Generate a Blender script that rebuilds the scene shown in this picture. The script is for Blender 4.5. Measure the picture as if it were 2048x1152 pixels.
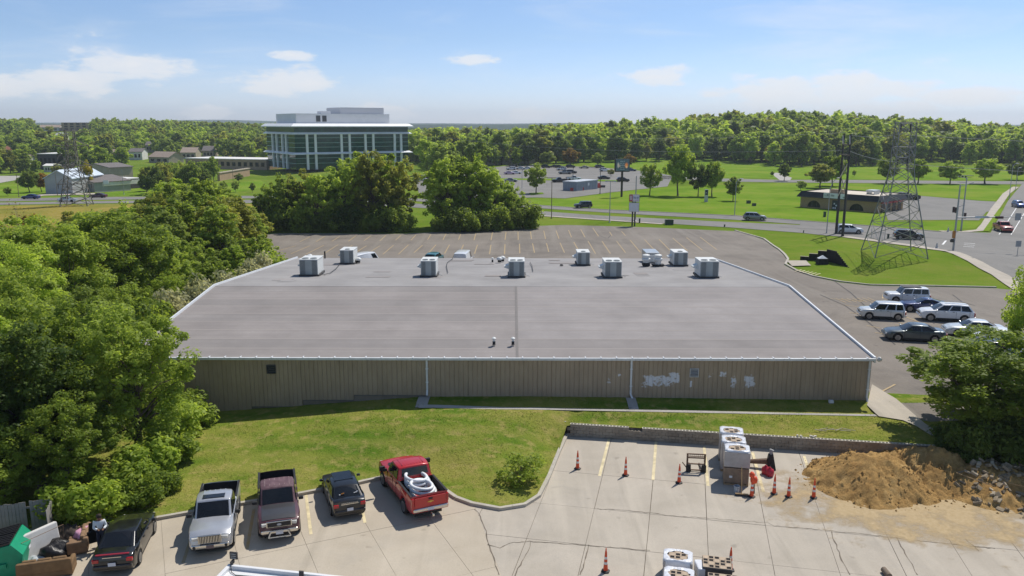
import bpy, bmesh, math, random
import numpy as np
from mathutils import Vector, Matrix, noise as mnoise

R = math.radians
rnd = random.Random(7)
scene = bpy.context.scene
for o in list(bpy.data.objects):
    bpy.data.objects.remove(o)
COL = scene.collection

# ------------------------------------------------------------------ camera
CAM_H, FPX, HORIZON = 19.0, 1620.0, 328.0          # metres, pixels of a 2048 wide frame
HAZE = 0.00014
PITCH = math.atan(HORIZON / FPX)
ROLL = R(0.10)
cam_data = bpy.data.cameras.new("camera")
cam_data.sensor_width = 36.0
cam_data.lens = 36.0 * FPX / 2048.0
cam_data.clip_start, cam_data.clip_end = 0.5, 30000.0
cam = bpy.data.objects.new("camera", cam_data)
COL.objects.link(cam)
cam.location = (0, 0, CAM_H)
cam.rotation_euler = (Matrix.Rotation(R(90) - PITCH, 4, 'X') @ Matrix.Rotation(ROLL, 4, 'Z')).to_euler()
scene.camera = cam

# ------------------------------------------------------------------ light
SUN_EL, SUN_AZ = R(54), R(40)                       # azimuth measured from +Y towards +X
sun_dir = Vector((math.sin(SUN_AZ) * math.cos(SUN_EL), math.cos(SUN_AZ) * math.cos(SUN_EL), math.sin(SUN_EL)))
sl = bpy.data.lights.new("sun", 'SUN')
sl.energy, sl.angle, sl.color = 4.3, R(0.5), (1.0, 0.95, 0.87)
so = bpy.data.objects.new("sun", sl)
COL.objects.link(so)
so.location = (60, 60, 80)
so.rotation_euler = sun_dir.to_track_quat('Z', 'Y').to_euler()

world = bpy.data.worlds.new("World")
scene.world = world
world.use_nodes = True
wn = world.node_tree
wn.nodes.clear()


def N(nt, t, **kw):
    n = nt.nodes.new(t)
    for k, v in kw.items():
        setattr(n, k, v)
    return n


def setin(nt, sock, v):
    if isinstance(v, bpy.types.NodeSocket):
        nt.links.new(v, sock)
    else:
        sock.default_value = v


def math_n(nt, op, a, b=0.0, clamp=False):
    n = N(nt, 'ShaderNodeMath', operation=op, use_clamp=clamp)
    setin(nt, n.inputs[0], a)
    setin(nt, n.inputs[1], b)
    return n.outputs[0]


def ramp(nt, fac, stops, interp='LINEAR'):
    n = N(nt, 'ShaderNodeValToRGB')
    cr = n.color_ramp
    cr.interpolation = interp
    while len(cr.elements) < len(stops):
        cr.elements.new(0.5)
    for e, (p, c) in zip(cr.elements, stops):
        e.position = p
        e.color = c if len(c) == 4 else (*c, 1)
    setin(nt, n.inputs[0], fac)
    return n.outputs[0]


def mixc(nt, fac, a, b, mode='MIX'):
    n = N(nt, 'ShaderNodeMix', data_type='RGBA', blend_type=mode)
    setin(nt, n.inputs[0], fac)
    setin(nt, n.inputs[6], a if isinstance(a, bpy.types.NodeSocket) else (*a[:3], 1))
    setin(nt, n.inputs[7], b if isinstance(b, bpy.types.NodeSocket) else (*b[:3], 1))
    return n.outputs[2]


def noise_n(nt, vec, scale, detail=4, rough=0.55, out=0, dist=0.0):
    n = N(nt, 'ShaderNodeTexNoise')
    n.inputs['Scale'].default_value = scale
    n.inputs['Detail'].default_value = detail
    n.inputs['Roughness'].default_value = rough
    n.inputs['Distortion'].default_value = dist
    if vec is not None:
        nt.links.new(vec, n.inputs['Vector'])
    return n.outputs[out]


def mapping(nt, vec, scale=(1, 1, 1), rot=(0, 0, 0), loc=(0, 0, 0)):
    n = N(nt, 'ShaderNodeMapping')
    n.inputs['Scale'].default_value = scale
    n.inputs['Rotation'].default_value = rot
    n.inputs['Location'].default_value = loc
    nt.links.new(vec, n.inputs['Vector'])
    return n.outputs[0]


def build_world():
    nt = wn
    out = N(nt, 'ShaderNodeOutputWorld')
    bg = N(nt, 'ShaderNodeBackground')
    sky = N(nt, 'ShaderNodeTexSky', sky_type='NISHITA')
    sky.sun_disc = False
    sky.sun_elevation, sky.sun_rotation = SUN_EL, SUN_AZ
    sky.altitude, sky.air_density, sky.dust_density, sky.ozone_density = 300, 1.0, 0.3, 1.6
    tc = N(nt, 'ShaderNodeTexCoord')
    d = tc.outputs['Generated']
    sep = N(nt, 'ShaderNodeSeparateXYZ')
    nt.links.new(d, sep.inputs[0])
    az = math_n(nt, 'ARCTAN2', sep.outputs[0], sep.outputs[1])
    el = math_n(nt, 'ARCSINE', sep.outputs[2])
    comb = N(nt, 'ShaderNodeCombineXYZ')
    nt.links.new(az, comb.inputs[0])
    nt.links.new(el, comb.inputs[1])
    ae = comb.outputs[0]
    n1 = noise_n(nt, mapping(nt, ae, (9, 24, 1)), 2.0, 7, 0.6)          # cumulus edges
    n2 = noise_n(nt, mapping(nt, ae, (3.0, 16, 1), rot=(0, 0, R(6))), 1.6, 6, 0.6, dist=0.6)   # wisps
    n3 = noise_n(nt, mapping(nt, ae, (2.2, 5.0, 1), loc=(3, 1, 0)), 1.5, 3, 0.5)          # where banks gather
    # cumulus banks low over the horizon (azimuth, elevation, half widths), all round the sky
    banks = [(-.43, .060, .075, .018), (-.49, .046, .06, .011), (-.56, .038, .10, .014), (-.51, .040, .10, .010), (-.262, .047, .07, .017),
             (-.045, .074, .032, .006), (.31, .034, .10, .018), (.39, .037, .10, .017), (.50, .028, .05, .013), (.61, .032, .05, .014),
             (.17, .055, .07, .008), (-.26, .077, .035, .004), (-.15, .016, .05, .008), (.02, .010, .06, .006), (-.36, .012, .05, .006),
             (.42, .014, .12, .008), (-.85, .05, .12, .02), (-1.3, .06, .14, .02), (.95, .05, .12, .02), (1.5, .06, .15, .02), (2.3, .05, .15, .02), (-2.1, .06, .16, .02), (3.0, .05, .1, .02)]
    aev = mapping(nt, ae, (1, 4.2, 0))
    acc = None
    for (a, e, sa, se) in banks:
        dn = N(nt, 'ShaderNodeVectorMath', operation='DISTANCE')
        nt.links.new(aev, dn.inputs[0])
        dn.inputs[1].default_value = (a, e * 4.2, 0)
        r = (sa + 4.2 * se) / 2 * 1.5
        g = math_n(nt, 'SUBTRACT', 1.0, math_n(nt, 'MULTIPLY', dn.outputs['Value'], 1 / r))
        acc = g if acc is None else math_n(nt, 'MAXIMUM', acc, g)
    acc = math_n(nt, 'MAXIMUM', acc, 0.0)
    cum = math_n(nt, 'ADD', math_n(nt, 'MULTIPLY', acc, 0.88), math_n(nt, 'SUBTRACT', math_n(nt, 'MULTIPLY', n1, 1.7), 1.02))
    cumm = ramp(nt, cum, [(0.08, (0, 0, 0)), (0.42, (.85, .85, .85)), (0.8, (1, 1, 1))], 'EASE')
    wisp = math_n(nt, 'ADD', math_n(nt, 'MULTIPLY', n2, 0.75), math_n(nt, 'MULTIPLY', n3, 0.45))
    wm = ramp(nt, wisp, [(0.56, (0, 0, 0)), (0.85, (.5, .5, .5))], 'EASE')
    up = ramp(nt, el, [(0.0, (.55, .55, .55)), (0.06, (1, 1, 1)), (0.2, (.5, .5, .5)), (0.6, (.25, .25, .25))])
    wm = math_n(nt, 'MULTIPLY', wm, up)
    tint = ramp(nt, el, [(0.0, (.96, 1.08, 1.60)), (0.10, (.80, .92, 1.20)), (0.30, (.92, .98, 1.06)), (0.6, (1, 1, 1))])
    base = mixc(nt, 1.0, sky.outputs[0], tint, 'MULTIPLY')
    col = mixc(nt, wm, base, (8.4, 8.7, 9.3))
    col = mixc(nt, math_n(nt, 'MULTIPLY', cumm, 0.82), col, (9.2, 9.1, 9.1))
    nt.links.new(col, bg.inputs[0])
    bg.inputs[1].default_value = 0.099
    nt.links.new(bg.outputs[0], out.inputs[0])


build_world()
scene.view_settings.view_transform = 'Standard'
scene.view_settings.look = 'None'
scene.view_settings.exposure = 0.06
scene.view_settings.gamma = 1.0
scene.view_settings.use_curve_mapping = False
scene.cycles.max_bounces = 6
scene.cycles.transparent_max_bounces = 6
scene.cycles.volume_bounces = 0
scene.cycles.use_denoising = True

# ------------------------------------------------------------------ materials
MATS = {}


def newmat(name):
    m = bpy.data.materials.new(name)
    m.use_nodes = True
    nt = m.node_tree
    b = nt.nodes['Principled BSDF']
    return m, nt, b


def coords(nt, which='Object'):
    if which == 'World':
        return N(nt, 'ShaderNodeNewGeometry').outputs['Position']
    return N(nt, 'ShaderNodeTexCoord').outputs[which]


def bumpn(nt, b, h, strength, dist=0.02):
    n = N(nt, 'ShaderNodeBump')
    n.inputs['Strength'].default_value = strength
    n.inputs['Distance'].default_value = dist
    nt.links.new(h, n.inputs['Height'])
    nt.links.new(n.outputs[0], b.inputs['Normal'])


def M(name, col, rough=0.6, metal=0.0, var=0.12, scale=4.0, col2=None, bump=0.0, bscale=40.0, bdist=0.01, spec=0.4, coat=0.0, space='Object', grime=0.0):
    """plain procedural material: a base colour broken up by two noises, optional relief"""
    if name in MATS:
        return MATS[name]
    m, nt, b = newmat(name)
    v = coords(nt, space)
    n = noise_n(nt, v, scale, 5, 0.6)
    c1 = tuple(c * (1 - var) for c in col)
    c2 = col2 or tuple(min(1, c * (1 + var)) for c in col)
    c = ramp(nt, n, [(0.3, c1), (0.7, c2)])
    if grime:
        g = noise_n(nt, v, scale * 0.35, 6, 0.7)
        c = mixc(nt, math_n(nt, 'MULTIPLY', ramp(nt, g, [(0.5, (0, 0, 0)), (0.75, (1, 1, 1))]), grime), c, tuple(x * 0.45 for x in col))
    nt.links.new(c, b.inputs['Base Color'])
    b.inputs['Roughness'].default_value = rough
    b.inputs['Metallic'].default_value = metal
    b.inputs['Specular IOR Level'].default_value = spec
    if coat:
        b.inputs['Coat Weight'].default_value = coat
        b.inputs['Coat Roughness'].default_value = 0.06
    if bump:
        bumpn(nt, b, noise_n(nt, v, bscale, 4, 0.6), bump, bdist)
    MATS[name] = m
    return m


def mat_glass(name, col, rough=0.04, spec=0.9, coat=.6):
    m, nt, b = newmat(name)
    v = coords(nt)
    n = noise_n(nt, v, 0.6, 2)
    nt.links.new(ramp(nt, n, [(0.35, tuple(c * .7 for c in col)), (0.65, tuple(c * 1.3 for c in col))]), b.inputs['Base Color'])
    b.inputs['Roughness'].default_value = rough
    b.inputs['Specular IOR Level'].default_value = spec
    b.inputs['Coat Weight'].default_value = coat
    b.inputs['Coat Roughness'].default_value = 0.03
    MATS[name] = m
    return m


def mat_grass(name, cols, big=0.12, stripe=None, dry=0.35, dryc=(.20, .155, .055)):
    """mown turf: patchy greens, dry spots, faint mower passes, fine relief"""
    m, nt, b = newmat(name)
    p = coords(nt, 'World')
    n1 = noise_n(nt, p, big, 6, 0.65)
    n2 = noise_n(nt, p, big * 9, 4, 0.6)
    n3 = noise_n(nt, p, 7.0, 3, 0.7)
    c = ramp(nt, n1, [(0.38, cols[0]), (0.5, cols[1]), (0.62, cols[2])])
    c = mixc(nt, math_n(nt, 'MULTIPLY', ramp(nt, n2, [(0.5, (0, 0, 0)), (0.68, (1, 1, 1))]), dry), c, dryc)
    c = mixc(nt, ramp(nt, n3, [(0.3, (.4, .4, .4)), (0.7, (0, 0, 0))]), c, tuple(x * 0.62 for x in cols[0]))
    if stripe:
        ang, per, amt = stripe
        w = N(nt, 'ShaderNodeTexWave', wave_type='BANDS', bands_direction='Y')
        w.inputs['Scale'].default_value = 1.0 / per
        w.inputs['Distortion'].default_value = 2.2
        w.inputs['Detail'].default_value = 3
        w.inputs['Detail Scale'].default_value = 0.6
        nt.links.new(mapping(nt, p, rot=(0, 0, ang)), w.inputs['Vector'])
        c = mixc(nt, math_n(nt, 'MULTIPLY', w.outputs['Fac'], amt), c, (.25, .255, .055))
    nt.links.new(c, b.inputs['Base Color'])
    b.inputs['Roughness'].default_value = 1.0
    b.inputs['Specular IOR Level'].default_value = 0.0
    bumpn(nt, b, noise_n(nt, p, 5.0, 6, 0.75), 0.8, 0.12)
    MATS[name] = m
    return m


def mat_pavement(name, c_lo, c_hi, scale=0.3, stain=None, stain_amt=0.4, fine=14.0, streak=None):
    m, nt, b = newmat(name)
    p = coords(nt, 'World')
    n1 = noise_n(nt, p, scale, 7, 0.65, dist=0.4)
    n2 = noise_n(nt, p, fine, 4, 0.7)
    c = ramp(nt, n1, [(0.3, c_lo), (0.7, c_hi)])
    c = mixc(nt, ramp(nt, n2, [(0.3, (.35, .35, .35)), (0.6, (0, 0, 0))]), c, tuple(x * .72 for x in c_lo))
    if stain:
        n3 = noise_n(nt, p, scale * 0.6, 6, 0.7, dist=1.0)
        c = mixc(nt, math_n(nt, 'MULTIPLY', ramp(nt, n3, [(0.52, (0, 0, 0)), (0.72, (1, 1, 1))]), stain_amt), c, stain)
    if streak:
        rot, sc, cc, amt = streak
        n4 = noise_n(nt, mapping(nt, p, (sc, sc * .06, 1), rot=(0, 0, rot)), 1.0, 4, 0.6)
        c = mixc(nt, math_n(nt, 'MULTIPLY', ramp(nt, n4, [(0.5, (0, 0, 0)), (0.7, (1, 1, 1))]), amt), c, cc)
    n5 = noise_n(nt, p, 1.1, 2, 0.5)
    c = mixc(nt, math_n(nt, 'MULTIPLY', ramp(nt, n5, [(0.68, (0, 0, 0)), (0.76, (1, 1, 1))]), .45), c, tuple(x * .5 for x in c_lo))
    n6 = noise_n(nt, mapping(nt, p, (.9, .05, 1), rot=(0, 0, R(62))), 1.0, 3, 0.6)
    c = mixc(nt, math_n(nt, 'MULTIPLY', ramp(nt, n6, [(0.58, (0, 0, 0)), (0.72, (1, 1, 1))]), .28), c, tuple(x * .6 for x in c_lo))
    nt.links.new(c, b.inputs['Base Color'])
    b.inputs['Roughness'].default_value = 0.9
    b.inputs['Specular IOR Level'].default_value = 0.25
    bumpn(nt, b, n2, 0.35, 0.01)
    MATS[name] = m
    return m


def mat_leaf(name, a, bcol, hue=0.40, transl=0.55):
    """foliage: hue drifts from clump to clump and from plant to plant, light passes through"""
    m = bpy.data.materials.new(name)
    m.use_nodes = True
    nt = m.node_tree
    nt.nodes.clear()
    out = N(nt, 'ShaderNodeOutputMaterial')
    v = coords(nt, 'Object')
    n = noise_n(nt, v, 0.55, 3, 0.6)
    n2 = noise_n(nt, v, 9.0, 2, 0.5)
    oi = N(nt, 'ShaderNodeObjectInfo')
    f = math_n(nt, 'ADD', math_n(nt, 'MULTIPLY', n, 0.7), math_n(nt, 'MULTIPLY', n2, 0.3))
    n3 = noise_n(nt, v, 0.07, 2, 0.5)
    f = math_n(nt, 'ADD', f, math_n(nt, 'MULTIPLY', math_n(nt, 'SUBTRACT', n3, 0.5), 0.9))
    f = math_n(nt, 'ADD', f, math_n(nt, 'MULTIPLY', math_n(nt, 'SUBTRACT', oi.outputs['Random'], 0.5), hue))
    c = ramp(nt, f, [(0.28, a), (0.75, bcol)])
    d = N(nt, 'ShaderNodeBsdfPrincipled')
    nt.links.new(c, d.inputs['Base Color'])
    d.inputs['Roughness'].default_value = 0.55
    d.inputs['Specular IOR Level'].default_value = 0.25
    t = N(nt, 'ShaderNodeBsdfTranslucent')
    tcol = mixc(nt, 0.5, c, (min(.9, bcol[0] * 1.5), min(.9, bcol[1] * 1.45), bcol[2] * .8))
    nt.links.new(tcol, t.inputs[0])
    mx = N(nt, 'ShaderNodeMixShader')
    mx.inputs[0].default_value = transl
    nt.links.new(d.outputs[0], mx.inputs[1])
    nt.links.new(t.outputs[0], mx.inputs[2])
    nt.links.new(mx.outputs[0], out.inputs[0])
    MATS[name] = m
    return m


# ------------------------------------------------------------------ building helpers
def link(o, parent=None):
    COL.objects.link(o)
    if parent is not None:
        o.parent = parent
    return o


def tag(o, label=None, cat=None, group=None, kind=None):
    if label:
        o['label'] = label
    if cat:
        o['category'] = cat
    if group:
        o['group'] = group
    if kind:
        o['kind'] = kind
    return o


def thing(name, label, cat, loc=(0, 0, 0), rz=0.0, group=None, scale=1.0):
    o = bpy.data.objects.new(name, None)
    o.empty_display_size = 0.3
    link(o)
    o.location = loc
    o.rotation_euler = (0, 0, rz)
    o.scale = (scale,) * 3
    return tag(o, label, cat, group)


def children_of(o):
    return [c for c in CHILD.get(o.name, [])]


CHILD = {}


class MB:
    """collects faces and links them as one mesh object"""

    def __init__(s):
        s.v, s.f = [], []

    def add(s, vs, fs):
        n = len(s.v)
        s.v += [tuple(x) for x in vs]
        s.f += [tuple(i + n for i in f) for f in fs]
        return s

    def box(s, x0, x1, y0, y1, z0, z1, mat=None):
        vs = [Vector(p) for p in ((x0, y0, z0), (x1, y0, z0), (x1, y1, z0), (x0, y1, z0), (x0, y0, z1), (x1, y0, z1), (x1, y1, z1), (x0, y1, z1))]
        if mat is not None:
            vs = [mat @ p for p in vs]
        return s.add(vs, [(0, 3, 2, 1), (4, 5, 6, 7), (0, 1, 5, 4), (1, 2, 6, 5), (2, 3, 7, 6), (3, 0, 4, 7)])

    def cbox(s, c, size, rz=0.0, rx=0.0, ry=0.0):
        mt = Matrix.Translation(c) @ Matrix.Rotation(rz, 4, 'Z') @ Matrix.Rotation(ry, 4, 'Y') @ Matrix.Rotation(rx, 4, 'X')
        a, b, c2 = (q / 2 for q in size)
        return s.box(-a, a, -b, b, -c2, c2, mt)

    def tube(s, p0, p1, r0, r1=None, n=6, caps=True):
        p0, p1 = Vector(p0), Vector(p1)
        r1 = r0 if r1 is None else r1
        d = (p1 - p0)
        if d.length < 1e-6:
            return s
        q = d.to_track_quat('Z', 'Y')
        vs = []
        for p, r in ((p0, r0), (p1, r1)):
            for k in range(n):
                a = 2 * math.pi * k / n
                vs.append(p + q @ Vector((math.cos(a) * r, math.sin(a) * r, 0)))
        fs = [(k, (k + 1) % n, n + (k + 1) % n, n + k) for k in range(n)]
        if caps:
            fs += [tuple(range(n))[::-1], tuple(range(n, 2 * n))]
        return s.add(vs, fs)

    def path(s, pts, r, n=6):
        for a, b in zip(pts[:-1], pts[1:]):
            s.tube(a, b, r, n=n)
        return s

    def lathe(s, prof, c=(0, 0, 0), n=16, mt=None):
        vs, fs = [], []
        c = Vector(c)
        for (r, z) in prof:
            for k in range(n):
                a = 2 * math.pi * k / n
                p = Vector((r * math.cos(a), r * math.sin(a), z))
                vs.append((mt @ p if mt is not None else p) + c)
        for i in range(len(prof) - 1):
            for k in range(n):
                fs.append((i * n + k, i * n + (k + 1) % n, (i + 1) * n + (k + 1) % n, (i + 1) * n + k))
        fs.append(tuple(range(n))[::-1])
        fs.append(tuple(range((len(prof) - 1) * n, len(prof) * n)))
        return s.add(vs, fs)

    def prism(s, poly, z0, z1):
        n = len(poly)
        vs = [(x, y, z0) for x, y in poly] + [(x, y, z1) for x, y in poly]
        fs = [tuple(range(n))[::-1], tuple(range(n, 2 * n))] + [(k, (k + 1) % n, n + (k + 1) % n, n + k) for k in range(n)]
        return s.add(vs, fs)

    def slab_xz(s, poly, y0, y1):
        """polygon in the x-z plane given thickness along y"""
        n = len(poly)
        vs = [(x, y0, z) for x, z in poly] + [(x, y1, z) for x, z in poly]
        fs = [tuple(range(n)), tuple(range(n, 2 * n))[::-1]] + [((k + 1) % n, k, n + k, n + (k + 1) % n) for k in range(n)]
        return s.add(vs, fs)

    def mesh(s, name, bevel=0.0, smooth=None, segs=2):
        me = bpy.data.meshes.new(name)
        me.from_pydata(s.v, [], s.f)
        if bevel:
            bm = bmesh.new()
            bm.from_mesh(me)
            bmesh.ops.remove_doubles(bm, verts=bm.verts, dist=1e-5)
            bmesh.ops.bevel(bm, geom=list(bm.edges), offset=bevel, segments=segs, affect='EDGES', profile=0.5, clamp_overlap=True)
            bm.to_mesh(me)
            bm.free()
        if smooth is not None:
            me.shade_smooth()
            me.set_sharp_from_angle(angle=R(smooth))
        me.update()
        return me

    def build(s, name, mat, parent=None, bevel=0.0, smooth=None, segs=2, **tags):
        return mobj(name, s.mesh(name, bevel, smooth, segs), mat, parent, **tags)


def mobj(name, me, mat, parent=None, loc=None, rz=None, **tags):
    """mesh object; the material sits on the object so that meshes can be shared"""
    o = bpy.data.objects.new(name, me)
    link(o, parent)
    if not me.materials:
        me.materials.append(mat)
    o.material_slots[0].link = 'OBJECT'
    o.material_slots[0].material = mat
    if loc is not None:
        o.location = loc
    if rz is not None:
        o.rotation_euler = (0, 0, rz)
    if parent is not None:
        CHILD.setdefault(parent.name, []).append(o)
    tag(o, **tags)
    return o


def dup(root, loc=None, rz=None, label=None, parent=None, scale=None):
    r = root.copy()
    COL.objects.link(r)
    r.parent = parent
    if loc is not None:
        r.location = loc
    if rz is not None:
        r.rotation_euler = (0, 0, rz)
    if scale is not None:
        r.scale = scale if hasattr(scale, '__len__') else (scale,) * 3
    if label:
        r['label'] = label
    for ch in CHILD.get(root.name, []):
        c = dup(ch, parent=r)
    if parent is not None:
        CHILD.setdefault(parent.name, []).append(r)
    return r


def np_mesh(name, verts, quads, smooth=False):
    """big mesh from numpy arrays: verts (n,3), quads (m,4) or tris (m,3)"""
    me = bpy.data.meshes.new(name)
    k = quads.shape[1]
    me.vertices.add(len(verts))
    me.vertices.foreach_set('co', np.ascontiguousarray(verts, dtype=np.float32).ravel())
    me.loops.add(quads.size)
    me.loops.foreach_set('vertex_index', np.ascontiguousarray(quads, dtype=np.int32).ravel())
    me.polygons.add(len(quads))
    me.polygons.foreach_set('loop_start', np.arange(0, quads.size, k, dtype=np.int32))
    me.update(calc_edges=True)
    if smooth:
        me.shade_smooth()
    return me

# ------------------------------------------------------------------ survey: where the photograph's points lie on the ground
def P(px, py, z=0.0):
    """point of the plane at height z that stands at pixel (px, py) of the 2048 x 1152 photograph"""
    u, v = px - 1024.0, py - 576.0
    x = u * math.cos(ROLL) + v * math.sin(ROLL)
    v2 = v * math.cos(ROLL) - u * math.sin(ROLL)
    fw = FPX * math.cos(PITCH) - v2 * math.sin(PITCH)
    dn = FPX * math.sin(PITCH) + v2 * math.cos(PITCH)
    t = (CAM_H - z) / dn
    return Vector((x * t, fw * t, z))


def sstep(t):
    t = np.clip(t, 0, 1)
    return t * t * (3 - 2 * t)


CURB_PX = [(-260, 1085), (-60, 1080), (120, 1074), (310, 1040), (480, 1010), (590, 992), (712, 969), (770, 956), (830, 958), (885, 979), (912, 998), (945, 1010),
           (1000, 1020), (1050, 1012), (1078, 994), (1098, 955), (1118, 905), (1134, 871)]
CURB = [P(px, py, 0).xy for px, py in CURB_PX]
WALL_A = CURB[-1]
WALL_B = P(1720, 908, 0).xy
WDIR = (WALL_B - WALL_A).normalized()
WALL_LEN = 26.0
WALL_END = WALL_A + WDIR * WALL_LEN
FRONT_Y = 50.9                                   # the long metal building's front wall
BX0, BX1 = -25.2, 23.5


def zfront(x):
    return np.interp(x, [-60, -30, -22, -16, -5.6, 1, 10, 23, 60], [-0.6, -0.2, 0.12, 0.55, 1.42, 1.46, 1.36, 1.2, 1.0])


def _samples():
    s = []
    pts = [Vector(p) for p in CURB]
    for a, b in zip(pts[:-1], pts[1:]):
        n = max(1, int((b - a).length / 0.8))
        for k in range(n):
            q = a.lerp(b, k / n)
            s.append((q.x, q.y, 0.13))
    for k in range(int(WALL_LEN / 0.6) + 1):
        q = WALL_A + WDIR * (k * 0.6) + Vector((0, 0.3))
        s.append((q.x, q.y, 0.74))
    for x in np.arange(-60, 62, 1.0):
        s.append((x, FRONT_Y, float(zfront(x))))
        if x > -8:
            s.append((x, FRONT_Y - 1.0, float(zfront(x)) - .07))
            s.append((x + .5, FRONT_Y - 2.0, float(zfront(x)) - .22))
    for k in range(1, 18):
        q = WALL_END + Vector((1.8 * k, -0.2 * k))
        s.append((q.x, q.y, max(0.1, 0.74 - .1 * k)))
    return np.array(s)


SMP = _samples()


def lawn_h(x, y):
    x, y = np.atleast_1d(np.asarray(x, float)), np.atleast_1d(np.asarray(y, float))
    d2 = (x[:, None] - SMP[None, :, 0]) ** 2 + (y[:, None] - SMP[None, :, 1]) ** 2 + 0.02
    w = 1.0 / d2 ** 1.5
    return (w * SMP[None, :, 2]).sum(1) / w.sum(1)


def far_h(x, y):
    x, y = np.asarray(x, float), np.asarray(y, float)
    z = np.interp(y, [-50, 51, 70, 97, 155, 230, 400, 1000, 2500, 7000], [1.2, 1.2, .7, 0, -1, -1.6, -2.5, -3, -4, -10])
    az = x / np.maximum(y, 30)
    z = z + (12.5 * np.exp(-((az - .34) / .20) ** 2) + 2.0 * sstep((az + .02) / .1)) * sstep((y - 440) / 170) * (1 - sstep((y - 900) / 900))
    z = z - 2.6 * sstep((-az - .12) / .2) * sstep((y - 190) / 110) * (1 - sstep((y - 420) / 200))
    z = z + 14 * sstep((-az - .02) / .5) * sstep((y - 470) / 520) * (1 - sstep((y - 1200) / 900))
    z = z - 1.2 * sstep((-az - .35) / .3) * (1 - sstep((y - 150) / 60)) * sstep((y - 45) / 30)
    z = z + 1.2 * np.exp(-((x - 56) / 15) ** 2 - ((y - 117) / 8) ** 2)
    return z


def ground_h(x, y):
    x, y = np.atleast_1d(np.asarray(x, float)), np.atleast_1d(np.asarray(y, float))
    t = sstep((y - 49.0) / 14.0)
    out = far_h(x, y) * t
    near = t < 1
    if near.any():
        out[near] += (1 - t[near]) * lawn_h(x[near], y[near])
    return out


def G(x, y):
    return float(ground_h(x, y)[0])


_YS = np.geomspace(20, 5000, 500)


def PG(px, py, up=0.0):
    """point of the ground at pixel (px, py): first crossing of the sight line with the terrain"""
    q0 = P(px, py, CAM_H - 1.0)
    d = (q0 - Vector((0, 0, CAM_H)))
    d = d / d.y if py > 250.5 else (P(px, 250.5, CAM_H - 1.0) - Vector((0, 0, CAM_H))) / P(px, 250.5, CAM_H - 1.0).y
    ys = _YS if py > 700 else _YS[_YS > 64]
    for _ in range(2):
        g = ground_h(d.x * ys, ys) + up
        r = CAM_H + d.z * ys - g
        i = int(np.argmax(r < 0))
        if r[i] >= 0:
            i = len(ys) - 1
        i = max(i, 1)
        ys = np.linspace(ys[i - 1], ys[i], 12)
    y = YMID(d, up, ys)
    return Vector((d.x * y, y, CAM_H + d.z * y))


def YMID(d, up, ys):
    rr = CAM_H + d.z * ys - ground_h(d.x * ys, ys) - up
    i = max(1, int(np.argmax(rr < 0)))
    a, b = rr[i - 1], rr[i]
    t = a / (a - b) if a != b else 0.0
    return float(ys[i - 1] + (ys[i] - ys[i - 1]) * min(1, max(0, t)))


def PW(px, py, y):
    """point of the vertical plane at depth y that stands at pixel (px, py)"""
    q = P(px, py, 0.0)
    d = (q - Vector((0, 0, CAM_H))) / q.y
    return Vector((0, 0, CAM_H)) + d * y


# ------------------------------------------------------------------ ground materials
mat_grass('turf', [(.115, .19, .020), (.155, .235, .028), (.20, .25, .042)], 0.045, dry=0.30, dryc=(.30, .25, .08))
mat_grass('lawn', [(.105, .190, .020), (.185, .240, .034), (.32, .30, .072)], 0.16, stripe=(R(4), 5.5, .5), dry=0.7, dryc=(.46, .35, .14))
mat_grass('dry_field', [(.27, .23, .05), (.33, .265, .065), (.22, .22, .045)], 0.05, dry=0.5, dryc=(.42, .32, .12))
mat_grass('bank_grass', [(.13, .235, .020), (.175, .285, .028), (.235, .30, .045)], 0.05, dry=0.35, dryc=(.30, .29, .08))
mat_grass('forest_floor', [(.024, .034, .012), (.032, .044, .015), (.042, .05, .02)], 0.2, dry=0.2)
mat_pavement('asphalt_old', (.175, .152, .128), (.265, .232, .196), 0.10, stain=(.092, .082, .072), stain_amt=.6, fine=6, streak=(R(70), .55, (.275, .25, .212), .5))
mat_pavement('asphalt_road', (.190, .182, .168), (.255, .242, .222), 0.08, stain=(.12, .115, .11), stain_amt=.4, fine=5)
mat_pavement('concrete_new', (.40, .355, .29), (.50, .445, .37), 0.35, stain=(.31, .285, .25), stain_amt=.45, streak=(R(-12), .8, (.56, .50, .41), .4))
mat_pavement('concrete_warm', (.43, .37, .285), (.52, .455, .36), 0.3, stain=(.36, .325, .275), stain_amt=.4, streak=(R(20), .8, (.56, .49, .39), .35))
mat_pavement('concrete_grey', (.36, .34, .31), (.47, .44, .40), 0.5, stain=(.25, .23, .21), stain_amt=.5)
mat_pavement('kerb_concrete', (.42, .385, .32), (.53, .49, .42), 1.2, stain=(.27, .24, .20), stain_amt=.5)
M('joint_dirt', (.17, .142, .11), 0.95, var=.35, scale=2.0, space='World')
M('yellow_paint', (.56, .38, .15), 0.8, var=.25, scale=2.0, space='World', col2=(.36, .30, .21))
M('pale_paint', (.66, .56, .34), 0.7, var=.25, scale=2.0, space='World', grime=.4)
M('white_paint', (.72, .72, .70), 0.7, var=.2, scale=2.0, space='World', grime=.3)


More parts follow.
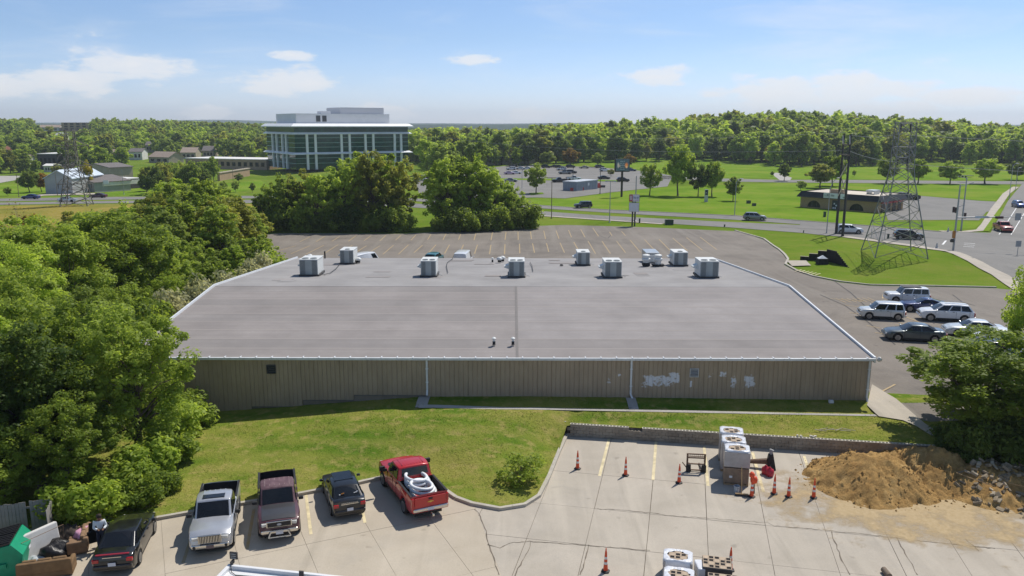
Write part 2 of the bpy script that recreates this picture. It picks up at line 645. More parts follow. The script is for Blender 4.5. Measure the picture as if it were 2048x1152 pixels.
def drape(name, poly, mat, off=0.03, step=6.0, hfun=None, parent=None, kind='structure', flat=None):
    """sheet laid over the ground inside a polygon"""
    bm = bmesh.new()
    vs = [bm.verts.new((p[0], p[1], 0)) for p in poly]
    f = bm.faces.new(vs)
    bm.normal_update()
    if f.normal.z < 0:
        f.normal_flip()
    bmesh.ops.triangulate(bm, faces=bm.faces[:])
    xs, ys = [p[0] for p in poly], [p[1] for p in poly]
    if flat is None:
        for (lo, hi, ax) in ((min(xs), max(xs), 0), (min(ys), max(ys), 1)):
            k = math.ceil(lo / step) * step
            while k < hi:
                no = (1, 0, 0) if ax == 0 else (0, 1, 0)
                co = (k, 0, 0) if ax == 0 else (0, k, 0)
                bmesh.ops.bisect_plane(bm, geom=bm.verts[:] + bm.edges[:] + bm.faces[:], plane_co=co, plane_no=no)
                k += step
    V = np.array([v.co[:2] for v in bm.verts])
    h = np.full(len(V), flat) if flat is not None else (hfun or ground_h)(V[:, 0], V[:, 1])
    for v, z in zip(bm.verts, h):
        v.co.z = z + off
    me = bpy.data.meshes.new(name)
    bm.to_mesh(me)
    bm.free()
    return mobj(name, me, mat, parent, **({'kind': kind} if parent is None else {}))


def strip(name, pts, width, mat, off, parent=None, kind='structure', height=0.0, step=3.0, flat=None):
    """band of a given width along a path on the ground; with a height it becomes a raised kerb"""
    pts = [Vector(p[:2]) for p in pts]
    fine = []
    for a, b in zip(pts[:-1], pts[1:]):
        n = max(1, int((b - a).length / step))
        fine += [a.lerp(b, k / n) for k in range(n)]
    fine.append(pts[-1])
    L, Rr = [], []
    for i, p in enumerate(fine):
        d = (fine[min(i + 1, len(fine) - 1)] - fine[max(i - 1, 0)]).normalized()
        nrm = Vector((-d.y, d.x))
        L.append(p + nrm * width / 2)
        Rr.append(p - nrm * width / 2)
    allp = np.array(L + Rr)
    h = (np.full(len(allp), flat) if flat is not None else ground_h(allp[:, 0], allp[:, 1])) + off
    n = len(fine)
    mb = MB()
    top = [(allp[i][0], allp[i][1], h[i] + height) for i in range(2 * n)]
    fs = [(i, n + i, n + i + 1, i + 1) for i in range(n - 1)]
    if height:
        bot = [(p[0], p[1], z - height - 0.1) for p, z in zip(allp, [t[2] for t in top])]
        k = 2 * n
        fs += [(k + i + 1, k + i, i, i + 1)[::-1] for i in range(n - 1)]
        fs += [(n + i + 1, n + i, k + n + i, k + n + i + 1)[::-1] for i in range(n - 1)]
        fs += [(0, k, k + n, n)[::-1], (n - 1, 2 * n - 1, k + 2 * n - 1, k + n - 1)[::-1]]
        top = top + bot
    mb.add(top, fs)
    me = mb.mesh(name)
    bm = bmesh.new()
    bm.from_mesh(me)
    bmesh.ops.recalc_face_normals(bm, faces=bm.faces[:])
    up = [f for f in bm.faces if f.normal.z < -0.5]
    if not height and up:
        bmesh.ops.reverse_faces(bm, faces=bm.faces[:])
    bm.to_mesh(me)
    bm.free()
    return mobj(name, me, mat, parent, **({'kind': kind} if parent is None and kind else {}))


def build_ground():
    ys = np.concatenate([np.arange(-40, 60, 5), np.arange(60, 240, 3.0), np.arange(240, 700, 12), np.arange(700, 1500, 40), np.arange(1500, 9001, 300)])
    rows_v, quads = [], []
    nx = 121
    for y in ys:
        half = max(90.0, 0.95 * y)
        xs = np.linspace(-half, half, nx)
        tt = sstep((y - 50) / 8)
        z = far_h(xs, np.full(nx, y)) * tt - 0.8 * (1 - tt)
        rows_v.append(np.stack([xs, np.full(nx, y), z], 1))
    V = np.concatenate(rows_v)
    for i in range(len(ys) - 1):
        a = i * nx + np.arange(nx - 1)
        quads.append(np.stack([a, a + 1, a + nx + 1, a + nx], 1))
    me = np_mesh('ground', V, np.concatenate(quads), True)
    mobj('ground', me, MATS['turf'], kind='structure')
    # the mown lawn in front of the building
    step = 0.6
    xs, yy = np.arange(-62, 62.1, step), np.arange(24, 60.1, step)
    X, Y = np.meshgrid(xs, yy)
    Z = ground_h(X.ravel(), Y.ravel()).reshape(X.shape)
    poly = [tuple(p) for p in CURB] + [tuple(WALL_A + WDIR * (k * 2.0) + Vector((0, .12))) for k in range(1, 13)] + [tuple(WALL_END), (62, WALL_END.y - 3)]
    px_, py_ = np.array([p[0] for p in poly]), np.array([p[1] for p in poly])
    keep = Y >= lotedge(X)
    idx = -np.ones(X.shape, int)
    verts, quads = [], []
    for j in range(len(yy) - 1):
        for i in range(len(xs) - 1):
            if keep[j, i] or keep[j + 1, i] or keep[j, i + 1] or keep[j + 1, i + 1]:
                q = []
                for (b, a) in ((j, i), (j, i + 1), (j + 1, i + 1), (j + 1, i)):
                    if idx[b, a] < 0:
                        idx[b, a] = len(verts)
                        zz = Z[b, a]
                        yv = Y[b, a]
                        if not keep[b, a]:
                            yv = float(lotedge(X[b, a]))          # snap to the kerb or wall line
                            zz = G(X[b, a], yv)
                        verts.append((X[b, a], yv, zz))
                    q.append(idx[b, a])
                quads.append(q)
    me = np_mesh('lawn', np.array(verts), np.array(quads), True)
    mobj('lawn', me, MATS['lawn'], kind='structure')


_ex = np.array([p[0] for p in CURB])
_ey = np.array([p[1] for p in CURB])


def lotedge(x):
    """y of the lot's back edge (kerb, then block wall) for each x"""
    x = np.asarray(x, float)
    o = np.argsort(_ex)
    a = np.interp(x, _ex[o], _ey[o])
    w = WALL_A.y + (x - WALL_A.x) * WDIR.y / WDIR.x + 0.12
    w = np.where(x > WALL_END.x, WALL_END.y - (x - WALL_END.x) * 0.12, w)
    return np.where(x > WALL_A.x, w, a)


build_ground()


# ------------------------------------------------------------------ front lot: concrete slabs with open joints
def clip(poly, a, b, c):
    """part of the polygon where a x + b y <= c"""
    out = []
    for i, p in enumerate(poly):
        q = poly[(i + 1) % len(poly)]
        dp, dq = a * p[0] + b * p[1] - c, a * q[0] + b * q[1] - c
        if dp <= 0:
            out.append(p)
        if dp * dq < 0:
            t = dp / (dp - dq)
            out.append((p[0] + (q[0] - p[0]) * t, p[1] + (q[1] - p[1]) * t))
    return out


def area(poly):
    return 0.5 * sum(p[0] * q[1] - q[0] * p[1] for p, q in zip(poly, poly[1:] + poly[:1]))


def build_lot():
    edge = [tuple(p) for p in CURB] + [tuple(WALL_END), (60.0, float(lotedge(60.0)))]
    lot_poly = [(-60, 12)] + [(60, 12)] + edge[::-1] + [(-60, edge[0][1])]
    base = drape('parking_lot', lot_poly, MATS['joint_dirt'], off=-0.05, flat=0.0)
    # split line between the two pours
    s0, s1 = P(952, 1018, 0), P(1003, 1152, 0)
    d = (s1 - s0)
    na, nb = -d.y, d.x
    c0 = na * s0.x + nb * s0.y
    if na * 50 + nb * 30 < c0:
        na, nb, c0 = -na, -nb, -c0
    rightp = clip(lot_poly, -na, -nb, -c0)
    leftp = clip(lot_poly, na, nb, c0)
    r2 = random.Random(3)

    def cells(poly, org, ang, sx, sy, mats, g0=.008, vlines=None):
        e1, e2 = Vector((math.cos(ang), math.sin(ang))), Vector((-math.sin(ang), math.cos(ang)))
        us = [(Vector(p) - org).dot(e1) for p in poly]
        vs = [(Vector(p) - org).dot(e2) for p in poly]
        for i in range(math.floor(min(us) / sx), math.ceil(max(us) / sx)):
            band = clip(clip(poly, -e1.x, -e1.y, -(i * sx + org.dot(e1))), e1.x, e1.y, (i + 1) * sx + org.dot(e1))
            if len(band) < 3:
                continue
            vb = vlines or [j * sy for j in range(math.floor(min(vs) / sy), math.ceil(max(vs) / sy) + 1)]
            for v0, v1 in zip(vb[:-1], vb[1:]):
                g = g0 + g0 * r2.random() ** 2
                cell = clip(clip(band, -e2.x, -e2.y, -(v0 + g + org.dot(e2))), e2.x, e2.y, v1 - g + org.dot(e2))
                cell = clip(clip(cell, -e1.x, -e1.y, -(i * sx + g + org.dot(e1))), e1.x, e1.y, (i + 1) * sx - g + org.dot(e1))
                if len(cell) < 3 or abs(area(cell)) < 0.15:
                    continue
                cx, cy = sum(p[0] for p in cell) / len(cell), sum(p[1] for p in cell) / len(cell)
                if cy < 24 or abs(cx) > 0.72 * cy + 4:
                    if cy < 20:
                        continue
                if area(cell) < 0:
                    cell = cell[::-1]
                dz = r2.uniform(-.004, .004)
                MB().prism([(p[0], p[1]) for p in cell], -0.12, dz).build('slab', mats, base)
    org = P(1205, 950, 0).xy
    d1 = (P(1640, 1001, 0).xy - org)
    cells(rightp, org, R(-12.0), 2.76, 0, MATS['concrete_new'], .008, [-22, -15.2, -11.5, -7.75, -4.08, 0, 6.5, 14])
    o2 = P(880, 1070, 0).xy
    d2 = (CURB[7] - CURB[3])
    cells(leftp, P(740, 1062, 0).xy, math.atan2(d2.y, d2.x), 3.0, 5.4, MATS['concrete_warm'], .005)
    # painted stall lines
    for a, b in [((1218, 878), (1199, 952)), ((1312, 884), (1306, 960)), ((1408, 893), (1416, 972)), ((1505, 905), (1527, 984)), ((1608, 912), (1628, 975))]:
        strip('stall_line', [P(*a, 0), P(*b, 0)], 0.16, MATS['pale_paint'], 0.009, base, flat=0.0)
    for a, b, m in [((508, 1018), (494, 1098), 'yellow_paint'), ((388, 1060), (366, 1126), 'yellow_paint'), ((612, 990), (622, 1069), 'pale_paint'), ((714, 972), (730, 1046), 'pale_paint')]:
        strip('stall_line', [P(*a, 0), P(*b, 0)], 0.15, MATS[m], 0.009, base, flat=0.0)
    # cracks: thin meandering gaps filled with dirt
    cr = [[(975, 1090), (1000, 1096), (1020, 1086), (1060, 1083), (1100, 1086), (1175, 1091), (1250, 1097), (1300, 1101)],
          [(1195, 1018), (1240, 1020), (1300, 1026), (1335, 1031), (1420, 1037), (1500, 1043), (1535, 1046), (1548, 1052), (1600, 1056), (1665, 1062), (1760, 1072), (1850, 1083), (1990, 1097)],
          [(1178, 1090), (1172, 1115), (1160, 1150)], [(1062, 1084), (1052, 1110), (1040, 1130), (1030, 1152)],
          [(1662, 1062), (1672, 1090), (1685, 1120), (1700, 1150)], [(1786, 1057), (1800, 1085), (1815, 1115), (1835, 1150)],
          [(950, 1018), (968, 1048), (975, 1078), (985, 1110), (998, 1150)], [(1930, 1078), (1958, 1102)]]
    for pts in cr:
        fine = []
        for (x0, y0), (x1, y1) in zip(pts[:-1], pts[1:]):
            n = max(2, int(math.hypot(x1 - x0, y1 - y0) / 7))
            fine += [P(x0 + (x1 - x0) * k / n + r2.uniform(-2, 2), y0 + (y1 - y0) * k / n + r2.uniform(-.9, .9), 0).xy for k in range(n)]
        fine.append(P(*pts[-1], 0).xy)
        L = []
        for i, p in enumerate(fine):
            dd = (fine[min(i + 1, len(fine) - 1)] - fine[max(0, i - 1)]).normalized()
            w = r2.uniform(.008, .034)
            nn = Vector((-dd.y, dd.x))
            L.append((p + nn * w, p - nn * w))
        mb = MB()
        mb.add([(q.x, q.y, .0075) for pr in L for q in pr], [(2 * i, 2 * i + 1, 2 * i + 3, 2 * i + 2) for i in range(len(L) - 1)])
        mb.build('crack', MATS['joint_dirt'], base)
    # raised kerb round the lawn, cast in lengths
    kerb = thing('kerb', None, None)
    kerb['kind'] = 'structure'
    pts = [Vector(p) for p in CURB]
    run = []
    for a, b in zip(pts[:-1], pts[1:]):
        n = max(1, int((b - a).length / 0.5))
        run += [a.lerp(b, k / n) for k in range(n)]
    run.append(pts[-1])
    for k in range(0, len(run) - 1, 6):
        seg = run[k:k + 7]
        if len(seg) > 1:
            seg[-1] = seg[-1] - (seg[-1] - seg[-2]).normalized() * 0.012
            strip('kerb_stone', seg, 0.2, MATS['kerb_concrete'], 0.0, kerb, height=0.15, flat=0.0)


build_lot()
# concrete swale across the lawn and the chutes under the downspouts
strip('swale', [PG(838, 813), PG(1000, 817), PG(1300, 822), PG(1500, 826), PG(1752, 831)], 0.34, MATS['concrete_grey'], 0.02, step=1.0)
strip('chute', [PG(851, 790), PG(842, 815)], 0.75, MATS['concrete_grey'], 0.035, step=.6)
strip('chute', [PG(1261, 796), PG(1268, 820)], 0.62, MATS['concrete_grey'], 0.035, step=.6)

# ------------------------------------------------------------------ streets and far pavements
def pgl(pts):
    return [PG(*p).xy for p in pts]


T1 = [(-250, 399), (0, 397.5), (237, 394), (500, 392), (700, 392), (807, 396), (870, 399.5), (1060, 410), (1210, 420), (1470, 432), (1600, 442)]
B1 = [(-250, 404), (0, 403), (237, 399.5), (500, 397), (700, 397), (807, 401), (870, 405), (1060, 415.5), (1210, 425.5), (1470, 440), (1600, 449)]
T2 = [(-250, 407), (0, 405.5), (237, 402), (500, 400), (700, 401), (807, 406), (870, 410), (1060, 421), (1210, 432), (1470, 445), (1600, 450.5)]
B2 = [(-250, 412), (0, 410), (237, 406.5), (500, 406.5), (700, 408), (807, 414), (870, 418), (1060, 430), (1210, 439.5), (1325, 447), (1470, 456), (1600, 466)]
road_n = drape('road', pgl(T1) + pgl(B1)[::-1], MATS['asphalt_road'], 0.06)
drape('road', pgl(T2) + pgl(B2)[::-1], MATS['asphalt_road'], 0.06)
cross = drape('road', pgl([(1600, 442), (1761, 454), (1878, 464), (1981, 466), (2016, 402), (2033, 381), (2055, 356), (2400, 356), (2500, 470), (2400, 640), (2062, 588), (2000, 548), (1950, 521), (1906, 503), (1831, 491), (1736, 478), (1648, 471), (1600, 466)]), MATS['asphalt_road'], 0.062)
drape('road', pgl([(1290, 350), (1440, 357), (1560, 360), (1700, 360), (1900, 362), (2060, 363), (2060, 369), (1900, 368), (1700, 366), (1560, 365), (1440, 363), (1290, 357)]), MATS['asphalt_road'], 0.05, step=12)
drape('road', pgl([(1546, 346), (1556, 346), (1584, 356), (1580, 361), (1560, 361), (1548, 352)]), MATS['concrete_grey'], 0.08, step=12)
strip('kerb', pgl(T1[6:] + [(1761, 454), (1878, 464)]), 0.35, MATS['kerb_concrete'], 0.04, height=.12, step=4)
strip('pavement', pgl([(1060, 430.5), (1210, 440.5), (1325, 448.5)]), 1.5, MATS['concrete_new'], 0.10, step=4)
strip('pavement', pgl([(1690, 474), (1736, 480), (1831, 493), (1890, 502), (1920, 510), (1950, 524), (2000, 551), (2062, 592)]), 2.0, MATS['concrete_new'], 0.10, step=3)
strip('pavement', pgl([(1880, 463), (1930, 464), (1962, 461), (1972, 450), (1990, 418), (2012, 388), (2032, 374)]), 1.8, MATS['concrete_new'], 0.10, step=3)
drape('rear_lot_grass_verge', pgl([(1966, 463), (1978, 464), (2008, 418), (1998, 418)]), MATS['bank_grass'], 0.13)
for a, b in [((1998, 470), (2040, 405)), ((2022, 470), (2062, 405))]:
    strip('lane_line', [PG(*a), PG(*b)], 0.16, MATS['white_paint'], 0.08, cross, step=4)
for a, b in [((1928, 487), (1950, 488)), ((1928, 490.5), (1950, 491.5)), ((1926, 494), (1948, 495)), ((1885, 490), (1892, 482)), ((1958, 525), (1974, 533))]:
    strip('crossing_bar', [PG(*a), PG(*b)], 0.3, MATS['white_paint'], 0.08, cross, step=4)
strip('lane_line', pgl([(1560, 455), (1700, 463), (1800, 471), (1900, 480)]), 0.2, M('tar', (.05, .045, .045), .8), 0.085, cross, step=4)
drape('far_lot', pgl([(826, 352), (960, 338), (1020, 331), (1180, 333.5), (1300, 343), (1345, 352), (1335, 373), (1220, 385), (1130, 397), (1070, 395), (960, 398), (840, 392)]), MATS['asphalt_road'], 0.05, step=10)
for pts in ([(1000, 357), (1130, 358), (1240, 361), (1240, 364), (1130, 361.5), (1000, 360)], [(1058, 386.5), (1085, 385.5), (1088, 388.5), (1062, 391)]):
    drape('lot_island', pgl(pts), MATS['bank_grass'], 0.12, step=12)
rl = drape('restaurant_lot', pgl([(1776, 441), (1768, 418), (1786, 396), (1830, 391), (1960, 402), (2003, 404), (1997, 420), (1973, 424), (1958, 441), (1900, 440)]), MATS['asphalt_road'], 0.05)
drape('bank', pgl([(1062, 409), (1062, 399), (1130, 398), (1222, 386), (1335, 374), (1560, 366), (1760, 368), (1960, 368), (2025, 372), (2010, 388), (1988, 403), (1960, 401), (1830, 390), (1786, 394), (1764, 418), (1772, 443), (1900, 443), (1966, 443), (1950, 456), (1880, 462), (1761, 452), (1600, 440), (1470, 430.5), (1210, 418.5)]), MATS['bank_grass'], 0.02, step=8)
drape('bank', pgl([(1180, 331), (1180, 322), (1300, 318), (1420, 323), (1560, 326), (1700, 330), (2060, 336), (2060, 361), (1900, 360), (1560, 358), (1440, 355), (1300, 341)]), MATS['bank_grass'], 0.03, step=14)
drape('field', pgl([(-250, 414), (0, 412), (237, 408), (500, 408), (560, 420), (430, 450), (-300, 470)]), MATS['dry_field'], 0.03, step=10)
drape('bank', pgl([(180, 392), (240, 380), (300, 370), (440, 368), (520, 360), (540, 372), (420, 391), (237, 392)]), MATS['bank_grass'], 0.03, step=10)
drape('bank', pgl([(-150, 392), (-150, 366), (60, 368), (110, 380), (92, 392)]), MATS['bank_grass'], 0.04, step=10)
drape('path', pgl([(40, 394), (90, 388.5), (190, 386.5), (190, 389), (90, 391.5), (60, 395.5)]), MATS['concrete_new'], 0.09, step=10)
drape('far_yard', pgl([(-60, 358), (0, 352), (40, 352), (45, 358), (0, 366), (-60, 370)]), MATS['concrete_grey'], 0.06, step=10)

# the old asphalt lot behind and beside the long building
lot2 = drape('rear_lot', pgl([(486, 474), (560, 466.5), (800, 468), (960, 460), (1065, 452.5), (1130, 450), (1300, 455), (1480, 463), (1528, 480), (1556, 500), (1573, 519), (1568, 530), (1590, 542), (1625, 554), (1680, 565.5), (1740, 572), (1850, 574), (1990, 577), (2064, 584), (2400, 648), (2500, 800)]) +
             [Vector(p) for p in ((62, 46), (26.5, 46), (24.0, 50), (24, 60), (0, 60), (-26, 72), (-28, 98), (-34, 104))], MATS['asphalt_old'], 0.03, step=5)
strip('kerb', pgl([(1470, 461.5), (1528, 478), (1558, 499), (1576, 519), (1571, 529), (1592, 541), (1626, 553), (1682, 564), (1740, 570.5), (1850, 572.5), (1992, 575.5)]), 0.3, MATS['kerb_concrete'], 0.02, height=.13, step=2)
drape('pavement', pgl([(1744, 770), (1792, 799), (1849, 848), (1905, 884), (1862, 872), (1833, 854), (1806, 842), (1757, 834), (1734, 812)]), MATS['concrete_new'], 0.06, step=2)


def lines():
    top = [(985, 465, 982, 481), (1012, 465, 1010, 480), (1036, 464, 1036.5, 480), (1061, 463.5, 1063, 478.5), (1087.5, 462, 1091, 478), (1112, 461.5, 1118, 478), (1137, 460.5, 1143, 475), (1161.5, 459, 1170, 475), (1185.5, 456, 1197, 473), (1219, 464, 1224, 472), (1243, 463, 1251, 472)]
    bot = [(982, 490, 979, 509), (1010, 489, 1009, 509), (1039, 488, 1039.5, 507), (1065, 487.5, 1069, 506), (1093, 487, 1097.5, 504.5), (1120, 486, 1129, 506), (1147.5, 484.5, 1159, 505), (1176, 482.5, 1191, 508), (1204, 483, 1221, 508), (1233, 482.5, 1251, 506), (1260, 480.5, 1281, 505.5), (1289, 479.5, 1313, 505), (1318, 479, 1342.5, 504), (1345.5, 476.5, 1375, 502), (1373, 475.5, 1405, 501), (1400, 474.5, 1434, 500)]
    left = [(592, 492, 553, 503), (620, 492, 582, 508), (648, 491, 612, 509), (676, 490, 648, 508), (705, 491, 678, 506), (733, 492, 708, 508), (760, 492, 735, 508), (787, 491, 766, 509), (817, 490, 797, 509), (845, 491, 828, 506), (872, 490, 858, 506), (899, 490, 889, 508), (927, 490, 919, 508), (955, 490, 949, 508)]
    left2 = [(620, 474, 600, 484), (650, 473, 632, 484), (680, 473, 664, 483), (712, 472, 697, 483), (742, 472, 728, 482), (772, 471, 760, 482), (802, 471, 791, 481), (832, 470, 822, 481), (862, 469, 855, 480), (892, 468, 886, 480), (922, 467, 917, 480), (952, 466, 948, 481)]
    for (a, b, c, d) in top + bot + left + left2:
        strip('stall_line', [PG(a, b), PG(c, d)], 0.16, MATS['yellow_paint'], 0.05, lot2, step=2)
    for pts in [[(1752, 790), (1790, 770)], [(1735, 600), (1755, 610), (1800, 630), (1850, 650), (1885, 668)], [(1660, 598), (1730, 603)], [(1690, 611), (1735, 617)], [(1698, 626), (1760, 634)], [(1780, 640), (1815, 651)],
                [(1733, 652), (1760, 657)], [(1750, 666), (1790, 672)], [(1790, 650), (1840, 657)], [(1810, 652), (1860, 665)], [(1870, 656), (1905, 664)], [(1766, 590), (1765, 598)]]:
        strip('stall_line', [PG(*p) for p in pts], 0.15, MATS['yellow_paint'], 0.05, lot2, step=1.5)
    for k in range(7):                                     # hatched bay
        strip('hatch_line', [PG(1672 + 10.5 * k, 598 - .3 * k), PG(1692 + 10.5 * k, 606 - .3 * k)], 0.12, MATS['yellow_paint'], 0.05, lot2, step=2)
    for k in range(6):
        strip('hatch_line', [PG(1590 + 8 * k, 545 + 1.5 * k), PG(1603 + 7.5 * k, 541.5 + 1.6 * k)], 0.16, MATS['pale_paint'], 0.18, lot2, step=2)
    # long tar seams and worn tracks
    for pts in [[(1665, 560), (1700, 585), (1760, 640)], [(1905, 590), (1925, 605), (1950, 612)], [(1640, 590), (1690, 612), (1730, 640), (1790, 690)], [(1200, 472), (1215, 478), (1222, 470)]]:
        strip('tar_seam', [PG(*p) for p in pts], 0.12, M('tar_seam', (.07, .066, .062), .9), 0.046, lot2, step=1.5)


lines()

# ------------------------------------------------------------------ the long metal building
def mat_siding():
    m, nt, b = newmat('siding')
    p = coords(nt, 'World')
    n = noise_n(nt, mapping(nt, p, (.8, 1, .35)), 1.6, 5, 0.65)
    c = ramp(nt, n, [(0.3, (.305, .232, .158)), (0.7, (.385, .298, .208))])
    sep = N(nt, 'ShaderNodeSeparateXYZ')
    nt.links.new(p, sep.inputs[0])
    # brushed-over graffiti: ragged white patches at their places along the wall
    patches = [(1271, 1361, 745, 778, .9, .0), (1410, 1431, 744, 760, .55, .0), (1436, 1456, 741, 756, .9, .0), (1457, 1476, 748, 779, .85, .0), (1483, 1515, 747, 779, 1., .05),
               (1208, 1225, 750, 772, .6, .0), (1233, 1245, 746, 755, .8, .0), (1378, 1385, 758, 777, 1., .1), (1400, 1432, 756, 774, .35, -.05), (1335, 1362, 742, 770, 1., .12)]
    mask = None
    for (x0, x1, y0, y1, amt, bias) in patches:
        a, q = PW(x0, y1, FRONT_Y), PW(x1, y0, FRONT_Y)
        cx, cz, hx, hz = (a.x + q.x) / 2, (a.z + q.z) / 2, (q.x - a.x) / 2, (q.z - a.z) / 2
        dx = math_n(nt, 'ABSOLUTE', math_n(nt, 'DIVIDE', math_n(nt, 'SUBTRACT', sep.outputs[0], cx), hx))
        dz = math_n(nt, 'ABSOLUTE', math_n(nt, 'DIVIDE', math_n(nt, 'SUBTRACT', sep.outputs[2], cz), hz))
        g = math_n(nt, 'MULTIPLY', math_n(nt, 'SUBTRACT', 1.12 + bias, math_n(nt, 'POWER', math_n(nt, 'MAXIMUM', dx, dz), 2.0), True), amt)
        mask = g if mask is None else math_n(nt, 'MAXIMUM', mask, g)
    rag = noise_n(nt, mapping(nt, p, (2.4, 1, 3.6)), 1.6, 5, 0.7)
    rag2 = noise_n(nt, p, 9.0, 3, 0.6)
    r = math_n(nt, 'ADD', math_n(nt, 'MULTIPLY', rag, 0.75), math_n(nt, 'MULTIPLY', rag2, 0.25))
    mm = math_n(nt, 'MULTIPLY', ramp(nt, math_n(nt, 'ADD', r, math_n(nt, 'MULTIPLY', math_n(nt, 'SUBTRACT', mask, 1.0), .42)), [(0.35, (0, 0, 0)), (0.45, (1, 1, 1))]), math_n(nt, 'MINIMUM', math_n(nt, 'MULTIPLY', mask, 3.0), .85))
    c = mixc(nt, math_n(nt, 'MULTIPLY', mm, .95), c, (.72, .74, .80))
    nt.links.new(c, b.inputs['Base Color'])
    b.inputs['Roughness'].default_value = 0.55
    MATS['siding'] = m


mat_siding()


def mat_roof(name, col, streak=.35):
    """rolled roofing: weathering drawn out along the courses, fine granules"""
    m, nt, b = newmat(name)
    p = coords(nt, 'World')
    n = noise_n(nt, mapping(nt, p, (.035, 1.5, 1)), 1.0, 6, .7)
    n2 = noise_n(nt, p, .22, 6, .65)
    n3 = noise_n(nt, p, 5.0, 4, .7)
    c = ramp(nt, n2, [(.3, tuple(x * .80 for x in col)), (.7, tuple(x * 1.14 for x in col))])
    c = mixc(nt, math_n(nt, 'MULTIPLY', ramp(nt, n, [(.38, (1, 1, 1)), (.62, (0, 0, 0))]), streak), c, tuple(x * .72 for x in col))
    c = mixc(nt, ramp(nt, n3, [(.35, (.22, .22, .22)), (.6, (0, 0, 0))]), c, tuple(x * .8 for x in col))
    nt.links.new(c, b.inputs['Base Color'])
    b.inputs['Roughness'].default_value = .9
    b.inputs['Specular IOR Level'].default_value = .25
    bumpn(nt, b, n3, .3, .01)
    MATS[name] = m


mat_roof('roof_brown', (.300, .272, .258)); mat_roof('roof_brown_light', (.318, .293, .282)); mat_roof('roof_brown_dark', (.280, .257, .245)); mat_roof('roof_grey', (.315, .302, .295), .25)
M('roof_edge', (.30, .275, .24), 0.9, var=.3, scale=1.5, space='World')
M('trim_white', (.70, .72, .74), 0.45, var=.08, scale=2)
M('gutter', (.66, .67, .67), 0.4, var=.1, scale=2)
M('foundation', (.24, .20, .155), 0.9, var=.2, scale=1.0, space='World')
M('louvre_dark', (.05, .052, .055), 0.5, var=.2)
M('louvre_white', (.48, .47, .45), 0.5, var=.1)

EAVE_Z, RIDGE_Y, RIDGE_Z, BACK_Y, BACK_Z = 4.0, 67.7, 5.42, 94.5, 3.45
EAVE_Y = FRONT_Y - 0.12


def roof_z(y):
    return float(np.interp(y, [EAVE_Y, RIDGE_Y, BACK_Y], [EAVE_Z, RIDGE_Z, BACK_Z]))


def PR(px, py):
    z = 4.5
    for _ in range(60):
        q = P(px, py, z)
        z += 0.5 * (roof_z(q.y) - z)
    return P(px, py, z)


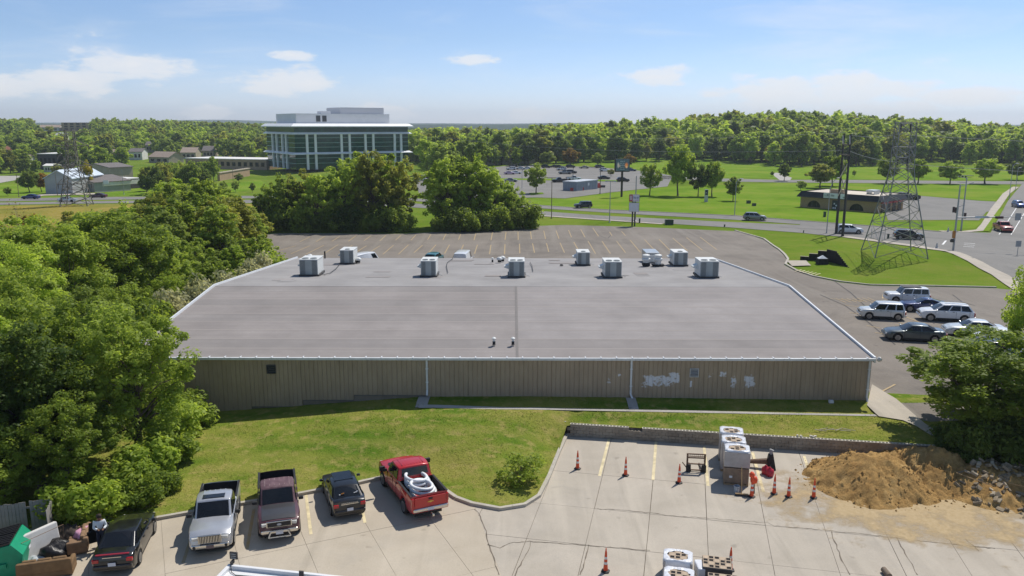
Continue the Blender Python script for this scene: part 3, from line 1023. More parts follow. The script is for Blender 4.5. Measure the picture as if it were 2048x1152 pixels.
def build_hall():
    t = thing('metal_building', 'long low brown metal building with flat grey roof and white gutter', 'building', (0, FRONT_Y, 0))
    oy = FRONT_Y
    # ribbed wall panels, stepped down along the slope at the left
    xp = lambda px, py=790: PW(px, py, FRONT_Y).x
    zp = lambda px, py: PW(px, py, FRONT_Y).z
    steps = [(BX0, xp(503), zp(450, 826)), (xp(503), xp(605), zp(560, 813)), (xp(605), xp(708), zp(660, 800)), (xp(708), xp(855), zp(780, 790)), (xp(855), BX1, 1.16)]

    def panel_mesh(w, z0, z1):
        pr = []
        n = max(1, round(w / 0.3))
        p = w / n
        for k in range(n):
            x = k * p
            pr += [(x, -.03), (x + p * .80, -.03), (x + p * .85, -.008), (x + p * .92, -.008), (x + p * .97, -.03)]
        pr.append((w - .006, -.03))
        vs = [(x, y, z) for z in (z0, z1) for x, y in pr]
        k = len(pr)
        return vs, [(i, i + 1, k + i + 1, k + i) for i in range(k - 1)]
    cache = {}
    for (xa, xb, zb) in steps:
        n = max(1, round((xb - xa) / 0.91))
        w = (xb - xa) / n
        key = (round(w, 4), round(zb, 3))
        for k in range(n):
            if key not in cache:
                cache[key] = MB().add(*panel_mesh(w, zb, EAVE_Z - .02)).mesh('wall_panel')
            o = mobj('wall_panel', cache[key], MATS['siding'], t, loc=(xa + k * w, 0, 0))
        MB().box(xa, xb, .035, .25, zb - 1.2, zb).build('foundation_step', MATS['foundation'], t)
        MB().box(xa + .004, xb - .004, -.05, .01, zb - .05, zb + .02).build('base_flashing', M('flashing', (.16, .14, .115), .5), t)
    # other walls
    side = M('siding_plain', (.38, .30, .20), .55, var=.12, scale=1.2, space='World')
    for x, nm in ((BX1, 1), (BX0, -1)):
        mb = MB()
        mb.slab_xz([(0, -.6), (BACK_Y - oy - .3, -.8), (BACK_Y - oy - .3, BACK_Z - .05), (RIDGE_Y - oy, RIDGE_Z - .06), (0, EAVE_Z - .05)], -0.06, 0.06)
        o = mb.build('side_wall', side, t, loc=(x - .07 * nm, 0.02, 0), rz=R(90))
        for k in range(44):
            pass
    MB().box(BX0 + .1, BX1 - .1, BACK_Y - oy - .35, BACK_Y - oy - .25, -1, BACK_Z - .08).build('back_wall', side, t)
    # roofing laid in courses
    r2 = random.Random(11)
    n = 9
    d = (RIDGE_Y - EAVE_Y) / n
    split = 0.35
    for k in range(n):
        y0, y1 = EAVE_Y + d * k, EAVE_Y + d * (k + 1) + (.10 if k < n - 1 else 0)
        for xa, xb, s in ((BX0 - .12, split, 0), (split, BX1 + .12, 1)):
            m = ['roof_brown', 'roof_brown_dark', 'roof_brown', 'roof_brown', 'roof_brown_dark', 'roof_brown', 'roof_brown_dark', 'roof_brown', 'roof_brown_dark'][k] if s == 0 else ['roof_brown', 'roof_brown_dark'][k] if k < 2 else 'roof_brown_light'
            zo = .0016 * (n - k) + (.001 if s else 0)
            vs = [(xa, y0 - oy, roof_z(y0) + zo + .004), (xb, y0 - oy, roof_z(y0) + zo + .004), (xb, y1 - oy, roof_z(y1) + zo), (xa, y1 - oy, roof_z(y1) + zo)]
            vs += [(x, y, z - .05) for x, y, z in vs]
            MB().add(vs, [(0, 1, 2, 3), (4, 7, 6, 5), (4, 5, 1, 0), (5, 6, 2, 1), (6, 7, 3, 2), (7, 4, 0, 3)]).build('roof_sheet', MATS[m], t)
    for k in range(1, n):                                  # pale granule bleed along the laps
        y = EAVE_Y + d * k
        zo = .0016 * (n - k) + .0075
        za, zb = roof_z(y - .05) + zo, roof_z(y + .06) + zo
        MB().add([(BX0, y - oy - .05, za), (BX1, y - oy - .05, za), (BX1, y - oy + .06, zb), (BX0, y - oy + .06, zb)], [(0, 1, 2, 3)]).build('lap_seam', M('lap_seam', (.42, .375, .34), .9, var=.2, scale=.6, space='World', col2=(.335, .30, .28)), t)
    n = 11
    d = (BACK_Y - RIDGE_Y) / n
    for k in range(n):
        y0, y1 = RIDGE_Y + d * k - .05, RIDGE_Y + d * (k + 1)
        zo = .0012 * (n - k) + .004
        xa, xb = BX0 - .12, BX1 + .12
        vs = [(xa, y0 - oy, roof_z(y0) + zo), (xb, y0 - oy, roof_z(y0) + zo), (xb, y1 - oy, roof_z(y1) + zo + .002), (xa, y1 - oy, roof_z(y1) + zo + .002)]
        vs += [(x, y, z - .06) for x, y, z in vs]
        MB().add(vs, [(0, 1, 2, 3), (4, 7, 6, 5), (4, 5, 1, 0), (5, 6, 2, 1), (6, 7, 3, 2), (7, 4, 0, 3)]).build('roof_sheet', MATS['roof_grey'], t)
    # patches and ponding marks on the flat part
    r3 = random.Random(31)
    for k in range(16):
        x, y = r3.uniform(BX0 + 3, BX1 - 5), r3.uniform(RIDGE_Y + 1.5, BACK_Y - 3)
        w, dd = r3.uniform(.8, 3.2), r3.uniform(.6, 1.6)
        zz = lambda q: roof_z(q) + .0125 + .022 + .0006 * k
        MB().add([(x, y - oy, zz(y)), (x + w, y - oy, zz(y)), (x + w, y + dd - oy, zz(y + dd)), (x, y + dd - oy, zz(y + dd))], [(0, 1, 2, 3)]).build('roof_patch', MATS[r3.choice(['roof_brown_light', 'roof_brown', 'roof_grey'])], t)
    # sealed seam, drip edge, gutter with straps, rake trim
    MB().box(BX0 - .1, BX1 + .1, EAVE_Y - oy + .02, EAVE_Y - oy + .30, EAVE_Z + .022, EAVE_Z + .04).build('edge_strip', MATS['roof_edge'], t)
    sm = MB().box(split - .09, split + .09, 0, RIDGE_Y - oy, 0, .01).build('seam', M('seam', (.20, .185, .175), .9), t)
    me = sm.data
    for v in me.vertices:
        v.co.z += roof_z(v.co.y + oy) + .022
    g = MB().box(BX0 - .15, BX1 + .15, EAVE_Y - oy - .16, EAVE_Y - oy, EAVE_Z - .06, EAVE_Z + .10).build('gutter', MATS['gutter'], t, bevel=.012)
    smb = MB().box(-.03, .03, -.15, .18, .10, .125).mesh('gutter_strap')
    k = 0
    while BX0 + .4 + k * 1.02 < BX1:
        mobj('gutter_strap', smb, MATS['trim_white'], t, loc=(BX0 + .4 + k * 1.02, EAVE_Y - oy, EAVE_Z + .012))
        k += 1
    for x in (BX0 - .16, BX1 + .16):
        mb = MB()
        pts = [(EAVE_Y, EAVE_Z), (RIDGE_Y, RIDGE_Z), (BACK_Y, BACK_Z)]
        for (ya, za), (yb, zb) in zip(pts[:-1], pts[1:]):
            vs = [(x + sx, y - oy, z + dz) for sx in (-.06, .06) for (y, z) in ((ya, za), (yb, zb)) for dz in (-.22, .17)]
            mb.add(vs, [(0, 1, 3, 2), (4, 6, 7, 5), (0, 4, 5, 1), (2, 3, 7, 6), (1, 5, 7, 3), (0, 2, 6, 4)])
        mb.build('rake_trim', MATS['trim_white'], t)
    # downspouts
    for px, kick, zbot in ((854, 0, 788), (1262, .25, 796), (1737, 0, 803)):
        x = PW(px, 760, FRONT_Y - .1).x
        zb = zp(px, zbot) + .02
        mb = MB().box(x - .06, x + .06, -.14, -.045, zb + .28, EAVE_Z - .06)
        mb.add([(x - .06, -.14, zb + .28), (x + .06, -.14, zb + .28), (x + .06, -.045, zb + .28), (x - .06, -.045, zb + .28),
                (x - .06 + kick * .5, -.34, zb), (x + .06 + kick * .5, -.34, zb), (x + .06 + kick * .5, -.24, zb - .02), (x - .06 + kick * .5, -.24, zb - .02)],
               [(0, 1, 5, 4), (1, 2, 6, 5), (2, 3, 7, 6), (3, 0, 4, 7), (4, 5, 6, 7)])
        ds = mb.build('downspout', MATS['gutter'], t)
        for zz in (zb + .8, EAVE_Z - .7):
            MB().box(x - .09, x + .09, -.145, -.036, zz, zz + .05).build('bracket', MATS['trim_white'], ds)
    # louvred vents
    for px, py, m in ((543, 738, 'louvre_dark'), (1388, 745, 'louvre_white')):
        c = PW(px, py, FRONT_Y)
        s = .30
        lf = MB()
        for a in ((-s, s, -s, -s + .05), (-s, s, s - .05, s), (-s, -s + .05, -s + .05, s - .05), (s - .05, s, -s + .05, s - .05)):
            lf.box(c.x + a[0], c.x + a[1], -.10, -.036, c.z + a[2], c.z + a[3])
        v = lf.build('vent', MATS[m], t)
        MB().box(c.x - s + .05, c.x + s - .05, -.045, -.037, c.z - s + .05, c.z + s - .05).build('vent_back', MATS['louvre_dark'], v)
        for k in range(4):
            MB().cbox((c.x, -.07, c.z - .2 + k * .13), (2 * s - .11, .09, .012), rx=R(35)).build('slat', MATS[m], v)
    # corner floodlight on its arm
    c = PW(1757, 718, FRONT_Y)
    arm = MB().tube((BX1 + .1, -.02, EAVE_Z - .05), (c.x - .08, -.1, c.z), .03).build('lamp_arm', MATS['trim_white'], t)
    MB().lathe([(.05, -.16), (.14, -.1), (.17, .06), (.12, .14), (.03, .16)], (c.x, -.1, c.z), 10, Matrix.Rotation(R(60), 4, 'Y').to_3x3()).build('floodlight', M('lamp_grey', (.55, .54, .52), .5), t, smooth=40)
    return t


hall = build_hall()

# ------------------------------------------------------------------ rooftop plant
M('unit_white', (.66, .67, .65), 0.5, var=.06, scale=2, grime=.15)
M('unit_grey', (.36, .39, .38), 0.5, var=.08, scale=2)
M('coil_dark', (.16, .17, .17), 0.6, var=.15, scale=8)
M('black_rubber', (.02, .02, .022), 0.7, var=.2)
M('galv', (.50, .52, .53), 0.35, metal=.7, var=.15, scale=3)


def rooftop_unit(label, loc, w, d, h, rz=0.0, fans=2, hood=True):
    t = thing('rooftop_unit', label, 'rooftop unit', loc, rz, 'air handling units on the flat roof')
    MB().box(-w / 2 - .08, w / 2 + .08, -d / 2 - .05, d / 2 + .08, -.06, .14).build('curb_frame', M('curb_dark', (.075, .07, .068), .8), t)
    MB().box(-w / 2 + .03, w / 2 - .03, -d / 2 + .03, d / 2 - .02, .14, h).build('cabinet', MATS['unit_white'], t, bevel=.02)
    for x0, x1, m in ((-w / 2 + .02, -w / 2 + .10, 'unit_grey'), (-w / 2 + .10, -w * .18, 'coil_dark'), (-w * .18, w * .18, 'unit_grey'), (w * .18, w / 2 - .10, 'coil_dark'), (w / 2 - .10, w / 2 - .02, 'unit_grey')):
        nm = 'coil_panel' if m == 'coil_dark' else 'front_panel'
        pn = MB().box(x0, x1, -d / 2 - .012, -d / 2 + .028, .16, h - .06).build(nm, MATS[m], t)
        if m == 'coil_dark':
            f = MB()
            k = x0 + .05
            while k < x1 - .03:
                f.box(k, k + .02, -d / 2 - .022, -d / 2 - .012, .18, h - .08)
                k += .085
            f.build('coil_guard', MATS['unit_grey'], pn)
    MB().box(-w / 2 - .01, w / 2 + .01, -d / 2 - .02, d / 2 + .01, h, h + .05).build('top_panel', MATS['unit_white'], t, bevel=.015)
    for k in range(fans):
        x = (k - (fans - 1) / 2) * w * .45
        fr = MB().lathe([(w * .19, h + .05), (w * .19, h + .10), (w * .17, h + .10), (w * .165, h + .055)], (x, -d * .28, 0), 16).build('fan_ring', MATS['unit_grey'], t)
        g = MB().lathe([(w * .165, h + .058), (.01, h + .062)], (x, -d * .28, 0), 14)
        g.build('fan_guard', MATS['coil_dark'], fr)
    if hood:
        y = d * .12
        mb = MB().add([(-w / 2 + .03, y - .45, h * .72), (-w / 2 + .03, y + .45, h * .72), (-w / 2 - .42, y + .45, h * .58), (-w / 2 - .42, y - .45, h * .58),
                       (-w / 2 + .03, y - .45, h * .42), (-w / 2 + .03, y + .45, h * .42), (-w / 2 - .42, y + .45, h * .52), (-w / 2 - .42, y - .45, h * .52)],
                      [(0, 1, 2, 3), (7, 6, 5, 4), (0, 3, 7, 4), (1, 5, 6, 2), (3, 2, 6, 7), (0, 4, 5, 1)])
        mb.build('intake_hood', MATS['unit_white'], t)
    MB().path([(w / 2 - .03, d * .1, .3), (w / 2 + .12, d * .1, .3), (w / 2 + .12, d * .1, .02), (w / 2 + .5, -d * .2, .0)], .022, 5).build('conduit', MATS['galv'], t)
    return t


for px, py, w, d, h, lab, fans in [(618, 553, 1.75, 2.4, 1.55, 'tall white rooftop air unit at the left end of the front row', 2), (857, 555, 1.45, 2.3, 1.5, 'white rooftop air unit second from left in the front row', 2),
                             (1033, 556, 1.5, 2.3, 1.5, 'white rooftop air unit in the middle of the front row', 2), (1226, 557, 1.6, 2.3, 1.5, 'white rooftop air unit second from right in the front row', 2),
                             (1418, 557, 1.75, 2.4, 1.55, 'white rooftop air unit at the right end of the front row', 2), (694, 529, 1.5, 2.4, 1.5, 'white rooftop air unit at the left of the back row', 1),
                             (1167, 532, 1.35, 2.3, 1.4, 'white rooftop air unit in the back row left of the two fans', 1), (1361, 533, 1.5, 2.4, 1.45, 'white rooftop air unit at the right end of the back row', 1)]:
    q = PR(px, py)
    y = q.y + d / 2
    rooftop_unit(lab, (q.x, y, roof_z(y) + .12), w, d, h, 0, fans)
# bigger supply duct box behind the fans
q = PR(1306, 527)
t = thing('rooftop_duct', 'grey box duct on the roof between two exhaust fans', 'duct', (q.x, q.y + 2.0, roof_z(q.y + 2.0) + .1))
MB().box(-.75, .75, -1.6, 1.2, 0, 1.2).build('duct_body', MATS['galv'], t, bevel=.03)
MB().box(-.6, .6, -1.85, -1.6, .2, .9).build('duct_mouth', MATS['unit_white'], t, bevel=.02)
for px, lab, base in ((1293, 'white stacked exhaust fan on black curb, left of the duct box', .0), (1317, 'white stacked exhaust fan on flat curb, right of the duct box', 1.)):
    q = PR(px, 534)
    t = thing('exhaust_fan', lab, 'exhaust fan', (q.x, q.y + .4, roof_z(q.y + .4) + .1), 0, 'exhaust fans on the roof')
    MB().box(-.38 - base * .25, .38 + base * .25, -.38, .38, 0, .34 - base * .16).build('curb', MATS['black_rubber'], t, bevel=.02)
    MB().lathe([(.30, .18), (.34, .5), (.46, .62), (.46, .78), (.32, .86), (.40, 1.0), (.40, 1.15), (.16, 1.25)], (0, 0, 0), 14).build('fan_housing', MATS['unit_white'], t, smooth=35)
for px, py, lab in ((988, 692, 'white capped vent pipe near the gutter, left of the pair'), (1026, 692, 'white capped vent pipe near the gutter, right of the pair'), (985, 526, 'slim white capped vent pipe beside the roof mushrooms')):
    q = PR(px, py)
    t = thing('vent_pipe', lab, 'vent pipe', (q.x, q.y, roof_z(q.y) + .1), 0, 'capped vent pipes on the roof')
    MB().lathe([(.13, 0), (.10, .02), (.10, .24)], (0, 0, 0), 10).build('boot', MATS['black_rubber'], t)
    MB().lathe([(.075, .22), (.075, .42)], (0, 0, 0), 10).build('pipe', MATS['unit_white'], t)
    MB().lathe([(.08, .36), (.15, .40), (.15, .45), (.06, .52)], (0, 0, 0), 12).build('cap', MATS['unit_white'], t, smooth=40)
for px, py, lab in ((999, 526, 'rounded white roof exhaust mushroom beside the slim pipe'), (1005, 524, 'small white roof exhaust mushroom behind a larger one'), (620, 520, 'white roof mushroom behind the left rooftop unit'), (717, 527, 'white hooded roof vent beside the back row unit at left')):
    q = PR(px, py)
    t = thing('roof_mushroom', lab, 'roof vent', (q.x, q.y, roof_z(q.y) + .1), 0, 'mushroom vents on the roof')
    MB().lathe([(.2, 0), (.19, .3)], (0, 0, 0), 12).build('curb', MATS['black_rubber'], t)
    MB().lathe([(.24, .24), (.33, .30), (.34, .38), (.26, .50), (.12, .58)], (0, 0, 0), 14).build('hood', MATS['unit_white'], t, smooth=50)
q = PR(650, 517)
tag(MB().lathe([(.09, -.1), (.09, .75), (.07, .76)], (0, 0, 0), 8).build('stack_pipe', MATS['black_rubber']), 'thin black pipe standing near the back edge of the roof', 'pipe').location = (q.x, q.y, roof_z(q.y) + .1)
q = PR(1123, 533)
tag(MB().lathe([(.2, 0), (.16, .12), (.05, .16)], (0, 0, 0), 9).build('roof_drain', MATS['black_rubber']), 'small dark dome on the roof between the middle units', 'roof drain').location = (q.x, q.y, roof_z(q.y) + .1)
for i, pts in enumerate(([(896, 548), (893, 535), (895, 527), (905, 520), (908, 512)], [(648, 552), (660, 549), (672, 540), (680, 530)], [(1066, 545), (1064, 534), (1060, 527)])):
    mb = MB()
    pp = [PR(*p) for p in pts]
    for a, b in zip(pp[:-1], pp[1:]):
        mb.tube((a.x, a.y, roof_z(a.y) + .14), (b.x, b.y, roof_z(b.y) + .14), .03, n=5)
    tag(mb.build('roof_cable', MATS['black_rubber']), ['dark cable wandering to the back edge of the roof', 'dark cable between the two left rooftop units', 'short dark cable beside the middle rooftop unit'][i], 'cable', 'cables lying on the roof')

# ------------------------------------------------------------------ glass office block
mat_glass('office_glass', (.006, .060, .040), .10, .35, .1)
mat_glass('dark_glass', (.012, .015, .017), .15, .25, .1)
M('office_white', (.86, .86, .86), .5, var=.05, scale=.3)
M('office_grey', (.66, .66, .67), .6, var=.05, scale=.3)
M('mullion', (.42, .62, .55), .4, var=.05)


def build_office():
    C = Vector((-104.5, 395.0))
    ang = math.atan2(33, 50.8)
    t = thing('office_building', 'large green glass office block with white cornices and rooftop penthouse', 'building', (C.x, C.y, -3.0), ang)
    L, D = 60.5, 46.0
    z = lambda h: h + 3.0
    MB().box(.6, L - .6, .6, D - .6, 0, z(18.2)).build('core', M('core_dark', (.03, .045, .04), .6), t)
    for i, (z0, z1, o) in enumerate([(17.4, 19.1, 1.9), (13.9, 14.9, 1.3), (4.3, 5.3, 1.5)]):
        lip = z0 + (z1 - z0) * .25                       # sloping top: low at the lip, high at the wall
        A_, B_ = (-o, -o, L + o, D + o), (-.1, -.1, L + .1, D + .1)
        ring = lambda r, h: [(r[0], r[1], z(h)), (r[2], r[1], z(h)), (r[2], r[3], z(h)), (r[0], r[3], z(h))]
        vs = ring(A_, z0) + ring(A_, lip) + ring(B_, z1)
        fs = [(3, 2, 1, 0), (8, 9, 10, 11)] + [(k, (k + 1) % 4, 4 + (k + 1) % 4, 4 + k) for k in range(4)] + [(4 + k, 4 + (k + 1) % 4, 8 + (k + 1) % 4, 8 + k) for k in range(4)]
        MB().add(vs, fs).build('cornice', MATS['office_white'], t)
    fc = [.10, .17, .39, .46, .60, .67, .865, .925]
    sc = [.27, .40, .60, .75]
    for f in fc:
        MB().box(f * L - .55, f * L + .55, -.55, .3, 0, z(13.9)).build('column', MATS['office_white'], t)
    for f in sc:
        MB().box(-.55, .3, f * D - .55, f * D + .55, 0, z(13.9)).build('column', MATS['office_white'], t)
    bands = [(14.95, 17.35), (12.3, 13.9), (9.9, 12.15), (7.8, 9.75), (5.35, 7.65), (2.6, 4.25), (0.1, 2.45), (-2.9, -.05)]
    fx = [0.3 / L] + fc + [1 - .3 / L]
    sy = [0.3 / D] + sc + [1 - .3 / D]
    r2 = random.Random(5)
    for b, (z0, z1) in enumerate(bands):
        xs = fx if b else [0.3 / L, .17, .34, .5, .67, .84, 1 - .3 / L]
        yy = sy if b else [0.3 / D, .33, .67, 1 - .3 / D]
        for a, c in zip(xs[:-1], xs[1:]):
            MB().box(a * L + .02, c * L - .02, r2.uniform(.20, .26), .5, z(z0), z(z1)).build('pane', MATS['office_glass'], t)
        for a, c in zip(yy[:-1], yy[1:]):
            MB().box(r2.uniform(.20, .26), .5, a * D + .02, c * D - .02, z(z0), z(z1)).build('pane', MATS['office_glass'], t)
            
        if b:
            MB().box(.0, L, .05, .55, z(z1), z(z1) + .14).build('mullion', MATS['mullion'], t)
            MB().box(.05, .55, .6, D, z(z1), z(z1) + .14).build('mullion', MATS['mullion'], t)
    ph = MB().box(4, L - 7, 8, D - 6, z(18.9), z(23.9)).build('penthouse', MATS['office_grey'], t)
    for k in range(2):
        MB().box(14 + k * 3.2, 16.2 + k * 3.2, 7.85, 8, z(20.0), z(22.9)).build('louvre', MATS['louvre_dark'], ph)
    MB().box(30, 54, 16, D - 10, z(23.9), z(27.2)).build('lift_house', M('office_grey2', (.56, .56, .58), .6), ph)
    MB().box(19, 24, 14, 20, z(23.9), z(25.2)).build('plant_box', MATS['office_grey'], ph)


build_office()

# ------------------------------------------------------------------ brick restaurant with a black mansard
def mat_brick():
    m, nt, b = newmat('brick')
    v = coords(nt)
    br = N(nt, 'ShaderNodeTexBrick')
    br.inputs['Scale'].default_value = 3.0
    br.inputs['Color1'].default_value = (.42, .28, .13, 1)
    br.inputs['Color2'].default_value = (.32, .20, .095, 1)
    br.inputs['Mortar'].default_value = (.40, .34, .25, 1)
    br.inputs['Mortar Size'].default_value = .012
    nt.links.new(mapping(nt, v, rot=(R(90), 0, 0)), br.inputs['Vector'])
    nt.links.new(br.outputs[0], b.inputs['Base Color'])
    b.inputs['Roughness'].default_value = .9
    MATS['brick'] = m


mat_brick()
M('mansard', (.022, .022, .026), .6, var=.25, scale=2, bump=.3, bscale=6)
M('roof_cream', (.60, .53, .44), .85, var=.1, scale=.4, grime=.15)
M('sign_white', (.72, .73, .74), .5, var=.05)
M('ink_dark', (.03, .035, .05), .6)
M('ink_blue', (.16, .22, .34), .6)
M('sign_red', (.45, .05, .06), .5)


def glyph_line(parent, x0, x1, y, z0, z1, n, mat, seed, name='lettering'):
    """a row of worn sign letters too small to read: strokes of uneven width"""
    r2 = random.Random(seed)
    w = (x1 - x0) / n
    mb = MB()
    for k in range(n):
        a = x0 + k * w
        st = w * .22
        mb.box(a, a + st, y - .012, y, z0, z1)
        if r2.random() < .7:
            mb.box(a + w * .5, a + w * .5 + st, y - .012, y, z0, z1)
        zz = r2.choice([z0, (z0 + z1) / 2 - .03, z1 - (z1 - z0) * .22])
        mb.box(a + st, a + w * .5, y - .012, y, zz, zz + (z1 - z0) * .22)
    return mb.build(name, mat, parent)


def build_restaurant():
    A, B = PG(1600, 414), PG(1756, 426)
    d = B - A
    L = d.xy.length
    t = thing('restaurant', 'tan brick restaurant with black mansard roof and arched windows', 'building', (A.x, A.y, min(A.z, B.z) - .1), math.atan2(d.y, d.x))
    D, h = 13.0, 3.0
    arch = []
    # front wall with two arched openings left open
    cx = [L * .185, L * .735]
    hw, r0 = 1.75, 1.75
    def arch_pts(c):
        return [(c + hw * math.cos(math.pi - a), .35 + hw * .95 * math.sin(a)) for a in np.linspace(0, math.pi, 13)]
    a1, a2 = arch_pts(cx[0]), arch_pts(cx[1])
    poly = [(0, 0), (a1[0][0], 0)] + a1 + [(a1[-1][0], 0), (a2[0][0], 0)] + a2 + [(a2[-1][0], 0), (L, 0), (L, h), (0, h)]
    MB().slab_xz(poly, 0, .3).build('front_wall', MATS['brick'], t)
    for c in cx:
        w = MB().slab_xz([(c - hw, .0)] + [(x, z) for x, z in arch_pts(c)] + [(c + hw, .0)], .16, .22).build('arched_window', MATS['dark_glass'], t)
        MB().box(c - hw, c + hw, .02, .14, 0, .34).build('sill', MATS['brick'], w)
        for k in (-.6, .6):
            MB().box(c + k - .03, c + k + .03, .10, .16, .34, 1.6).build('glazing_bar', MATS['louvre_dark'], w)
    MB().box(0, .3, .3, D, 0, h).build('side_wall', MATS['brick'], t)
    sw = MB().box(L - .3, L, .3, D, 0, h).build('side_wall', MATS['brick'], t)
    for k in range(4):
        MB().box(L - .02, L + .05, 1.4 + k * 2.9, 3.2 + k * 2.9, .2 if k else 0, 2.2).build('window', MATS['dark_glass'], sw)
        MB().box(L + .05, L + .35, 1.2 + k * 2.9, 3.4 + k * 2.9, 2.25, 2.6).build('awning', MATS['sign_red'], sw)
    MB().box(.3, L - .3, D - .3, D, 0, h).build('back_wall', MATS['brick'], t)
    o, m = .75, .55
    lo = [(-o, -o), (L + o, -o), (L + o, D + o), (-o, D + o)]
    hi = [(m - .5, m - .5), (L - m + .5, m - .5), (L - m + .5, D - m + .5), (m - .5, D - m + .5)]
    for k in range(4):
        j = (k + 1) % 4
        vs = [(*lo[k], h - .15), (*lo[j], h - .15), (*hi[j], h + 1.15), (*hi[k], h + 1.15)]
        vs2 = [(x * .995 + .02, y * .995 + .03, z - .12) for x, y, z in vs]
        MB().add(vs + vs2, [(0, 1, 2, 3), (7, 6, 5, 4), (0, 4, 5, 1), (2, 6, 7, 3)]).build('mansard_side', MATS['mansard'], t)
    MB().prism(lo, h - .2, h - .16).build('soffit', M('soffit', (.3, .25, .2), .8), t)
    MB().box(.25, L - .25, .25, D - .25, h + .75, h + .95).build('flat_roof', MATS['roof_cream'], t)
    ch = MB().box(L * .33, L * .50, 2.2, 3.8, h + .9, h + 1.9).build('chimney', M('chimney_tan', (.36, .27, .17), .8), t)
    v = MB().box(L * .70, L * .81, 5.5, 8.5, h + 1.5, h + 1.95).build('roof_unit', MATS['galv'], t)
    for x in (L * .70 + .1, L * .81 - .25):
        MB().box(x, x + .15, 5.7, 8.3, h + .9, h + 1.5).build('unit_leg', MATS['galv'], v)
    s = MB().box(L * .33, L * .62, -.98, -.86, h - .05, h + 1.15).build('sign_board', MATS['sign_white'], t)
    glyph_line(s, L * .345, L * .42, -.98, h + .35, h + .95, 3, MATS['ink_dark'], 2)
    glyph_line(s, L * .425, L * .47, -.98, h + .4, h + .8, 4, MATS['ink_dark'], 3)
    glyph_line(s, L * .345, L * .415, -.98, h + .14, h + .24, 8, MATS['ink_dark'], 4)
    glyph_line(s, L * .58, L * .612, -.98, h + .1, h + .5, 3, MATS['ink_dark'], 5)
    dr = MB().box(L * .425, L * .525, -.06, .0, .1, 2.45).build('door', MATS['louvre_dark'], t)
    for x, zz in ((.445, 1.4), (.495, 1.4), (.435, .35), (.46, .35), (.50, .35), (.47, 1.0)):
        MB().box(L * x, L * x + .35, -.072, -.06, zz, zz + .38).build('poster', MATS['sign_white'], dr)
    return t


build_restaurant()


# ------------------------------------------------------------------ plain buildings further off
def windows_on(parent, x0, x1, y, z0, z1, n, mat, fw=.55, depth=.06):
    w = (x1 - x0) / n
    for k in range(n):
        a = x0 + k * w + w * (1 - fw) / 2
        MB().box(a, a + w * fw, y - depth, y, z0, z1).build('window', mat, parent)


def shed(name, label, px0, px1, py, depth, h, wall, roof, gable=0.0, wins=0, rz=None, cat='building', ridge='x', gy=None):
    """house or shed whose front runs between two ground points of the survey"""
    A, B = PG(*px0), PG(*px1)
    d = (B - A)
    L = d.xy.length
    t = thing(name, label, cat, (A.x, A.y, min(A.z, B.z) - .3), math.atan2(d.y, d.x) if rz is None else rz)
    h += .3
    MB().box(0, L, 0, depth, 0, h).build('wall', wall, t)
    if gable:
        if ridge == 'x':
            poly = [(-.4, h - .1), (depth / 2, h + gable), (depth + .4, h - .1), (depth + .4, h + .12), (depth / 2, h + gable + .25), (-.4, h + .12)]
            mb = MB()
            vs = [(x, y, z) for x in (-.4, L + .4) for y, z in poly]
            n = len(poly)
            mb.add(vs, [tuple(range(n))[::-1], tuple(range(n, 2 * n))] + [(k, (k + 1) % n, n + (k + 1) % n, n + k) for k in range(n)])
            mb.build('roof', roof, t)
            for x in (0, L):
                MB().add([(x, 0, h), (x, depth, h), (x, depth / 2, h + gable)], [(0, 2, 1)]).build('gable', wall, t)
        else:
            poly = [(-.4, h - .1), (L / 2, h + gable), (L + .4, h - .1), (L + .4, h + .12), (L / 2, h + gable + .25), (-.4, h + .12)]
            MB().slab_xz(poly, -.4, depth + .4).build('roof', roof, t)
            MB().slab_xz([(0, h), (L, h), (L / 2, h + gable)], 0, depth).build('gable', wall, t)
    else:
        MB().box(-.3, L + .3, -.3, depth + .3, h, h + .35).build('roof', roof, t)
    if wins:
        windows_on(t, .6, L - .6, 0, h * .35, h * .75, wins, MATS['dark_glass'])
    return t


W = lambda n, c, **k: M(n, c, .8, var=.1, scale=.5, grime=.15, **k)
W('wall_beige', (.42, .36, .28)); W('wall_white', (.68, .67, .63)); W('wall_brown', (.16, .11, .08)); W('wall_tan', (.40, .28, .18)); W('wall_grey', (.36, .37, .38)); W('wall_red', (.26, .10, .07)); W('wall_dark', (.075, .07, .07))
W('roof_slate', (.17, .15, .14)); W('roof_redbrown', (.30, .12, .07)); W('roof_metal', (.42, .43, .45)); W('roof_white', (.74, .72, .69)); W('roof_tan', (.36, .28, .22)); W('roof_blue', (.55, .62, .70))
m = MATS
t = shed('store_building', 'low beige store with stepped parapet beyond the far car park', (974, 330), (1043, 328), 0, 22, 4.6, m['wall_beige'], m['roof_tan'], wins=6)
b = PG(1048, 328)
t2 = shed('store_wing', 'plain tan wing of the low store with a small tree in front', (1044, 327.5), (1074, 326.5), 0, 16, 5.2, m['wall_beige'], m['roof_tan'])
MB().box(6, 14, -1.2, 6, 4.6, 7.2).build('parapet', m['wall_beige'], t)
MB().box(-1, 5, 1, 6, 4.9, 7.4).build('clerestory', m['roof_slate'], t)
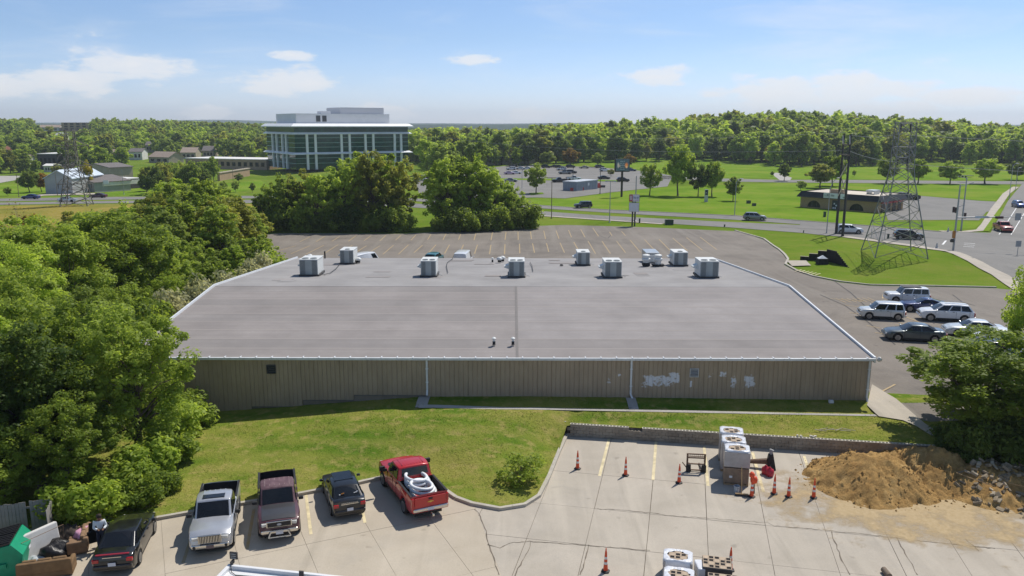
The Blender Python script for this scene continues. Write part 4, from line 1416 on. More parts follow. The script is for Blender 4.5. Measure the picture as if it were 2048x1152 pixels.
# steel container-like shed with vertical sheets
A, B, Cc = PG(1131, 381), PG(1153, 382.5), PG(1195, 378)
d = Cc - B
t = thing('steel_shed', 'long grey blue steel shed with red markers in the far car park', 'shed', (B.x, B.y, B.z - .1), math.atan2(d.y, d.x))
L, D = d.xy.length * 1.0, 5.2
MB().box(0, L, 0, D, 0, 2.9).build('wall', M('steel_blue', (.26, .30, .35), .55, var=.12, scale=1), t)
MB().box(-.1, L + .1, -.1, D + .1, 2.9, 3.1).build('roof', M('shed_roof', (.52, .55, .58), .5), t)
rb = MB().box(0, .06, -.05, 0, 0, 2.9).mesh('sheet_rib')
for k in range(int(L / .9)):
    mobj('sheet_rib', rb, MATS['steel_blue'], t, loc=(.3 + k * .9, 0, 0))
for k in range(5):
    o = mobj('sheet_rib', rb, MATS['steel_blue'], t, loc=(0, .5 + k, 0), rz=R(-90))
MB().box(L * .52, L * .6, -.03, 0, 1.5, 2.4).build('notice', MATS['sign_white'], t)
for i, (px, py, s) in enumerate([(1144, 382, 1.1), (1163, 381, 1.4), (1195, 372, 1.6), (1198, 376, 1.2)]):
    q = PG(px, py)
    o = MB().box(-s / 2, s / 2, -.3, .3, 0, 1.0).box(-s / 2, -s / 2 + .1, -.5, .5, 0, .1).box(s / 2 - .1, s / 2, -.5, .5, 0, .1).build('barrier', M('barrier_red', (.52, .06, .05), .5))
    tag(o, ['red barrier at the near corner of the steel shed', 'red barrier along the long side of the steel shed', 'red crate at the far end of the steel shed', 'low red barrier at the far end of the steel shed'][i], 'barrier')
    o.location = q
for i, (px, py) in enumerate([(1182, 378), (1204, 375)]):
    q = PG(px, py)
    tag(MB().box(-1, 1, -.6, .6, 0, .7).box(-1.05, 1.05, -.65, .65, .7, .78).build('skip_bin', MATS['louvre_dark']), ['black bin beside the steel shed', 'long black bin past the steel shed'][i], 'bin').location = q
# left side of town
shed('metal_workshop', 'pale grey metal workshop with gable behind the left pylon', (92, 388), (146, 388), 0, 22, 5.0, m['wall_grey'], m['roof_blue'], gable=2.6, ridge='y')
t = shed('stone_hall', 'long low grey hall with white band and slate roof at left', (190, 385), (262, 381), 0, 20, 3.6, m['wall_grey'], m['roof_slate'], gable=1.6)
MB().box(3, 30, -.25, 0, 2.6, 4.0).build('white_band', m['roof_white'], t)
shed('annex', 'grey and red roofed annex behind the long grey hall', (222, 372), (268, 369), 0, 18, 7.0, m['wall_beige'], m['roof_slate'], gable=1.2, ridge='x')
shed('red_hall', 'dark red roofed hall left of the annex', (190, 368), (220, 367), 0, 16, 5.0, m['wall_red'], m['roof_redbrown'], gable=2.2)
shed('low_annex', 'low dark annex with white roof right of the grey hall', (256, 378), (282, 376), 0, 12, 3.5, m['wall_dark'], m['roof_white'])
shed('school_building', 'long low tan building with white roof left of the office block', (372, 336), (534, 340), 0, 20, 5.2, m['wall_tan'], m['roof_white'], wins=14)
t = shed('garden_wall', 'tan retaining wall below the long low building', (440, 362), (500, 352), 0, 1.0, 3.4, m['wall_tan'], m['wall_beige'], cat='wall')
shed('dark_block', 'dark brown apartment block with white parapet behind the left pylon', (78, 339), (116, 339), 0, 18, 8.0, m['wall_dark'], m['roof_white'], wins=4)
t = shed('apartment_block', 'tan brick apartment block on the left skyline', (124, 262), (183, 262), 0, 20, 9.0, m['wall_tan'], m['roof_tan'])
for k in range(4):
    L = 30
    for j in range(3):
        MB().box(3 + k * 6.5, 6.5 + k * 6.5, -.4, 0, 1.6 + j * 2.8, 3.4 + j * 2.8).build('window', m['dark_glass'], t)
houses = [('white_house', 'white two storey house with dark fir beside it, left of the long roof', (259, 320), (285, 320), 9, 5, 'wall_white', 'roof_slate', 2), ('low_house', 'low brown roofed house left of the white house', (222, 315), (247, 315), 8, 3, 'wall_tan', 'roof_tan', 2),
          ('hill_house', 'pale house with wide roof high on the left hillside', (78, 262), (118, 262), 12, 4, 'wall_white', 'roof_tan', 2.5), ('red_roof_house', 'house with orange roof among trees at the left edge', (2, 312), (24, 312), 9, 4, 'wall_tan', 'roof_redbrown', 2.4),
          ('gabled_house', 'house with brown hip roof left of the long white roof', (298, 325), (338, 327), 11, 3.5, 'wall_beige', 'roof_tan', 3), ('twin_gable_house', 'house with two brown gables above the long white roof', (362, 318), (392, 318), 11, 4, 'wall_beige', 'roof_tan', 3),
          ('brown_roof_house', 'brown roofed house above the right part of the white roof', (405, 314), (428, 314), 11, 4, 'wall_beige', 'roof_slate', 3), ('small_shop', 'small cream shop at the far left', (42, 330), (56, 330), 8, 4, 'wall_white', 'roof_tan', 1.5),
          ('white_shed', 'white shed roof below the dark apartment block', (88, 344), (108, 344), 7, 3, 'wall_white', 'roof_white', .8), ('skyline_house', 'pale house on the left skyline', (60, 248), (80, 248), 12, 4, 'wall_white', 'roof_tan', 2.5),
          ('valley_house', 'pale house deep in the trees left of the office', (428, 290), (446, 290), 9, 5, 'wall_white', 'roof_slate', 2), ('cream_house', 'cream gabled house in the middle of the left trees', (292, 305), (310, 305), 9, 5, 'wall_beige', 'roof_slate', 2.5),
          ('distant_house', 'small pale house among the trees near the long ridge', (208, 268), (232, 268), 9, 4, 'wall_beige', 'roof_tan', 2), ('hidden_house', 'white walled house peeking out behind the pylon top', (112, 285), (128, 285), 9, 6, 'wall_white', 'roof_metal', 2),
          ('far_bungalow', 'grey bungalow between trees right of the dark block', (184, 308), (199, 308), 8, 4, 'wall_white', 'roof_slate', 1.5)]
for nm, lab, a, b, dep, h, wl, rf, gb in houses:
    shed(nm, lab, a, b, 0, dep, h, m[wl], m[rf], gable=gb, wins=3, cat='house')

# ------------------------------------------------------------------ vehicles
mat_glass('car_glass', (.010, .012, .015), .04, .42, .12)
M('tyre', (.018, .018, .019), .85, var=.3, scale=12)
M('rim', (.42, .43, .45), .3, metal=.8, var=.1)
M('rim_dark', (.03, .03, .032), .5)
M('chrome', (.62, .60, .56), .18, metal=.9, var=.1, scale=3)
M('lens_clear', (.55, .54, .50), .12, var=.15, scale=10, coat=.8)
M('lens_red', (.40, .012, .015), .2, var=.2, scale=10, coat=.8)
M('lens_amber', (.55, .22, .04), .3)
M('plastic_black', (.018, .018, .02), .6, var=.2)
M('bed_liner', (.014, .014, .017), .8, var=.3, scale=6)
M('plate_white', (.55, .58, .66), .5, var=.05)


def paint(name, c, rough=.28, metal=.25):
    return M('paint_' + name, c, rough, metal, var=.07, scale=1.5, coat=.7, grime=.10)


def interp(pts, t):
    return float(np.interp(t, [p[0] for p in pts], [p[1] for p in pts]))


KINDS = {
    # deck: height of hood, belt and boot along the length (0 rear .. 1 front); cab: base and roof stations
    'sedan': dict(L=4.85, W=1.84, sill=.22, wr=.33, axles=(.20, .80), deck=[(0, .62), (.01, .92), (.05, 1.0), (.16, 1.02), (.40, .98), (.70, .95), (.90, .84), (.975, .70), (1, .50)],
                  cab=(.13, .31, .57, .74), roof=1.46, split=[(.08, .44), (.49, .92)]),
    'compact': dict(L=4.6, W=1.80, sill=.22, wr=.32, axles=(.19, .80), deck=[(0, .62), (.012, .98), (.05, 1.05), (.13, 1.06), (.40, 1.0), (.70, .98), (.90, .88), (.975, .72), (1, .5)],
                    cab=(.075, .26, .56, .75), roof=1.47, split=[(.08, .44), (.49, .92)]),
    'coupe': dict(L=4.6, W=1.84, sill=.2, wr=.33, axles=(.19, .80), deck=[(0, .6), (.012, .92), (.10, 1.0), (.40, .95), (.66, .92), (.90, .82), (.975, .66), (1, .48)],
                  cab=(.07, .34, .50, .68), roof=1.36, split=[(.12, .40), (.45, .93)]),
    'suv': dict(L=4.75, W=1.87, sill=.28, wr=.36, axles=(.19, .81), deck=[(0, .60), (.01, 1.08), (.30, 1.14), (.72, 1.10), (.92, 1.0), (.98, .84), (1, .58)],
                cab=(.012, .12, .58, .77), roof=1.70, split=[(.05, .30), (.34, .62), (.66, .95)]),
    'box': dict(L=4.12, W=1.79, sill=.26, wr=.34, axles=(.17, .80), deck=[(0, .58), (.012, 1.0), (.3, 1.03), (.72, 1.02), (.93, .96), (.98, .82), (1, .55)],
                cab=(.015, .075, .60, .76), roof=1.66, split=[(.04, .26), (.30, .58), (.62, .95)]),
    'jeep': dict(L=4.3, W=1.85, sill=.32, wr=.36, axles=(.18, .81), deck=[(0, .60), (.012, 1.05), (.3, 1.06), (.72, 1.06), (.95, 1.02), (.985, .9), (1, .6)],
                 cab=(.015, .05, .62, .72), roof=1.70, split=[(.04, .28), (.32, .60), (.64, .96)]),
    'pickup': dict(L=5.75, W=2.0, sill=.36, wr=.40, axles=(.215, .825), deck=[(0, .72), (.008, 1.28), (.385, 1.30), (.39, 1.26), (.72, 1.20), (.93, 1.14), (.985, 1.0), (1, .66)],
                   cab=(.388, .415, .615, .715), roof=1.92, split=[(.06, .44), (.49, .93)], bed=(.025, .372, .62)),
    'van': dict(L=5.4, W=2.0, sill=.30, wr=.34, axles=(.18, .83), deck=[(0, .55), (.006, 1.12), (.3, 1.15), (.80, 1.12), (.95, 1.0), (.99, .8), (1, .55)],
                cab=(.006, .02, .72, .90), roof=2.25, split=[(.74, .95)]),
}
_vmesh = {}


def veh_meshes(kind):
    if kind in _vmesh:
        return _vmesh[kind]
    K = KINDS[kind]
    L, W, zc, wr = K['L'], K['W'], K['wr'], K['wr']
    hw = W / 2
    xs = list(np.linspace(0, 1, 41))
    for a in K['axles']:
        xs += [a + s * (wr + .07) / L for s in (-1.001, -.999)] + [a + s * (wr + .07) / L for s in (.999, 1.001)]
    bed = K.get('bed')
    if bed:
        xs += [bed[0] - .0005, bed[0] + .0005, bed[1] - .0005, bed[1] + .0005]
    xs = sorted(set(round(x, 5) for x in xs))
    wpts = [(0, .86), (.02, .93), (.07, .975), (.2, 1), (.78, 1), (.92, .965), (.975, .90), (1, .76)] if kind not in ('pickup', 'van', 'jeep') else [(0, .94), (.02, .98), (.1, 1), (.85, 1), (.96, .965), (.985, .93), (1, .84)]
    Ra = wr + .07
    secs, inner = [], []
    for t in xs:
        x = (t - .5) * L
        w = hw * interp(wpts, t)
        zd = interp(K['deck'], t)
        zb = K['sill'] + (.10 if t < .03 or t > .97 else 0)
        flare = 0
        for a in K['axles']:
            dx = x - (a - .5) * L
            if abs(dx) < Ra:
                zb = max(zb, wr + math.sqrt(Ra * Ra - dx * dx))
                flare = max(flare, .025 * (1 - abs(dx) / Ra) ** .5)
        w += flare
        zb = min(zb, zd - .05)
        h = zd - zb
        inb = bed and bed[0] < t < bed[1]
        s = [(w * .93, zb), (w * .99, zb + h * .10), (w, zb + h * .45), (w * .985, zb + h * .82), (w * .955, zd - .015), (w * .93, zd)]
        if inb:
            s += [(w - .13, zd)]
        else:
            s += [(w * .5, zd + .035)]
        secs.append((x, s, inb, w, zd))
    # outer skin
    V, F = [], []
    npt = len(secs[0][1])
    idx = []
    for (x, s, inb, w, zd) in secs:
        row = []
        for sgn in (1, -1):
            row.append([len(V) + k for k in range(npt)])
            V += [(x, sgn * y, z) for y, z in s]
        V.append((x, 0, s[-1][1] + (.012 if not inb else 0)))
        row.append(len(V) - 1)
        idx.append((row, inb))
    for (a, ia), (b, ib) in zip(idx[:-1], idx[1:]):
        for sd in (0, 1):
            for k in range(npt - 1):
                q = (a[sd][k], b[sd][k], b[sd][k + 1], a[sd][k + 1])
                F.append(q if sd == 1 else q[::-1])
            if not (ia and ib):
                q = (a[sd][-1], b[sd][-1], b[2], a[2])
                F.append(q if sd == 1 else q[::-1])
        F.append((a[0][0], b[0][0], b[1][0], a[1][0]))
    for (row, _), fl in ((idx[0], 0), (idx[-1], 1)):
        loop = row[0] + [row[2]] + row[1][::-1]
        F.append(tuple(loop if fl else loop[::-1]))
    mb = MB()
    mb.v, mb.f = V, F
    me = mb.mesh('body', smooth=32)
    bm = bmesh.new()
    bm.from_mesh(me)
    bmesh.ops.recalc_face_normals(bm, faces=bm.faces[:])
    bm.to_mesh(me)
    bm.free()
    out = {'body': me}
    if bed:
        x0, x1 = (bed[0] - .5) * L, (bed[1] - .5) * L
        zt = 1.265
        wi = hw - .13
        b = MB()
        b.add([(x0, -wi, bed[2]), (x1, -wi, bed[2]), (x1, wi, bed[2]), (x0, wi, bed[2]), (x0, -wi, zt), (x1, -wi, zt), (x1, wi, zt), (x0, wi, zt)],
              [(0, 1, 2, 3), (0, 4, 5, 1), (1, 5, 6, 2), (2, 6, 7, 3), (3, 7, 4, 0)])
        for a in (K['axles'][0],):
            ax = (a - .5) * L
            for s in (-1, 1):
                b.box(ax - .42, ax + .42, s * wi - (.2 if s > 0 else 0), s * wi + (0 if s > 0 else .2), bed[2], bed[2] + .24)
        out['bed_liner'] = b.mesh('bed_liner')
        out['bed_rail'] = [MB().box(x0 - .02, x1, s * (hw - .075) - .05, s * (hw - .075) + .05, 1.285, 1.312).mesh('bed_rail') for s in (-1, 1)]
    # cabin shell
    ta, tb, tcx, td = K['cab']
    xa, xb, xc, xd = [(q - .5) * L for q in (ta, tb, tcx, td)]
    za, zdk = interp(K['deck'], ta + .02) - .03, interp(K['deck'], td) - .03
    wb, wt = hw * .935, hw * (.76 if kind not in ('van', 'pickup', 'jeep', 'box') else .83)
    zr = K['roof']
    base = [(xa, wb * .93, za), (xb, wb, za + .01), (xc, wb, zdk + .02), (xd, wb * .90, zdk)]
    top = [(xb, wt * .95, zr - .07), (xb + (xc - xb) * .33, wt, zr - .035), (xb + (xc - xb) * .68, wt, zr - .03), (xc, wt * .96, zr - .07)]
    cv, cf = [], []
    for s in (1, -1):
        cv += [(x, s * y, z) for x, y, z in base] + [(x, s * y, z) for x, y, z in top] + [(x, s * y * .5, z + .045) for x, y, z in top]
    n = 12
    for s in (0, 1):
        o = s * n
        fs = [(o + 0, o + 1, o + 4), (o + 1, o + 2, o + 7, o + 6, o + 5, o + 4), (o + 2, o + 3, o + 7)]
        fs += [(o + 4 + k, o + 5 + k, o + 9 + k, o + 8 + k) for k in range(3)]
        cf += fs
    cf += [(8 + k, 9 + k, n + 9 + k, n + 8 + k) for k in range(3)]
    cf += [(0, 4, 8, n + 8, n + 4, n + 0), (3, 7, 11, n + 11, n + 7, n + 3)]
    cb = MB()
    cb.v, cb.f = cv, cf
    me = cb.mesh('cab')
    bm = bmesh.new()
    bm.from_mesh(me)
    bmesh.ops.recalc_face_normals(bm, faces=bm.faces[:])
    sharp = [e for e in bm.edges if len(e.link_faces) == 2 and e.calc_face_angle() > .35]
    bmesh.ops.bevel(bm, geom=sharp, offset=.045, segments=3, affect='EDGES', profile=.5, clamp_overlap=True)
    bm.to_mesh(me)
    bm.free()
    me.shade_smooth()
    me.set_sharp_from_angle(angle=R(40))
    out['cab'] = me

    def patch(c, u0, u1, v0, v1, off, n=4, bulge=0.0):
        """bilinear patch on four corners (bottom-left, bottom-right, top-right, top-left)"""
        c = [Vector(p) for p in c]
        nrm = (c[1] - c[0]).cross(c[3] - c[0]).normalized()
        mb2 = MB()
        vs = []
        for j in range(n + 1):
            for i in range(n + 1):
                u, v = u0 + (u1 - u0) * i / n, v0 + (v1 - v0) * j / n
                p = (c[0] * (1 - u) + c[1] * u) * (1 - v) + (c[3] * (1 - u) + c[2] * u) * v
                vs.append(p + nrm * (off + bulge * (1 - (2 * u - 1) ** 2)))
        k = n + 1
        fs = [(j * k + i, j * k + i + 1, (j + 1) * k + i + 1, (j + 1) * k + i) for j in range(n) for i in range(n)]
        # rim back to the shell
        ring = list(range(k)) + [j * k + n for j in range(1, k)] + list(range(n * k + n - 1, n * k - 1, -1)) + [j * k for j in range(n - 1, 0, -1)]
        m0 = len(vs)
        vs += [vs[i] - nrm * .03 for i in ring]
        q = len(ring)
        fs += [(ring[(i + 1) % q], ring[i], m0 + i, m0 + (i + 1) % q) for i in range(q)]
        mb2.add(vs, fs)
        return mb2.mesh('glass', smooth=30)
    b, tp = base, top
    R3 = lambda p, s: (p[0], p[1] * s, p[2])
    out['windscreen'] = patch([R3(b[3], -1), R3(b[3], 1), R3(tp[3], 1), R3(tp[3], -1)][::1], .05, .95, .05, .93, .014, bulge=.02)
    if kind != 'van':
        out['rear_window'] = patch([R3(b[0], 1), R3(b[0], -1), R3(tp[0], -1), R3(tp[0], 1)], .08, .92, .12 if kind in ('sedan', 'compact', 'coupe') else .30, .92, .014, bulge=.015)
    sides = []
    for s in (-1, 1):
        # side plane between belt (a..d) and roof (b..c)
        q = [R3((xa + .06, wb, za), s), R3((xd - .05, wb, zdk), s), R3((xc, wt * 1.0, zr - .05), s), R3((xb, wt * 1.0, zr - .05), s)]
        for (u0, u1) in K['split']:
            if s < 0:
                sides.append(patch(q, u0, u1, .10, .88, .012))
            else:
                qq = [q[1], q[0], q[3], q[2]]
                sides.append(patch(qq, 1 - u1, 1 - u0, .10, .88, .012))
    out['side_windows'] = sides
    # wheels
    wb_ = MB().lathe([(wr * .62, -.11), (wr * .93, -.115), (wr, -.08), (wr, .08), (wr * .93, .115), (wr * .62, .11)], (0, 0, 0), 22, Matrix.Rotation(R(90), 3, 'X')).mesh('tyre', smooth=40)
    out['tyre'] = wb_
    rm = MB().lathe([(wr * .66, -.10), (wr * .62, -.085), (wr * .2, -.06), (wr * .15, -.075)], (0, 0, 0), 20, Matrix.Rotation(R(90), 3, 'X'))
    out['rim_back'] = rm.mesh('rim')
    sp = MB()
    for k in range(5):
        a = 2 * math.pi * k / 5
        mt = Matrix.Rotation(a, 4, 'Y')
        sp.box(-.05, .05, .07, .112, .0, wr * .64, mt)
    sp.lathe([(wr * .68, -.117), (wr * .68, -.10), (wr * .60, -.10), (wr * .60, -.117)], (0, 0, 0), 20, Matrix.Rotation(R(90), 3, 'X'))
    out['spokes'] = sp.mesh('spokes')
    _vmesh[kind] = out
    return out


def vehicle(name, label, kind, pt, loc, heading, group='parked cars', detail=True, cat='car', scale=1.0, roof_pt=None, grille='dark', lift=0.0, rim='rim', under=None, glass=None, tail='lens_red', hood_pt=None):
    K = KINDS[kind]
    S = veh_meshes(kind)
    L, W, wr = K['L'], K['W'], K['wr']
    hw = W / 2
    t = thing(name, label, cat, loc, R(heading), group, scale)
    gl = glass or MATS['car_glass']
    mobj('body', S['body'], pt, t, loc=(0, 0, lift))
    cabo = mobj('cab', S['cab'], roof_pt or pt, t, loc=(0, 0, lift))
    mobj('windscreen', S['windscreen'], gl, t, loc=(0, 0, lift))
    if 'rear_window' in S:
        mobj('rear_window', S['rear_window'], gl, t, loc=(0, 0, lift))
    for me in S['side_windows']:
        mobj('side_window', me, gl, t, loc=(0, 0, lift))
    if 'bed_liner' in S:
        mobj('bed_liner', S['bed_liner'], MATS['bed_liner'], t, loc=(0, 0, lift))
        for me in S['bed_rail']:
            mobj('bed_rail', me, MATS['plastic_black'], t, loc=(0, 0, lift))
    for a in K['axles']:
        for s in (-1, 1):
            w = mobj('wheel', S['tyre'], MATS['tyre'], t, loc=((a - .5) * L, s * (hw - .10), wr), rz=0 if s > 0 else math.pi)
            if detail:
                mobj('rim', S['rim_back'], MATS['rim_dark'], w)
                mobj('spokes', S['spokes'], MATS[rim], w)
            else:
                mobj('rim', S['rim_back'], MATS[rim], w)
    key = kind + '#e'
    if key not in _vmesh:
        e = {}
        zf = interp(K['deck'], .975)
        zr_ = interp(K['deck'], .02)
        xf, xr = L / 2, -L / 2
        e['underbody'] = MB().box(xr + .35, xf - .35, -hw * .72, hw * .72, .17, .55).mesh('underbody')
        hl = []
        for s in (-1, 1):
            hl.append(MB().cbox((xf - .13, s * hw * .66, zf - .10), (.22, hw * .36, .15), rz=-s * R(16)).mesh('headlight', bevel=.03))
        e['headlight'] = hl
        tl = []
        big = kind in ('pickup', 'suv', 'van', 'jeep', 'box')
        for s in (-1, 1):
            tl.append(MB().cbox((xr + .055, s * hw * (.90 if kind in ('pickup', 'van') else .78), zr_ - (.26 if big else .16)), (.12, hw * (.13 if kind in ('pickup', 'van') else .30), .38 if big else .16), rz=s * R(7)).mesh('tail_light', bevel=.02))
        e['tail_light'] = tl
        e['grille'] = MB().cbox((xf - .035, 0, zf - .14), (.09, hw * (.95 if kind == 'pickup' else .80), .22 if kind == 'pickup' else .13)).mesh('grille', bevel=.02)
        e['bumper'] = [MB().cbox((xf - .05, 0, .48 + (.10 if kind == 'pickup' else 0)), (.20, W * .86, .20)).mesh('bumper', bevel=.05), MB().cbox((xr + .02, 0, .50 + (.10 if kind == 'pickup' else 0)), (.20, W * .90, .20)).mesh('bumper', bevel=.05)]
        e['plate'] = MB().cbox((xr - .085, 0, .52 + (.1 if kind == 'pickup' else .12)), (.02, .32, .16)).mesh('number_plate')
        mir = []
        xm = (K['cab'][3] - .5) * L - .28
        for s in (-1, 1):
            mir.append(MB().cbox((xm, s * (hw + .13), interp(K['deck'], K['cab'][3]) + .08), (.13, .24 if kind == 'pickup' else .2, .17 if kind == 'pickup' else .13)).mesh('mirror', bevel=.04))
        e['mirror'] = mir
        hd = []
        zb = interp(K['deck'], .5) - .10
        for s in (-1, 1):
            for u in (.40, .56):
                hd.append(MB().cbox(((u - .5) * L, s * (hw * .995), zb), (.18, .03, .035)).mesh('handle'))
        e['handle'] = hd
        sm = []
        for s in (-1, 1):
            mb = MB()
            for u in ((K['cab'][3] - .045), (K['cab'][1] + K['cab'][2]) / 2, K['cab'][1] - (-.01 if kind == 'pickup' else .015)):
                mb.box((u - .5) * L - .007, (u - .5) * L + .007, s * hw * .97 - .02, s * hw * .985 + .012 * s + .006, K['sill'] + .1, zb + .03)
            sm.append(mb.mesh('door_seam'))
        e['door_seam'] = sm
        e['trim'] = [MB().box((.29 - .5) * L, (.71 - .5) * L, s * hw * .93 - .03, s * hw * .985 + .01, K['sill'] - .04, K['sill'] + .13).mesh('sill_trim') for s in (-1, 1)]
        _vmesh[key] = e
    e = _vmesh[key]
    lz = (0, 0, lift)
    mobj('underbody', e['underbody'], MATS['plastic_black'], t)
    for me in e['headlight']:
        mobj('headlight', me, MATS['lens_clear'], t, loc=lz)
    for me in e['tail_light']:
        mobj('tail_light', me, MATS[tail], t, loc=lz)
    mobj('grille', e['grille'], MATS['chrome'] if grille == 'chrome' else MATS['plastic_black'], t, loc=lz)
    if detail:
        bm_ = under or pt
        for me in e['bumper']:
            mobj('bumper', me, bm_, t, loc=lz)
        pl = mobj('number_plate', e['plate'], MATS['plate_white'], t, loc=lz)
        for me in e['mirror']:
            mobj('mirror', me, MATS['plastic_black'] if kind == 'pickup' else pt, t, loc=lz)
        for me in e['handle']:
            mobj('door_handle', me, MATS['plastic_black'], t, loc=lz)
        for me in e['door_seam']:
            mobj('door_seam', me, MATS['plastic_black'], t, loc=lz)
        for me in e['trim']:
            mobj('sill_trim', me, MATS['plastic_black'], t, loc=lz)
    return t


P_ = paint
P_('silver', (.52, .53, .55), .3, .5); P_('black', (.012, .012, .013)); P_('charcoal', (.035, .038, .042)); P_('red', (.46, .018, .02), .3, .1); P_('white', (.74, .75, .76), .3, 0); P_('navy', (.02, .035, .13)); P_('slate', (.085, .105, .115), .3, .5)
P_('maroon', (.075, .022, .032), .55, .1); P_('grey', (.22, .23, .24), .3, .5); P_('faded_red', (.42, .09, .07), .4, 0); P_('teal', (.03, .16, .17)); P_('blue', (.05, .10, .30)); P_('pearl', (.60, .62, .62), .3, .3); P_('tan', (.42, .36, .28)); P_('pink', (.55, .38, .52)); P_('darkhood', (.045, .043, .044), .5, .2)
M('maroon_faded', (.10, .042, .055), .6, var=.3, scale=3, col2=(.17, .10, .11))
M_ = MATS
FG = 'vehicles parked along the lawn kerb'

# the five along the lawn kerb
t = vehicle('silver_pickup', 'silver crew pickup with vertical chrome grille and sunroof facing the camera', 'pickup', M_['paint_silver'], (-14.1, 35.75, 0), -76, FG, cat='pickup', scale=.94, grille='dark', under=M_['chrome'])
K = KINDS['pickup']
gr = MB().cbox((K['L'] / 2 + .015, 0, .93), (.05, 1.06, .40)).build('grille_frame', M_['chrome'], t, bevel=.02)
MB().cbox((K['L'] / 2 + .03, 0, .93), (.04, .98, .33)).build('grille_back', M_['plastic_black'], gr)
for k in range(14):
    MB().cbox((K['L'] / 2 + .055, -.455 + k * .07, .93), (.03, .028, .32)).build('grille_bar', M_['chrome'], gr)
MB().cbox((.34, 0, 1.93), (.42, 1.05, .03)).build('sunroof', M_['car_glass'], t, bevel=.012)
for k in range(5):
    MB().cbox((-.16, -.5 + k * .25, 1.922), (.5, .05, .02)).build('roof_rib', M_['paint_silver'], t)
for s in (-1, 1):
    MB().lathe([(.09, 0), (.07, .03), (.02, .035)], (K['L'] / 2 + .03, s * .72, .56), 10, Matrix.Rotation(R(90), 3, 'Y')).build('fog_lamp', M_['plastic_black'], t)
MB().cbox((K['L'] / 2 + .06, 0, .55), (.03, .34, .17)).build('number_plate', M('plate_brown', (.16, .12, .12), .6), t)
MB().cbox((K['L'] / 2 + .055, 0, .68), (.02, .9, .05)).build('bumper_slot', M_['plastic_black'], t)

t = vehicle('maroon_pickup', 'worn maroon pickup with black hood and chrome bumper guard facing the camera', 'pickup', M_['paint_maroon'], (-11.5, 37.0, 0), -73, FG, cat='pickup', scale=.95, roof_pt=M_['maroon_faded'], under=M_['chrome'], lift=.04)
L = K['L']
MB().cbox((L / 2 + .02, 0, 1.0), (.05, 1.2, .30)).build('grille_frame', M_['chrome'], t, bevel=.02)
g = MB().cbox((L / 2 + .04, 0, 1.0), (.04, 1.1, .22)).build('grille_back', M_['plastic_black'], t)
MB().lathe([(.11, 0), (.11, .02), (.04, .025)], (L / 2 + .055, 0, 1.0), 14, Matrix.Rotation(R(90), 3, 'Y') @ Matrix.Diagonal((.5, 1, 1)).to_3x3()).build('oval_badge', M('badge_grey', (.4, .42, .46), .3), g)
gd = MB()
gd.tube((L / 2 + .20, -.52, .42), (L / 2 + .20, .52, .42), .04, n=8).tube((L / 2 + .2, -.52, .42), (L / 2 + .16, -.38, .72), .04, n=8).tube((L / 2 + .2, .52, .42), (L / 2 + .16, .38, .72), .04, n=8).tube((L / 2 + .16, -.38, .72), (L / 2 + .16, .38, .72), .03, n=8)
gd.build('bumper_guard', M_['chrome'], t, smooth=40)
MB().cbox((L / 2 + .13, 0, .60), (.02, .34, .16)).build('number_plate', M_['plate_white'], t)
hd = MB()
hs = []
for k in range(7):
    u = .722 + k * .040
    hs.append(((u - .5) * L, interp(K['deck'], u) + .04 + .062))
V_, F_ = [], []
for x, z in hs:
    V_ += [(x, -.80, z - .035), (x, -.45, z - .002), (x, .45, z - .002), (x, .80, z - .035)]
for k in range(6):
    F_ += [(k * 4 + j, k * 4 + j + 4, k * 4 + j + 5, k * 4 + j + 1) for j in range(3)]
hd.add([(x, y, z - .02) for x, y, z in V_] + V_, [tuple(i + 28 for i in f)[::-1] for f in F_] + [f for f in F_])
hd.build('hood_panel', M_['paint_darkhood'], t, smooth=40)
for k in range(6):
    MB().cbox((.09, -.6 + k * .24, 1.962), (.92, .022, .012)).build('roof_rib', M('roof_scuff', (.28, .20, .20), .7, var=.4, scale=6), t)

t = vehicle('black_compact', 'black compact sedan seen from behind with stickers on its rear window', 'compact', M_['paint_black'], (-8.65, 38.6, 0), 111, FG, scale=.93)
L = KINDS['compact']['L']
MB().cbox((.05, 0, 1.495), (1.1, 1.02, .02)).build('glass_roof', M_['car_glass'], t, bevel=.008)
for i, (y, c) in enumerate([(.42, 'sign_white'), (.30, 'lens_amber'), (.22, 'lens_amber'), (-.36, 'sign_white'), (-.44, 'sign_white'), (-.50, 'plate_white')]):
    MB().cbox((-1.69 + .02 * (i % 2), y, 1.20 + .03 * (i % 3)), (.03, .07, .05), ry=R(-40)).build('sticker', M_[c], t)
MB().cbox((-L / 2 - .02, 0, .92), (.03, .9, .035)).build('boot_trim', M_['chrome'], t)
glyph_line(t, -.45, .45, -L / 2 - .0, .965, 1.0, 9, M_['chrome'], 8, 'boot_lettering').rotation_euler = (0, 0, 0)
CHILD[t.name][-1].location = (-L / 2 + .0, 0, 0)
CHILD[t.name][-1].rotation_euler = (0, 0, R(-90))
CHILD[t.name][-1].location = (-.02, 0, 0)

